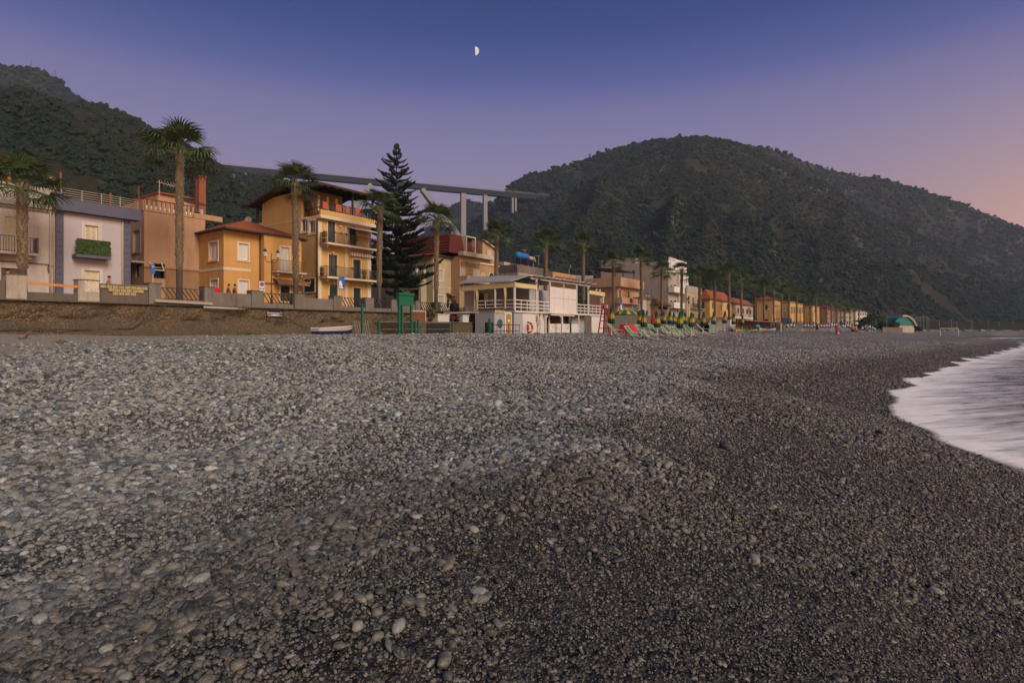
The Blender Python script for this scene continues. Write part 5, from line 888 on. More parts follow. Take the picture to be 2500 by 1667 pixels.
# ---------------------------------------------------------------- street lamps and signs
M('lamp_iron', (.04, .04, .045), .5, .15); k = NT('lamp_glass'); k.set('Base Color', (.5, .48, .45, 1)); k.set('Roughness', .3); MATS['lamp_glass'] = k.m
def lamp(px, lb, d0=42.4, H=4.75):
    p = atb(px, HY, d0); t = thing('street_lamp', lb, 'street lamp', (p.x, p.y, ZS), 'twin lantern lamps along the promenade')
    def b(m, n, mt, par=t, sm=False): o = m.build(n, mt, None, sm); o.parent = par; return o
    b(MB().lathe([(.17, 0), (.17, .12), (.11, .2), (.1, .6), (.06, .7), (.045, 1.2), (.06, 1.25), (.04, 1.3), (.035, H - 1.2), (.07, H - 1.15), (.03, H - 1.05), (.03, H - .55), (.0, H - .4)], 10), 'post', 'lamp_iron')
    for s in (-1, 1):
        b(MB().tube([(0, 0, H - 1.15), (s * .22, 0, H - 1.25), (s * .45, 0, H - 1.15), (s * .55, 0, H - .95), (s * .55, 0, H - .82)], .025, 6), 'arm', 'lamp_iron')
        o = b(MB().lathe([(.10, H - .80), (.17, H - .42)], 6, (s * .55, 0, 0)), 'lantern', 'lamp_glass'); b(MB().lathe([(.06, H - .84), (.11, H - .81), (.11, H - .79)], 6, (s * .55, 0, 0)), 'lantern_base', 'lamp_iron', o); b(MB().lathe([(.2, H - .42), (.12, H - .28), (.05, H - .22), (.03, H - .14), (.0, H - .1)], 6, (s * .55, 0, 0)), 'lantern_cap', 'lamp_iron', o)
    return t
for px, lb in ((663, 'black twin-lantern lamp post in front of the orange corner house'), (1027, 'black twin-lantern lamp post in front of the beige villa'), (1460, 'twin-lantern lamp post beside the end of the beach bar'), (1581, 'twin-lantern lamp post before the pale low house'), (1680, 'twin-lantern lamp post before the cream house'), (1762, 'twin-lantern lamp post before the yellow hipped-roof house'), (1829, 'twin-lantern lamp post beside the white kiosk'), (1876, 'twin-lantern lamp post in front of the first yellow hall'), (1916, 'twin-lantern lamp post between the first and second yellow hall'), (1954, 'twin-lantern lamp post before the second yellow hall'), (1985, 'twin-lantern lamp post before the narrow last yellow hall')): lamp(px, lb)
M('sign_blue', (.02, .13, .45), .4, .05); M('sign_white', (.65, .65, .65), .5, .03); M('sign_red', (.45, .02, .025), .4, .05)
def pole(m, x, y, z0, z1, r=.03): return m.tube([(x, y, z0), (x, y, z1)], r, 8)
def signpost(name, lb, px, py, d, build):
    p = atb(px, py, d); t = thing(name, lb, 'sign', (p.x, p.y, ZS)); o = pole(MB(), 0, 0, 0, p.z - ZS + .35).build('pole', 'slab'); o.parent = t; build(t, p.z - ZS); return t
def disc(r, y0=-.035, th=.02, c=(0, 0, 0)): return MB().tube([(c[0], y0, c[2]), (c[0], y0 - th, c[2])], r, 24)
def addp(m, n, mt, t, loc=(0, 0, 0)): o = m.build(n, mt); o.parent = t; o.location = loc; return o
def s_nopark(t, z): addp(MB().box(-.21, .21, -.03, -.015, -.42, .42), 'plate', 'sign_white', t, (0, 0, z)); q = addp(disc(.17), 'red_disc', 'sign_red', t, (0, 0, z + .2)); addp(disc(.13, -.056, .006), 'blue_disc', 'sign_blue', t, (0, 0, z + .2)); addp(MB().beam((-.09, -.07, -.09), (.09, -.07, .09), .012, .03, (0, 1, 0)), 'red_bar', 'sign_red', t, (0, 0, z + .2)); addp(disc(.07, -.031), 'small_disc', 'sign_blue', t, (-.1, 0, z - .15)); addp(disc(.07, -.031), 'small_disc', 'sign_blue', t, (.1, 0, z - .15))
signpost('no_parking_sign', 'white no-parking plate with red and blue disc before the orange house', 639, 700, 42.2, s_nopark)
signpost('blue_sign', 'narrow blue sign on a grey pole beside the peach apartment house', 373, 657, 42.2, lambda t, z: (addp(MB().box(-.12, .12, -.05, -.03, -.3, .3), 'plate', 'sign_blue', t, (0, 0, z)), addp(MB().beam((-.06, -.06, .12), (0, -.06, .22), .03, .01, (0, 1, 0)).beam((.06, -.06, .12), (0, -.06, .22), .03, .01, (0, 1, 0)), 'arrow', 'sign_white', t, (0, 0, z))))
signpost('red_sign', 'red round traffic sign just showing over the concrete parapet', 528, 712, 42.2, lambda t, z: addp(disc(.3), 'disc', 'sign_red', t, (0, 0, z)))
def s_banner(w, h):
    def f(t, z): o = addp(MB().box(.06, .06 + w, -.04, -.03, -h / 2, h / 2), 'cloth', 'sign_blue', t, (0, 0, z)); addp(MB().extr([(.1, -.046, -h * .42), (.06 + w * .8, -.046, -h * .42), (.06 + w * .6, -.046, -h * .1), (.06 + w * .4, -.046, h * .22), (.1, -.046, h * .16)], (0, .004, 0)), 'white_patch', 'sign_white', t, (0, 0, z)); addp(disc(.1, -.05, .006), 'emblem', 'lamp_iron', t, (.06 + w * .78, 0, z - h * .22)); addp(MB().box(.12, .06 + w * .5, -.053, -.048, -h * .32, -h * .29).box(.12, .06 + w * .42, -.053, -.048, -h * .22, -h * .19), 'print_lines', 'sign_blue', t, (0, 0, z))
    return f
signpost('blue_banner', 'blue and white printed banner hanging from a pole by the tall yellow house', 825, 691, 41.3, s_banner(.62, 1.05))
signpost('blue_banner', 'blue and white banner on a pole before the peach terrace house', 1514, 748, 40.6, s_banner(.9, 1.2))
signpost('round_blue_sign', 'round blue sign on a pole between the peach terrace house and its neighbour', 1544, 752, 40.6, lambda t, z: (addp(disc(.42), 'disc', 'sign_blue', t, (0, 0, z)), addp(MB().beam((-.1, -.07, .1), (.12, -.07, -.15), .06, .01, (0, 1, 0)), 'arrow', 'sign_white', t, (0, 0, z))))
# ---------------------------------------------------------------- silver car showing in the gap of the wall
k = NT('car_paint'); k.set('Base Color', (.42, .43, .45, 1)); k.set('Metallic', .5); k.set('Roughness', .3); MATS['car_paint'] = k.m; M('rubber', (.02, .02, .02), .8); k = NT('tail_light'); k.set('Base Color', (.4, .01, .01, 1)); k.set('Roughness', .25); MATS['tail_light'] = k.m
xc0, xc1 = GX0, GX1
MB().box(xc0 - .15, xc0, 40.45, 43, 3.4, 4.23).build('gap_jamb', 'rubble', wall); MB().box(xc1, xc1 + .15, 40.45, 43, 3.4, 4.23).build('gap_jamb', 'rubble', wall); MB().box(xc0, xc1, 40.3, 43, 3.3, 3.47).build('gap_floor', 'rubble', wall); MB().box(xc0, xc1, 43, 43.1, 3.4, 4.23).build('gap_back', 'dark_inside', wall)
ct = thing('silver_car', 'silver car tail with red lights showing in the gap under the fence', 'car', ((xc0 + xc1) / 2 + .05, 40.5, 3.475)); w = (xc1 - xc0) * .44
prof = [(-.02, .12), (-.06, .2), (-.06, .34), (0, .4), (.02, .5), (.14, .72), (.75, .74), (.8, .12)]
def cp(m, n, mt, sm=False): o = m.build(n, mt, None, sm); o.parent = ct; return o
cp(MB().extr([(-w, y, z) for y, z in prof], (2 * w, 0, 0)), 'body', 'car_paint'); cp(MB().extr([(-w * .82, .012, .5), (-w * .82, .135, .7), (-w * .82, .15, .7), (-w * .82, .03, .5)], (w * 1.64, 0, 0)), 'rear_window', 'glass'); cp(MB().box(-w * 1.0, w * 1.0, -.1, .05, .1, .2), 'bumper', 'rubber')
for s_ in (-1, 1): cp(MB().box(s_ * w * .95, s_ * w * .55, -.075, -.02, .27, .38), 'tail_light', 'tail_light'); cp(MB().tube([(s_ * w * .8, .08, .11), (s_ * w * .98, .08, .11)], .11, 14), 'wheel', 'rubber')
cp(MB().box(-w * .35, w * .35, -.073, -.05, .22, .3), 'number_plate', 'sign_white')
# ---------------------------------------------------------------- beach furniture near the wall
M('gate_green', (.008, .11, .065), .5, .1); M('boat_navy', (.012, .022, .085), .3, .05); M('boat_white', (.55, .53, .50), .35, .05); M('wire', (.3, .3, .3), .6)
gy = 33.0
def gp(px, y=gy): x = at(px, HY, y).x; return x, G(x, y)
xa, za = gp(974); xb, zb_ = gp(1004); gt = thing('green_gate_frame', 'tall green metal gate frame with a boxed lintel standing on the pebbles', 'gate', (xa, gy, za))
for x in (xa, xa + .32, xb): MB().beam((x, gy, za - .3), (x, gy, za + 3.2), .16).build('post', 'gate_green', gt)
MB().box(xa - .1, xb + .12, gy - .12, gy + .12, za + 2.3, za + 3.12).build('lintel_panel', 'gate_green', gt); MB().box(xa - .16, xb + .18, gy - .2, gy + .2, za + 3.122, za + 3.3).build('cap', 'gate_green', gt); MB().box((xa + xb) / 2 - .2, (xa + xb) / 2 + .35, gy - .1, gy + .1, za + 3.302, za + 3.42).build('ridge_cap', 'gate_green', gt)
for px, h_, lb in ((884, 2.2, 'tall thin green post beside the striped pallet under the wall'), (925, 1.1, 'short green fence post between the tall post and green gate'), (1021, 1.25, 'green fence post below the brown lattice panel'), (1014, 1.1, 'darker short green post just beside the fence post under the lattice'), (1104, 1.2, 'green fence post in front of the stone planter terrace'), (1195, 1.2, 'green fence post by the dark barrel and beach booth'), (1290, 1.1, 'green post carrying the orange life ring'), (1393, 1.2, 'green fence post before the beach bar counter')):
    y = gy if px < 1150 else 27.5; x, z = gp(px, y); o = MB().beam((x, y, z - .3), (x, y, z + h_), .13).build('green_post', 'gate_green'); o['label'] = lb; o['category'] = 'post'; o['group'] = 'green posts along the pebbles'
pz_ = [gp(p, gy) for p in (925, 1021, 1104)]; m = MB()
for q in (.45, 1.0): m.tube([(x, gy, z + q) for x, z in pz_], .012, 4)
tag(m.build('wire_fence', 'wire'), 'two thin wires strung between the short green posts', 'fence')
m = MB(); x, z = gp(892, 35.0)
pal = thing('leaning_pallet', 'grey slatted pallet leaning on the rubble wall beside the tall green post', 'pallet', (x, 36, z)); M('old_wood', (.16, .13, .105), .9, .3, 6)
for i in range(7): MB().beam((x + i * .22, 36.0, z - .1), (x + i * .22 + .03, 36.4, z + 1.15), .09, .03).build('slat', 'old_wood', pal)
for q in (.25, .8): MB().beam((x - .05, 36.12 + q * .28, z + q), (x + 1.45, 36.12 + q * .28, z + q), .06, .06).build('rail', 'old_wood', pal)
# boat
bx0, bx1 = at(769, HY, 36).x, at(860, HY, 36).x; L = bx1 - bx0; bz_ = G((bx0 + bx1) / 2, 36) - .05; bt = thing('rowing_boat', 'small white rowing boat with navy blue hull pulled up under the wall', 'boat', (bx0, 36, bz_))
nS = 18; rows = []
for i in range(nS):
    q = i / (nS - 1); w = .62 * (1 - max(0, (q - .45) / .55) ** 2.2) * (.86 + .14 * min(1, q * 4)); sh = .62 + .16 * q ** 2; kz = .0 + .32 * max(0, (q - .72) / .28) ** 2; rows.append((q * L + (.12 * 0), w, sh, kz))
def hull(z0, z1, mat, nm, out=0):
    m = MB()
    for s_ in (-1, 1):
        pr = None
        for x, w, sh, kz in rows:
            f = lambda t: (bx0 + x, 36 + s_ * (w * (.45 + .55 * t ** .6) + out), bz_ + kz + (sh - kz) * t); cur = [f(z0 + (z1 - z0) * j / 3) for j in range(4)]
            if pr:
                for j in range(3): m.quad(pr[j], cur[j], cur[j + 1], pr[j + 1])
            pr = cur
    for ii in ((0,) if z1 < 1 or z0 > 0 else (0,)):
        x, w, sh, kz = rows[0]; f = lambda t, s_: (bx0 + x, 36 + s_ * (w * (.45 + .55 * t ** .6)), bz_ + sh * t); m.quad(f(z0, -1), f(z0, 1), f(z1, 1), f(z1, -1))
    return m.build(nm, mat, bt, False)
hull(0, .62, 'boat_navy', 'lower_hull'); hull(.62, 1.0, 'boat_white', 'upper_hull'); m = MB()
for s_ in (-1, 1): m.tube([(bx0 + x, 36 + s_ * w, bz_ + sh) for x, w, sh, kz in rows], .045, 6)
m.build('gunwale', 'boat_white', bt); m = MB()
for (x, w, sh, kz), (x2_, w2_, sh2, _) in zip(rows[:-1], rows[1:]): m.quad((bx0 + x, 36 - w, bz_ + sh - .18), (bx0 + x2_, 36 - w2_, bz_ + sh2 - .18), (bx0 + x2_, 36 + w2_, bz_ + sh2 - .18), (bx0 + x, 36 + w, bz_ + sh - .18))
m.build('inner_floor', 'boat_white', bt)
for q in (.25, .5): MB().box(bx0 + q * L, bx0 + q * L + .25, 35.5, 36.5, bz_ + .5, bz_ + .56).build('thwart', 'wood_mid', bt)

o = MB(); rr = random.Random(8)
def tuft(px, d, z, w, h_, lb, n=160):
    c = at(px, HY, d); m = MB()
    for i in range(n): a = rr.uniform(-w, w); b = Vector((c.x + a, d + rr.uniform(-.25, .25), z)); t_ = b + Vector((rr.gauss(0, .1), rr.gauss(0, .1), h_ * rr.uniform(.4, 1.1) * (1 - abs(a) / w * .6))); s_ = Vector((.025, 0, 0)); m.quad(b - s_, b + s_, t_)
    tag(m.build('weed_tuft', 'ivy'), lb, 'weeds')
tuft(602, 38.6, G(at(602, HY, 38.6).x, 38.6) - .05, .9, .45, 'patch of dark green weeds at the foot of the rubble wall'); tuft(690, 39.6, 3.4, .6, .3, 'weeds growing on the sill below the silver car', 90); tuft(596, 40.1, 4.1, .5, .3, 'weeds sprouting beside the end of the drain pipe', 80)
# planter terrace
tx0, tx1 = at(1012, HY, 35).x, at(1203, HY, 35).x; te = thing('planter_terrace', 'low rubble stone terrace carrying planter boxes and flower pots', 'terrace', (tx0, 35, 2))
MB().box(tx0, tx1, 35.05, 41.2, 1.8, 3.30).build('terrace_fill', 'rubble', te); MB().box(tx0 - .05, tx1, 34.95, 35.3, 3.302, 3.36).build('coping', 'concrete', te)
MB().box(at(1042, HY, 35).x, at(1098, HY, 35).x, 34.97, 35.049, 2.0, 3.2).build('niche', 'dark_inside', te)
def tp(px, d=35.6): return at(px, HY, d).x
lt = thing('lattice_panel', 'brown diagonal lattice panel beside the green gate', 'lattice', (tp(1006), 35.4, 3.3)); a, b = tp(1006, 35.4), tp(1039, 35.4); z0, z1 = 3.32, 4.25
m = MB()
for e in ((a, z0, b, z0), (a, z1, b, z1), (a, z0, a, z1), (b, z0, b, z1)): m.beam((e[0], 35.4, e[1]), (e[2], 35.4, e[3]), .06, .05)
m.build('frame', 'white_paint', lt)
def lattice(x0, x1, z0, z1, y, mat, par, st=.14):
    m = MB(); H_ = z1 - z0; W_ = x1 - x0; n = int((W_ + H_) / st)
    for i in range(1, n):
        c = i * st
        for fl in (0, 1):
            p0 = (min(c, W_), max(0, c - W_)); p1 = (max(0, c - H_), min(c, H_)); f = (lambda u: W_ - u) if fl else (lambda u: u)
            m.beam((x0 + f(p0[0]), y + fl * .02, z0 + p0[1]), (x0 + f(p1[0]), y + fl * .02, z0 + p1[1]), .035, .012, (0, 1, 0))
    return m.build('laths', mat, par)
lattice(a, b, z0, z1, 35.38, 'terracotta', lt); 
M('planter_white', (.58, .56, .54), .7, .12, 4)
for p0, p1, lb in ((1064, 1092, 'long white slatted planter box on the stone terrace'), (1125, 1140, 'tall square white planter box with a thick rim'), (1168, 1182, 'square white planter box beside the big leafy shrub')):
    a, b = tp(p0), tp(p1); t = thing('planter_box', lb, 'planter', (a, 35.6, 3.36), 'white planter boxes')
    for i in range(4): MB().box(a, b, 35.35, 35.35 + (b - a) * .7, 3.36 + i * .155, 3.36 + i * .155 + .14).build('board', 'planter_white', t)
    MB().box(a - .06, b + .06, 35.29, 35.41 + (b - a) * .7, 3.98, 4.06).build('rim', 'planter_white', t)
def shrub(px, d, z, r, h_, lb, name='potted_shrub', mat='ivy', pot=True, n=420, cat='plant', grp=None):
    x = at(px, HY, d).x; t = thing(name, lb, cat, (x, d, z), grp); rr = random.Random(int(px * 7)); hz = .32 if pot else 0
    if pot: o = MB().lathe([(.13, 0), (.19, .28), (.21, .28), (.21, .33), (.17, .33)], 14).build('pot', 'terracotta', None, True); o.parent = t
    m = MB()
    for i in range(6): a = rr.uniform(0, 6.28); m.tube([(0, 0, hz - .05), (r * .4 * math.cos(a), r * .4 * math.sin(a), hz + h_ * .6)], .012, 4)
    for i in range(n):
        d_ = Vector((rr.gauss(0, 1), rr.gauss(0, 1), rr.gauss(0, 1))).normalized() * rr.random() ** .4; c = Vector((d_.x * r, d_.y * r, hz + h_ * .5 + d_.z * h_ * .5)); a = Vector((rr.gauss(0, 1), rr.gauss(0, 1), rr.gauss(0, 1))).normalized() * r * .17; q = a.cross(Vector((rr.gauss(0, 1), rr.gauss(0, 1), rr.gauss(0, 1)))).normalized() * r * .08; m.quad(c - a, c - q, c + a, c + q)
    o = m.build('foliage', mat); o.parent = t; return t
M('leaf_olive', (.10, .105, .04), .7, .3, 8); M('leaf_red', (.20, .05, .03), .7, .4, 8)
shrub(1051, 35.8, 3.34, .62, 1.0, 'round olive green shrub in a terracotta pot beside the lattice panel', mat='leaf_olive'); shrub(1104, 35.8, 3.34, .4, .3, 'low reddish plant in a clay pot between the white planters', mat='leaf_red', n=200); shrub(1118, 35.8, 3.34, .25, .35, 'small clay pot plant against the tall square planter', n=120); shrub(1150, 35.8, 3.34, .4, .35, 'low spreading pot plant between the two square planters', mat='leaf_red', n=200); shrub(1192, 35.6, 3.34, .75, 1.9, 'big dark leafy shrub beside the beach bar pergola', n=700); shrub(1124, 38.5, 3.9, .3, .8, 'flowering plant before the pointed arch of the brown house', mat='leaf_olive', n=200); shrub(1107, 41.5, 5.3, .35, .4, 'flower pot standing on the promenade railing by the villa', mat='leaf_olive', n=160)
for px, zz, d, r, h_, lb in ((791, 10.96, 46.1, .32, .75, 'bushy plant at the near end of the upper balcony'), (866, 10.96, 46.1, .4, .9, 'tall plant in front of the second upper balcony door'), (786, 7.73, 46.0, .25, .5, 'small plant at the near end of the lower balcony'), (889, 7.73, 46.0, .3, .7, 'plant beside the chair end of the lower balcony')): shrub(px, d, zz, r, h_, lb, 'balcony_plant', n=260)
for px, zz in ((816, 11.85), (832, 11.85), (846, 11.85), (822, 8.6), (860, 8.6), (868, 8.6)): shrub(px, 45.72, zz, .22, .22, 'red flowers in a box hung on the balcony railing of the tall yellow house', 'flower_box', 'leaf_red', False, 120, 'flowers', 'red balcony flowers')
# ---------------------------------------------------------------- beach bar
YB = 30.0; BZ = 4.38; b_ = lambda px, d=YB: at(px, HY, d).x
M('bar_white', (.60, .56, .54), .75, .07, 1.5, .15, 40, stain=.25); M('bar_grey', (.33, .33, .35), .8, .1, 1.5); M('canvas', (.55, .46, .24), .8, .12, 1.5); M('bar_brown', (.12, .065, .04), .8, .2, 4); M('ochre_door', (.35, .19, .04), .6, .1)
bar = thing('beach_bar', 'white two-storey timber beach bar with pergola terraces and pale yellow awnings', 'beach bar', (b_(1256), YB, 2.2)); x0, x1 = b_(1256), b_(1474); xl = x0; yk = 34.6
def bb(n, mt, *bs, par=bar):
    m = MB()
    for q in bs: m.box(*q)
    return m.build(n, mt, par)
bb('deck', 'bar_white', (x0, x1, YB - .1, yk + 4, BZ - .16, BZ))
for px in (1256, 1309, 1342, 1407, 1436, 1472):
    x = b_(px); zt = 6.95 if px in (1256, 1472) else 7.5; bb('post', 'bar_white', (x - .08, x + .08, YB - .08, YB + .08, BZ, zt))
for y in (32.2, yk): bb('post', 'bar_white', (x0 - .07, x0 + .07, y - .07, y + .07, BZ, 6.9 + (y - 30) * .02))
def rail(xa, xb, y, par=bar):
    for z in (.32, .62, .98): bb('rail', 'bar_white', (xa, xb, y - .03, y + .03, BZ + z - .05, BZ + z + .04))
    n = max(1, int((xb - xa) / .85))
    for i in range(1, n): x = xa + (xb - xa) * i / n; bb('baluster', 'bar_white', (x - .03, x + .03, y - .031, y + .031, BZ, BZ + .92))
rail(x0 + .08, b_(1342) - .08, YB); rail(b_(1407) + .08, x1 - .08, YB)
for z in (.32, .62, .98): bb('side_rail', 'bar_white', (x0 - .03, x0 + .03, YB + .08, yk, BZ + z - .05, BZ + z + .04))
for y in (31.1, 33.3): bb('side_baluster', 'bar_white', (x0 - .031, x0 + .031, y, y + .06, BZ, BZ + .92))
pa, pb = b_(1343) + .07, b_(1407) - .08; pm = (pa + pb) / 2
for a, b in ((pa, pm - .05), (pm + .05, pb)):
    for c, d in ((BZ - .2, BZ + 1.42), (BZ + 1.46, BZ + 2.55)): bb('wall_panel', 'bar_white', (a, b, YB - .02, YB + .1, c, d))
    m = MB()
    for i in range(16): e = a + (b - a) * i / 16; m.box(e, e + (b - a) / 16 * .7, YB, YB + .05, BZ + 2.56, BZ + 3.0)
    m.build('slat_vent', 'bar_brown', bar)
bb('panel_post', 'bar_white', (pm - .048, pm + .048, YB - .05, YB + .11, BZ, 7.5)); bb('back_wall', 'bar_grey', (x0 + .8, x1 - .3, yk + 1.8, yk + 2, BZ, 7.3)); bb('inner_wall', 'bar_grey', (b_(1318), b_(1342) - .1, YB + 1.2, YB + 1.3, BZ, 7.3)); bb('window_glass', 'glass', (x0 + 2.2, x0 + 4.2, yk + 1.72, yk + 1.79, BZ + .9, BZ + 2))
ra, rb = b_(1297), b_(1440); m = MB(); m.extr([(ra, YB - .35, 7.62), (rb, YB - .35, 7.62), (rb, yk + 2.5, 7.9), (ra, yk + 2.5, 7.9)], (0, 0, .07)); rf = m.build('roof', 'gutter', bar); bb('roof_beam', 'bar_white', (ra, rb, YB - .1, YB + .1, 7.42, 7.6))
for i in range(9): x = ra + .4 + i * (rb - ra - .6) / 8; MB().beam((x, YB - .9, 7.7), (x, YB + .6, 7.62), .07, .13).build('rafter', 'bar_white', rf)
M('lean_roof', (.30, .29, .28), .7); MB().extr([(x0 - .2, YB + .3, 6.97), (ra - .01, YB + .1, 7.75), (ra - .01, yk + 2, 7.95), (x0 - .3, yk + 2, 7.1)], (0, 0, .08)).build('side_roof', 'lean_roof', bar)
MB().extr([(x0, YB - .12, 6.9), (b_(1307), YB - .12, 6.88), (b_(1307), YB - .12, 6.5), (x0, YB - .12, 6.55)], (0, .02, 0)).build('awning', 'canvas', bar); MB().extr([(x0 - .1, YB - .12, 6.9), (x0 - .1, yk + 1.6, 6.85), (x0 - .1, yk + 1.6, 6.35), (x0 - .1, YB - .12, 6.5)], (.02, 0, 0)).build('awning', 'canvas', bar); MB().extr([(b_(1437), YB - .12, 7.0), (x1 + .05, YB - .12, 6.95), (x1 + .05, YB - .12, 6.5), (b_(1437), YB - .12, 6.62)], (0, .02, 0)).build('awning', 'canvas', bar)
def curtain(x, y, z0, z1, w):
    m = MB(); n = 14; t_ = [(math.sin(i * 1.9) * .06) for i in range(n + 1)]
    lv = [(z1, 1), (z1 - .5, .8), ((z0 + z1) / 2, .45), (z0, .5)]
    for (za, wa), (zb2, wb) in zip(lv[:-1], lv[1:]):
        for i in range(n): a, b = i / n - .5, (i + 1) / n - .5; m.quad((x + a * w * wa, y + t_[i], za), (x + b * w * wa, y + t_[i + 1], za), (x + b * w * wb, y + t_[i + 1], zb2), (x + a * w * wb, y + t_[i], zb2))
    m.build('curtain', 'canvas', bar)
curtain(x0 - .02, 31.0, BZ + .1, 6.5, .5); curtain(x0 - .02, yk - .3, BZ + .1, 6.4, .5); curtain(b_(1420), YB + 1.2, BZ + .1, 6.7, .45); curtain(x1 - .25, YB + .2, BZ + .4, 6.6, .5)
g0 = 2.0
bb('lower_wall', 'bar_white', (b_(1277), b_(1330), YB + .05, YB + .2, g0, BZ - .17)); bb('lower_wall', 'bar_grey', (x0 + .02, b_(1277) - .02, YB + .06, YB + .2, g0, BZ - .17)); bb('lower_wall', 'bar_white', (b_(1444), x1, YB + .05, YB + .2, g0, BZ - .17)); bb('lower_side_wall', 'bar_grey', (x0 + .02, x0 + .15, YB + .21, yk, g0, BZ - .17)); bb('lower_back_wall', 'bar_brown', (b_(1330), b_(1420), YB + 1.6, YB + 1.7, g0, BZ - .17)); bb('store_wall', 'bar_grey', (b_(1413), b_(1444) - .01, YB + .9, YB + 1.0, g0, BZ - .17)); bb('counter', 'bar_white', (b_(1340), b_(1411), YB - .05, YB + .25, g0, 3.25)); bb('counter_dark', 'bar_brown', (b_(1344), b_(1405), YB + .3, YB + .9, 3.0, 3.2))
for px in (1330, 1340, 1373, 1412, 1444): x = b_(px); bb('lower_post', 'bar_white', (x - .07, x + .07, YB - .07, YB + .049, g0, BZ - .17))
bb('porch_beam', 'bar_white', (b_(1327), b_(1384), YB - .9, YB - .75, BZ - .35, BZ - .2)); bb('porch_roof', 'bar_white', (b_(1325), b_(1386), YB - 1.0, YB - .11, BZ - .19, BZ - .1))
for px in (1331, 1371): x = b_(px, YB - .8); bb('porch_post', 'bar_white', (x - .07, x + .07, YB - .9, YB - .76, g0, BZ - .351)); MB().beam((x + .05, YB - .83, 3.75), (x + (.4 if px < 1350 else -.4), YB - .83, BZ - .36), .07).build('porch_brace', 'bar_white', bar)
M('print_black', (.03, .025, .02), .8); rr = random.Random(4); m = MB()
for px, z in ((1350, 2.95), (1357, 2.9), (1366, 2.75), (1383, 2.95), (1388, 2.9)):
    x = b_(px)
    for i in range(7): a, c = x + rr.uniform(-.25, .3), z + rr.uniform(-.16, .16); m.beam((a, YB - .056, c), (a + rr.uniform(-.14, .14), YB - .056, c + rr.uniform(-.1, .1)), .006, .035, (0, 1, 0))
m.build('painted_marks', 'print_black', bar)
def floods(px, py): p = at(px, py, YB - .3); o = MB().lathe([(.05, 0), (.14, .1), (.16, .22), (.05, .25)], 10).build('floodlight', 'lamp_iron', None, True); o.location = (p.x, YB - .4, p.z); o.rotation_euler = (2.2, 0, .4); tag(o, 'black floodlight bracketed to the ' + ('peak' if px < 1400 else 'far end') + ' of the beach bar roof', 'floodlight')
floods(1312, 682); floods(1440, 700)
hut = thing('beach_booth', 'small grey-white booth with ochre door and round green sign beside the bar', 'booth', (b_(1207, 28.4), 28.4, 2.1)); hx0, hx1 = b_(1207, 28.4), b_(1252, 28.4); hz = 4.3
def hb(n, mt, *bs, par=hut):
    m = MB()
    for q in bs: m.box(*q)
    return m.build(n, mt, par)
hb('wall', 'bar_grey', (hx0, hx1 - .25, 28.4, 30, 1.9, hz)); hb('roof', 'wood_dark', (hx0 - .15, hx1 - .1, 28.2, 30, hz + .002, hz + .1)); d0_, d1_ = b_(1234, 28.4), b_(1246, 28.4); d = hb('door', 'ochre_door', (d0_, d1_, 28.35, 28.398, 2.0, hz - .35)); hb('door_notice', 'sign_white', (d0_ + .28, d0_ + .5, 28.33, 28.349, 3.3, 3.5), par=d); hb('door_frame', 'bar_white', (d0_ - .18, d0_ - .001, 28.33, 28.399, 1.9, hz - .2), (d1_ + .001, d1_ + .1, 28.33, 28.399, 1.9, hz - .2), (d0_, d1_, 28.33, 28.399, hz - .34, hz - .2))
m = MB()
for i in range(8): a = hx0 + i * (d0_ - .2 - hx0) / 8; m.box(a, a + (d0_ - .2 - hx0) / 8 * .6, 28.3, 28.38, hz - .28, hz - .02)
m.build('scalloped_edge', 'canvas', hut); cx_ = b_(1220, 28.4); sgn = MB().tube([(cx_, 28.39, 3.15), (cx_, 28.35, 3.15)], .36, 24).build('round_sign', 'green_door', hut); MB().beam((cx_ - .42, 28.34, 3.17), (cx_ + .3, 28.34, 3.12), .012, .09, (0, 1, 0)).build('sign_band', 'canvas', sgn)
o = MB().lathe([(.3, 0), (.34, .1), (.33, .9), (.3, .95)], 16, (b_(1194, 28.3), 28.3, G(b_(1194, 28.3), 30.5))).build('barrel', 'rubber', None, True); tag(o, 'black barrel beside the beach booth', 'barrel')
m = MB(); xx, zz = b_(1203, 27.4), G(b_(1203, 27.4), 27.4)
for q in (.25, .75): m.tube([(xx, 27.4, zz + q), (b_(1268, 27.4), 27.4, zz + q)], .03, 5)
for i in range(8): e = xx + (b_(1268, 27.4) - xx) * i / 7; m.tube([(e, 27.4, zz - .1), (e, 27.4, zz + .8)], .02, 5)
tag(m.build('iron_rail', 'iron_dark'), 'low dark iron rail in front of the beach booth door', 'railing')
yt = thing('yucca_plant', 'tall thin yucca with spiky heads in front of the beach bar', 'plant', (b_(1311, 28.5), 28.5, G(b_(1311, 28.5), 28.5))); m = MB(); hd = [(-.05, 1.6), (.42, 1.75), (.02, 2.15)]
o = MB().lathe([(.25, 0), (.3, .18), (.27, .18)], 12).build('pot', 'bar_brown'); o.parent = yt; m.tube([(0, 0, .1), (.03, 0, .8), (-.05, 0, 1.6)], .035, 6); m.tube([(.03, 0, .7), (.3, 0, 1.1), (.42, 0, 1.75)], .03, 6); o = m.build('stem', 'old_wood'); o.parent = yt; m = MB(); rr = random.Random(2)
for hx, hz_ in hd[:2] + [(-.02, 1.25)]:
    for i in range(46): d_ = Vector((rr.gauss(0, 1), rr.gauss(0, 1), rr.uniform(-.6, 1.3))).normalized() * rr.uniform(.3, .5); b = Vector((hx, 0, hz_)); s_ = d_.cross(Vector((0, 0, 1))).normalized() * .018; m.quad(b - s_, b + s_, b + d_ + Vector((0, 0, -.06)))
o = m.build('leaves', 'ivy'); o.parent = yt
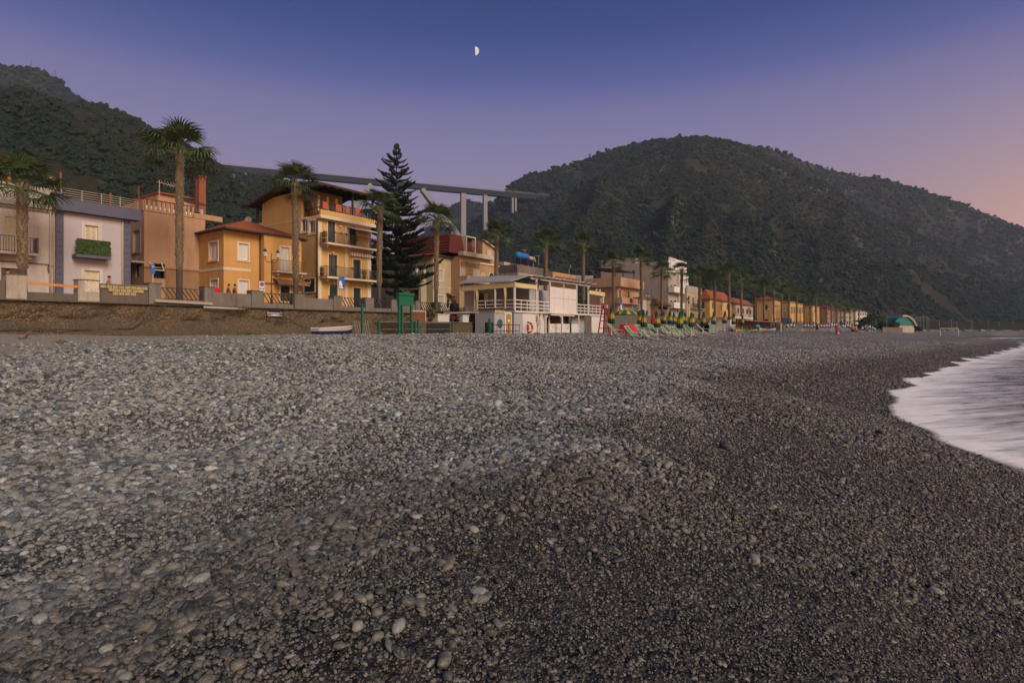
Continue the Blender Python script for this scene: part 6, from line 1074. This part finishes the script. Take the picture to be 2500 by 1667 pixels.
# lattice screens and white frame between bar and brown house
sc_ = thing('white_pergola_frame', 'white timber frame with lattice screens between the brown house and beach bar', 'pergola', (at(1148, HY, 38).x, 38, 3.3))
for px in (1156, 1172, 1192): x = at(px, HY, 38).x; MB().box(x - .08, x + .08, 37.95, 38.1, 3.3, 7.0).build('post', 'bar_white', sc_)
a, b = at(1142, HY, 39).x, at(1154, HY, 39).x; lattice(a, b, 4.6, 7.2, 38.99, 'bar_white', sc_, .24); a, b = at(1174, HY, 39).x, at(1191, HY, 39).x; lattice(a, b, 5.3, 7.0, 38.99, 'bar_white', sc_, .24); MB().box(at(1174, HY, 38.5).x, at(1186, HY, 38.5).x, 38.4, 38.5, 4.2, 5.3).build('grey_panel', 'bar_grey', sc_)
def ring(px, py, d, r, lb, post=True):
    p = at(px, py, d); t = thing('life_ring', lb, 'life ring', tuple(p)); 
    o = MB().tube([(r * math.cos(a * .2618), 0, r * math.sin(a * .2618)) for a in range(25)], r * .26, 8).build('ring', 'ring_red', None, True); o.parent = t
    for q in range(4): a = q * 1.571 + .78; o = MB().tube([(r * math.cos(a - .12), 0, r * math.sin(a - .12)), (r * math.cos(a + .12), 0, r * math.sin(a + .12))], r * .275, 8).build('band', 'sign_white', None, True); o.parent = t
M('ring_red', (.42, .06, .03), .5, .1); ring(1294, 800, 27.3, .38, 'orange-red life ring hung on a green post by the beach bar')

# driftwood and litter on the sand strip
for px, d, L_, rz, lb in ((134, 27.5, 1.0, .3, 'bleached driftwood log lying on the sand by the old wall'), (60, 33, .7, .9, 'short grey branch on the sand near the hose')):
    x = at(px, HY, d).x; z = G(x, d); t = MB(); rr = random.Random(px); t.tube([(x - L_ * .5 * math.cos(rz) , d - L_ * .5 * math.sin(rz), z + .06), (x, d + .05, z + .12), (x + L_ * .4 * math.cos(rz), d + L_ * .4 * math.sin(rz), z + .2)], [.09, .11, .05], 7); t.tube([(x, d, z + .1), (x + .2, d - .1, z + .38)], [.05, .02], 5); tag(t.build('driftwood', 'old_wood', None, True), lb, 'driftwood')
# ---------------------------------------------------------------- sunshades and deckchairs
def band_mat(name, bands, zig=.05, n=9):
    k = NT(name); v = k.coord(); x = k.n('ShaderNodeSeparateXYZ', {0: v}); ang = k.n('ShaderNodeMath', {0: x.outputs[1], 1: x.outputs[0]}, operation='ARCTAN2').outputs[0]
    zz = k.math('ADD', x.outputs[2], k.math('MULTIPLY', k.math('SINE', k.math('MULTIPLY', ang, float(n))), zig)); z = k.n('ShaderNodeMapRange', {'Value': zz, 'From Min': .6, 'From Max': 2.4}).outputs[0]
    k.set('Base Color', k.ramp(z, bands, 'CONSTANT')); k.set('Roughness', .8); MATS[name] = k.m
band_mat('shade_green_yellow', [(0, (.45, .27, .02)), (.20, (.008, .055, .032)), (.46, (.38, .24, .02)), (.66, (.10, .14, .03)), (.76, (.008, .055, .032))]); band_mat('shade_blue_white', [(0, (.5, .5, .5)), (.14, (.012, .055, .14)), (.42, (.50, .51, .52)), (.72, (.012, .04, .11))], .03)
M('alu_white', (.62, .61, .58), .45, .05); M('shade_red', (.33, .02, .03), .8, .15)
def closed_shade(label, group, mat, x, y, z, proto=[None, None, None], idx=0, sc=1.0):
    if proto[idx] is None:
        t = thing('closed_sunshade', label, 'sunshade', (x, y, z), group); o = MB().tube([(0, 0, -.3), (0, 0, 2.45)], .022, 6).build('pole', 'alu_white'); o.parent = t
        o = MB().lathe([(.03, 2.48), (.06, 2.38), (.09, 2.15), (.13, 1.8), (.17, 1.4), (.19, 1.15), (.16, 1.02), (.05, 1.05)], 32, star=.22, k=8).build('canopy', mat, None, True); o.parent = t; proto[idx] = t
    else: t = copy_tree(proto[idx]); t.location = (x, y, z); t['label'] = label
    sc *= random.uniform(.93, 1.05); t.rotation_euler = (random.uniform(-.05, .05), random.uniform(-.05, .05), random.uniform(0, 6)); t.scale = (sc * random.uniform(1.15, 1.5), sc * 1.35, sc); return t
rr = random.Random(77)
lab1 = 'closed green and yellow sunshade standing among the green deckchairs'; g1 = 'closed green and yellow sunshades'
for px, d in ((1573, 18.5), (1606, 18.5), (1659, 17.5), (1688, 18), (1716, 18), (1742, 18.3), (1768, 19.5), (1791, 20.0), (1812, 20.5), (1562, 23.5), (1620, 23), (1637, 22), (1647, 23.5), (1667, 21.5), (1673, 23), (1694, 22.5)):
    x = at(px, HY, d).x; closed_shade(lab1, g1, 'shade_green_yellow', x, d, G(x, d), idx=0)
x = at(1493, HY, 21).x; t = closed_shade('closed green and yellow sunshade right beside the red lifeguard chair', g1, 'shade_green_yellow', x, 21, G(x, 21), idx=0)
x = at(1594, HY, 27).x; closed_shade('closed plain dark red sunshade behind the green deckchairs', 'single sunshades', 'shade_red', x, 27, G(x, 27), idx=1)
x = at(1529, HY, 25).x; z = G(x, 25); t = thing('open_sunshade', 'open green and yellow striped sunshade beside the lifeguard chair', 'sunshade', (x, 25, z)); o = MB().tube([(0, 0, -.2), (0, 0, 2.4)], .025, 6).build('pole', 'alu_white'); o.parent = t
k = NT('shade_stripes'); v = k.coord(); x_ = k.n('ShaderNodeSeparateXYZ', {0: v}); ang = k.n('ShaderNodeMath', {0: x_.outputs[1], 1: x_.outputs[0]}, operation='ARCTAN2').outputs[0]; k.set('Base Color', k.ramp(k.math('FRACT', k.math('MULTIPLY', ang, 8 / 6.2832)), [(0, (.012, .11, .05)), (.6, (.42, .28, .03))], 'CONSTANT')); k.set('Roughness', .8); MATS['shade_stripes'] = k.m
o = MB().lathe([(1.28, 1.86), (1.25, 1.98), (1.0, 2.16), (.6, 2.33), (.2, 2.42), (.0, 2.44)], 24).build('canopy', 'shade_stripes', None, True); o.parent = t; o = MB().lathe([(.04, 2.42), (.03, 2.5), (.0, 2.55)], 8).build('finial', 'alu_white'); o.parent = t
k = NT('sling_green'); v = k.coord(); w1 = k.n('ShaderNodeTexWave', {'Vector': v, 'Scale': 5.0}, bands_direction='X').outputs['Fac']; k.set('Base Color', k.mix(k.ramp(w1, [(.45, 0.0), (.55, 1.0)]), (.02, .14, .03), (.10, .30, .10))); k.set('Roughness', .6); MATS['sling_green'] = k.m; M('sling_blue', (.03, .10, .24), .7, .1)
def deckchair(frame='alu_white', sling='sling_green'):
    t = thing('deckchair', 'x', 'deckchair'); top = (0, 1.05, 1.12); hip = (0, .3, .32); foot = (0, -.95, .36); S = lambda s, p, dx=.3: (s * dx, p[1], p[2])
    for s in (-1, 1):
        for nm, pts in (('back_rail', [S(s, top), S(s, hip)]), ('seat_rail', [S(s, hip), S(s, foot)]), ('leg', [S(s, (0, .45, .42), .31), S(s, (0, -.35, 0), .31), S(s, (0, -.75, .0), .31)]), ('leg', [S(s, (0, -.6, .34), .29), S(s, (0, .25, 0), .29), S(s, (0, .6, 0), .29)]), ('arm', [S(s, (0, .62, .66), .33), S(s, (0, -.12, .62), .33), S(s, (0, -.2, .33), .33)])): o = MB().tube(pts, .02, 6).build(nm, frame); o.parent = t
    for p in (top, foot): o = MB().tube([(-.3, p[1], p[2]), (.3, p[1], p[2])], .02, 6).build('crossbar', frame); o.parent = t
    for nm, a, b in (('back_sling', top, hip), ('seat_sling', hip, foot)):
        m = MB(); pts = [Vector(a).lerp(Vector(b), i / 6) - Vector((0, 0, .05 * math.sin(i / 6 * math.pi))) for i in range(7)]
        for p, q in zip(pts[:-1], pts[1:]): m.quad((-.28, p.y, p.z), (.28, p.y, p.z), (.28, q.y, q.z), (-.28, q.y, q.z))
        o = m.build(nm, sling); o.parent = t
    return t
dc = deckchair(); first = True
for px, d in ((1516, 19.5), (1556, 18), (1579, 18.8), (1589, 18), (1609, 19), (1628, 18.2), (1644, 17.6), (1655, 18.5), (1668, 17.6), (1693, 18.3), (1701, 17.6), (1728, 18), (1753, 18.4), (1802, 20.5)):
    t = dc if first else copy_tree(dc); first = False; x = at(px, HY, d).x; t.location = (x, d, G(x, d) + .01); t.rotation_euler[2] = rr.uniform(-.35, .25); t['label'] = 'green striped deckchair with white frame in the rows facing the sea'; t['group'] = 'green deckchairs facing the sea'
db = deckchair(sling='sling_blue'); first = True
for px, dd in ((1938, 120), (1957, 118), (2012, 112), (2030, 108), (2044, 115), (2063, 112), (2073, 105), (2100, 108), (2128, 110), (2145, 112)):
    t = db if first else copy_tree(db); first = False; p = atd(px, HY, dd); t.location = (p.x, p.y, G(p.x, p.y) + .01); t.rotation_euler[2] = rr.uniform(-.5, .5); t['label'] = 'white and blue deckchair in front of the blue and white sunshades'; t['group'] = 'blue deckchairs in front of the blue sunshades'
for px in [1922, 1930, 1938, 1965, 1973, 1980, 1988, 1996, 2004] + list(range(2012, 2048, 6)) + list(range(2057, 2082, 6)) + list(range(2106, 2138, 6)):
    dd = rr.uniform(150, 178); p = atd(px, HY, dd); closed_shade('closed blue and white sunshade in the massed rows at the far end of the beach', 'closed blue and white sunshades', 'shade_blue_white', p.x, p.y, G(p.x, p.y), idx=2, sc=1.08)
# lifeguard chair
M('guard_red', (.33, .012, .02), .5, .12); cx0 = at(1480, HY, 23).x; cz = G(cx0, 23); t = thing('lifeguard_chair', 'tall red wooden lifeguard chair beside the beach bar', 'lifeguard chair', (cx0, 23, cz)); 
def lg(m, n, mt='guard_red'): o = m.build(n, mt); o.parent = t; return o
for sx in (-1, 1):
    for sy in (-1, 1): lg(MB().beam((sx * .52, sy * .55, -.1), (sx * .26, sy * .28, 2.25), .09), 'leg')
for z, e in ((.5, .46), (1.15, .38), (1.75, .32)): lg(MB().beam((-e, -e, z), (e, -e, z), .07), 'rung'); lg(MB().beam((-e, e, z), (e, e, z), .07), 'rung'); lg(MB().beam((-e, -e, z), (-e, e, z), .07), 'rung')
lg(MB().box(-.34, .34, -.34, .34, 2.2, 2.27), 'seat'); lg(MB().box(-.33, .33, .28, .33, 2.28, 2.75), 'backrest'); lg(MB().box(-.1, .14, -.1, .14, 2.28, 2.6), 'bag', 'bar_grey')
M('tent_red', (.42, .03, .05), .7, .2)
x0, x1 = at(1521, HY, 24).x, at(1547, HY, 24).x; z = G(x0, 24); o = MB().extr([(x0, 23.4, z), (x0, 24.6, z), (x0, 24.3, z + .9), (x0, 23.7, z + .9)], (x1 - x0, 0, 0)).build('red_tent', 'tent_red'); tag(o, 'low red beach shelter under the open sunshade', 'tent')
# boats and boards
def kayak(px0, px1, d, h, mat, lb, w=.36):
    a, b = at(px0, HY, d).x, at(px1, HY, d).x; z = G((a + b) / 2, d) + .02; t = thing('kayak', lb, 'kayak', (a, d, z)); L = b - a; m = MB(); m2 = MB(); n = 14
    st = [(q / n * L, w * max(.04, math.sin(math.pi * q / n)) ** .55, .18 * (abs(q / n - .5) * 2) ** 2.5) for q in range(n + 1)]
    for (x, ww, u), (x2_, w2_, u2) in zip(st[:-1], st[1:]):
        for s in (-1, 1): m.quad((x, 0, u), (x2_, 0, u2), (x2_, s * w2_, u2 + h * .6), (x, s * ww, u + h * .6)); m2.quad((x, s * ww, u + h * .6), (x2_, s * w2_, u2 + h * .6), (x2_, 0, u2 + h), (x, 0, u + h))
    o = m.build('hull', mat); o.parent = t; o = m2.build('deck', mat); o.parent = t; o = MB().lathe([(.26, h * .8), (.28, h * 1.05), (.2, h * 1.06)], 14, (L * .48, 0, 0), sq=.8).build('cockpit', 'rubber'); o.parent = t
M('kayak_yellow', (.52, .27, .02), .35, .05); M('kayak_green', (.04, .32, .06), .35, .05); M('hull_grey', (.34, .34, .35), .4, .08)
kayak(1795, 1849, 20.5, .42, 'kayak_yellow', 'yellow kayak lying beside the last green sunshades'); kayak(1814, 1853, 19.4, .3, 'kayak_green', 'bright green kayak lying beside the yellow one', .3); kayak(1853, 1893, 18.4, .5, 'hull_grey', 'long grey boat lying on the pebbles past the green kayak', .5)
# white kiosk
kx0, kx1, ky = at(1783, HY, 30).x, at(1830, HY, 30).x, 30; kt = thing('white_kiosk', 'white kiosk with dark serving hatch and scalloped awning behind the sunshades', 'kiosk', (kx0, ky, 2.1))
def kb(n, mt, *q): m = MB(); [m.box(*e) for e in q]; return m.build(n, mt, kt)
u0, u1 = kx0 + (kx1 - kx0) * .25, kx0 + (kx1 - kx0) * .8
kb('wall', 'bar_white', (kx0, u0, ky, ky + .2, 2, 5.1), (u1, kx1, ky, ky + .2, 2, 5.1), (u0, u1, ky, ky + .2, 2, 3.4), (u0, u1, ky, ky + .2, 4.75, 5.1), (kx0, kx0 + .2, ky + .2, ky + 4, 2, 5.1), (kx1 - .2, kx1, ky + .2, ky + 4, 2, 5.1)); kb('hatch', 'dark_inside', (u0, u1, ky + .8, ky + .9, 3.4, 4.75)); kb('counter', 'bar_grey', (u0 - .1, u1 + .1, ky - .3, ky - .01, 3.3, 3.39)); kb('roof', 'bar_white', (kx0 - .4, kx1 + .5, ky - .6, ky + 4.2, 5.102, 5.25)); kb('scallop', 'awning_white', *[(kx0 - .4 + i * .5, kx0 - .4 + i * .5 + .32, ky - .62, ky - .601, 4.92, 5.2) for i in range(int((kx1 - kx0 + .9) / .5))])
# shade shelter with bright things on its roof
sx0, sx1, sy = at(1828, HY, 26).x, at(1906, HY, 26).x, 26; st = thing('timber_shelter', 'long timber shelter with white end post past the kiosk', 'shelter', (sx0, sy, 2))
def sb(n, mt, *q): m = MB(); [m.box(*e) for e in q]; return m.build(n, mt, st)
zs_ = G(sx0, sy); sb('roof', 'wood_mid', (sx0, sx1, sy - .3, sy + 2.2, zs_ + 2.0, zs_ + 2.15))
for i in range(6): x = sx0 + .3 + (sx1 - sx0 - .6) * i / 5; sb('post', 'wood_dark' if i < 5 else 'white_paint', (x - .09, x + .09, sy - .2, sy, zs_ - .2, zs_ + 1.999))
sb('back_wall', 'bar_brown', (sx0, sx1 - 2, sy + 2, sy + 2.1, zs_ - .2, zs_ + 1.999))
M('ball_blue', (.03, .2, .4), .4); o = MB().ico((at(1848, HY, 24.5).x, 24.5, zs_ + 1.0), .55, 2, (1, 1, .8)).build('beach_ball', 'ball_blue', None, True); o.location.z = 0; tag(o, 'blue inflatable hung at the end of the timber shelter', 'inflatable')
bx_ = at(1910, HY, 30).x; o = MB().box(bx_, at(1933, HY, 30).x, 30, 30.1, G(bx_, 30) + 2.0, G(bx_, 30) + 3.7).build('advert_board', 'boat_navy'); tag(o, 'dark blue advertising board above the first blue sunshades', 'board'); q = MB().tube([(at(1926, HY, 30).x, 29.99, G(bx_, 30) + 2.9), (at(1926, HY, 30).x, 29.97, G(bx_, 30) + 2.9)], .5, 18).build('white_disc', 'sign_white', o)
for i in (0, 1): MB().beam((at((1912, 1931)[i], HY, 30.05).x, 30.05, G(bx_, 30) - .2), (at((1912, 1931)[i], HY, 30.05).x, 30.05, G(bx_, 30) + 2.0), .12).build('leg', 'iron_dark', o)
p = atd(2046, 818, 88); ring(2046, 819, p.y, .48, 'red life ring on a stand in front of the blue sunshades'); z = G(p.x, p.y); o = MB().box(p.x - .45, p.x + .35, p.y + .05, p.y + .3, z - .1, z + 1.35).build('ring_stand', 'guard_red'); tag(o, 'red board stand behind the far life ring', 'stand')
# ---------------------------------------------------------------- far end of the beach
M('hall_teal', (.015, .17, .15), .5, .1); hc = atd(2208, HY, 190); hh = thing('arched_hall', 'teal arched hall with pale curved edge beyond the umbrella pines', 'hall', (hc.x, hc.y, 2.2)); W_ = 5.0; Hh = 5.2
ux, uy = SA, -CA; arc = [(hc.x + ux * W_ * math.cos(a) * .8 , hc.y + uy * W_ * math.cos(a) * .8, 2.0 + Hh * math.sin(a)) for a in [math.pi * i / 16 for i in range(17)]]
MB().extr(arc, (9, 5, 0)).build('vault', 'hall_teal', hh); arc2 = [(q[0] - .3, q[1] - .1, q[2] + .12) for q in arc]; MB().tube(arc2[:10], .3, 6).build('edge', 'pl_white', hh); a, b = atd(2196, HY, 185), atd(2232, HY, 185); MB().extr([(a.x, a.y, 1.8), (b.x, b.y, 1.8), (b.x, b.y, 4.0), (a.x, a.y, 4.0)], (.6, .3, 0)).build('annexe', 'pl_pale', hh)
a, b = atd(2155, HY, 150), atd(2204, HY, 150); o = MB().extr([(a.x, a.y, 1.5), (b.x, b.y, 1.3), (b.x, b.y, 3.3), (a.x, a.y, 3.4)], (.4, .3, 0)).build('low_wall', 'concrete'); tag(o, 'short stained concrete wall in front of the umbrella pines', 'wall')
M('orange_plastic', (.50, .13, .02), .5, .1)
for i, px in enumerate((2232, 2240, 2246)):
    p = atd(px, HY, 140 + 4 * i); z = G(p.x, p.y); m = MB(); 
    for q in (.2, .6, 1.0): m.beam((p.x - .4, p.y, z + q), (p.x + .5, p.y, z + q), .1)
    for q in (-.4, .05, .5): m.beam((p.x + q, p.y, z), (p.x + q, p.y, z + 1.2), .1)
    o = m.build('orange_barrier', 'orange_plastic'); tag(o, 'small orange plastic barrier on the far pebbles', 'barrier', 'orange barriers on the far pebbles')
a, b = atd(2296, HY, 165), atd(2340, HY, 170); gt2 = thing('goal_frame', 'thin white goal-like frame standing on the far beach', 'goal', (a.x, a.y, G(a.x, a.y))); zz = max(G(a.x, a.y), 1.2)
for q in (a, b): MB().tube([(q.x, q.y, zz - .5), (q.x, q.y, zz + 1.9)], .06, 6).build('post', 'alu_white', gt2)
MB().tube([(a.x, a.y, zz + 1.9), (b.x, b.y, zz + 1.9)], .06, 6).build('crossbar', 'alu_white', gt2)
for px, pt, dd in ((2234, 776, 250), (2240, 774, 250), (2246, 772, 250), (2255, 770, 250), (2263, 771, 250), (2268, 773, 250), (2293, 781, 270), (2323, 780, 275), (2336, 784, 275), (2371, 780, 285), (2375, 781, 285), (2413, 782, 300), (2439, 783, 305), (2475, 785, 320)):
    p = atd(px, HY, dd); zt = EYE + (HY - pt) / FPX * dd; o = MB().tube([(p.x, p.y, 1.5), (p.x, p.y, zt)], .13, 6); o.beam((p.x, p.y, zt - .6), (p.x - 1.2, p.y + 1.2, zt - .4), .1); tag(o.build('railway_mast', 'mast_grey'), 'thin grey overhead-line mast along the far embankment', 'mast', 'masts along the far railway')
lp = atd(2165, HY, 160); o = MB().tube([(lp.x, lp.y, 1.8), (lp.x, lp.y, 6.2), (lp.x - .5, lp.y, 6.6)], .07, 6); tag(o.build('tall_lamp_pole', 'mast_grey'), 'thin lamp pole beside the umbrella pines', 'pole')
# ---------------------------------------------------------------- people
M('skin', (.36, .19, .12), .6, .1); M('hair_dark', (.02, .016, .014), .6, .2); M('cloth_black', (.02, .02, .024), .8, .1); M('cloth_red', (.30, .03, .04), .8, .1); M('cloth_blue', (.06, .13, .36), .8, .1); M('cloth_pink', (.40, .20, .20), .8, .1); M('cloth_brown', (.14, .10, .07), .8, .1)
def person(lb, x, y, z, rz, shorts, top=None, pose=0, h=1.74):
    t = thing('person', lb, 'person', (x, y, z), None, rz); rr = random.Random(int(x * 31)); st = .12 + .05 * pose
    V = {'pel': (0, 0, .94), 'bel': (0, .01, 1.08), 'che': (0, .02, 1.3), 'nk': (0, .02, 1.47), 'hd0': (0, -.01, 1.56), 'hd': (0, -.015, 1.66), 'hd2': (0, 0, 1.73)}; E_ = [('pel', 'bel'), ('bel', 'che'), ('che', 'nk'), ('nk', 'hd0'), ('hd0', 'hd'), ('hd', 'hd2')]; Rd = {'pel': (.155, .11), 'bel': (.14, .10), 'che': (.165, .11), 'nk': (.062, .062), 'hd0': (.068, .08), 'hd': (.08, .1), 'hd2': (.05, .06)}
    for s, n in ((-1, 'l'), (1, 'r')):
        fw = s * .07 * pose
        V.update({n + 'hip': (s * .095, 0, .88), n + 'kn': (s * st * .95, -.02 + fw * .5, .49), n + 'an': (s * st, .03 + fw, .09), n + 'toe': (s * (st + .03), -.13 + fw, .035), n + 'sh': (s * .19, .02, 1.4), n + 'el': (s * (.25 + .03 * pose), .04, 1.12), n + 'wr': (s * (.24), -.06 - .05 * pose, .89), n + 'hn': (s * .23, -.09 - .05 * pose, .8)})
        E_ += [('pel', n + 'hip'), (n + 'hip', n + 'kn'), (n + 'kn', n + 'an'), (n + 'an', n + 'toe'), ('che', n + 'sh'), (n + 'sh', n + 'el'), (n + 'el', n + 'wr'), (n + 'wr', n + 'hn')]; Rd.update({n + 'hip': (.095, .1), n + 'kn': (.058, .06), n + 'an': (.038, .042), n + 'toe': (.04, .025), n + 'sh': (.062, .062), n + 'el': (.04, .042), n + 'wr': (.026, .03), n + 'hn': (.03, .04)})
    def skin(nm, keys, mat, grow=1.0):
        kk = [q for q in V if q in keys]; me = bpy.data.meshes.new(nm); me.from_pydata([tuple(c * h / 1.78 for c in V[q]) for q in kk], [(kk.index(a), kk.index(b)) for a, b in E_ if a in kk and b in kk], []); o = bpy.data.objects.new(nm, me); COL.objects.link(o); o.parent = t; m = o.modifiers.new('skin', 'SKIN'); me.materials.append(MATS[mat])
        for i, q in enumerate(kk): d = me.skin_vertices[0].data[i]; d.radius = (Rd[q][0] * grow, Rd[q][1] * grow); d.use_root = (q == ('pel' if 'pel' in kk else 'che'))
        s_ = o.modifiers.new('sub', 'SUBSURF'); s_.levels = 1; s_.render_levels = 2; return o
    skin('body', set(V), 'skin'); skin('shorts' if not (top and shorts == 'cloth_brown') else 'trousers', {'pel', 'lhip', 'rhip', 'lkn', 'rkn'}, shorts, 1.14)
    if top: skin('shirt', {'bel', 'che', 'lsh', 'rsh', 'pel'}, top, 1.12)
    o = MB().ico((0, .015, 1.70 * h / 1.78), .098, 2, (.88, 1.05, .95), .04).build('hair', 'hair_dark', None, True); o.parent = t
    m = MB()
    for s in (-1, 1): m.ico((s * .033, -.098, 1.655 * h / 1.78), .012, 1)
    o = m.build('eyes', 'hair_dark'); o.parent = t; o = MB().ico((0, -.108, 1.63 * h / 1.78), .02, 1, (.7, 1, 1)).build('nose', 'skin'); o.parent = t
    m = MB()
    for s in (-1, 1):
        for f_, (a, ln) in enumerate(((-.03, .075), (-.012, .085), (.008, .08), (.026, .065), (-.05, .05))): b0 = Vector((s * .23, -.09 - .05 * pose + a, .79)) * (h / 1.78); m.tube([b0, b0 + Vector((s * .005, -.01, -ln * .55)), b0 + Vector((-s * .012, -.015, -ln))], [.011, .0095, .007], 5)
    o = m.build('fingers', 'skin'); o.parent = t; return t
for px, dd, rz, sh, ps, lb, hgt in ((2082, 88, 2.4, 'cloth_black', 1, 'bare-chested person in black shorts standing before the blue sunshades', 1.82), (2090, 89, -.8, 'cloth_red', 0, 'person in red shorts standing close to the one in black shorts', 1.66), (2117, 92, 1.6, 'cloth_blue', 1, 'bare-chested person in blue shorts standing by the last blue sunshades', 1.78)):
    p = atd(px, HY, dd); person(lb, p.x, p.y, G(p.x, p.y), rz, sh, None, ps, hgt)
p = atd(1995, HY, 100); person('person in dark clothes standing among the blue deckchairs', p.x, p.y, G(p.x, p.y) - .05, 1.0, 'cloth_black', 'cloth_black', 0, 1.6)
for px, rz, sh, tp_, lb in ((19, 1.7, 'cloth_brown', 'cloth_blue', 'dark-haired person in a blue top behind the old wall pillar'), (267, 1.7, 'cloth_black', 'cloth_pink', 'person in a pink top walking behind the tuff block parapet'), (559, 1.6, 'cloth_brown', 'cloth_brown', 'person in brown walking past the corner of the orange house'), (574, 1.6, 'cloth_black', 'cloth_red', 'person in a red top walking past the corner of the orange house')):
    p = at(px, HY, 42.8); person(lb, p.x, 42.8, ZS, rz, sh, tp_, 1, 1.62)
# ---------------------------------------------------------------- moon
k = NT('moon'); v = k.coord(); k.set('Base Color', (0, 0, 0, 1)); k.set('Emission Color', k.mix(k.ramp(k.noise(v, .0022, 3), [(.4, 0.0), (.65, 1.0)]), (1.0, .88, .74), (.78, .62, .56))); k.set('Emission Strength', .95); MATS['moon'] = k.m
mp = atd(1160, 125, 11000); bm = bmesh.new(); bmesh.ops.create_uvsphere(bm, u_segments=48, v_segments=24, radius=76); sd = Vector((SA, -CA, 0)).normalized()
vd_ = (mp - Vector((0, 0, EYE))).normalized(); lx = sd.cross(vd_).cross(vd_) * -1
bmesh.ops.bisect_plane(bm, geom=bm.verts[:] + bm.edges[:] + bm.faces[:], plane_co=(0, 0, 0), plane_no=sd - vd_ * sd.dot(vd_), clear_inner=True)
me = bpy.data.meshes.new('moon'); bm.to_mesh(me); bm.free(); me.materials.append(MATS['moon']); me.polygons.foreach_set('use_smooth', [True] * len(me.polygons)); o = bpy.data.objects.new('moon', me); o.location = mp; COL.objects.link(o); tag(o, 'pale half moon lit on one side in the evening sky', 'moon')
# ---------------------------------------------------------------- evening haze
k = bpy.data.materials.new('haze'); k.use_nodes = True; t = k.node_tree; t.nodes.remove(t.nodes['Principled BSDF']); pv = t.nodes.new('ShaderNodeVolumePrincipled'); pv.inputs['Color'].default_value = (.50, .66, 1.0, 1); pv.inputs['Density'].default_value = .0002; pv.inputs['Anisotropy'].default_value = 0; t.links.new(pv.outputs[0], t.nodes['Material Output'].inputs['Volume'])
o = MB().box(-660, 1600, -520, 1260, -33, 395).build('haze', k); tag(o, 'thin bluish evening haze in the air', 'haze', kind='stuff')
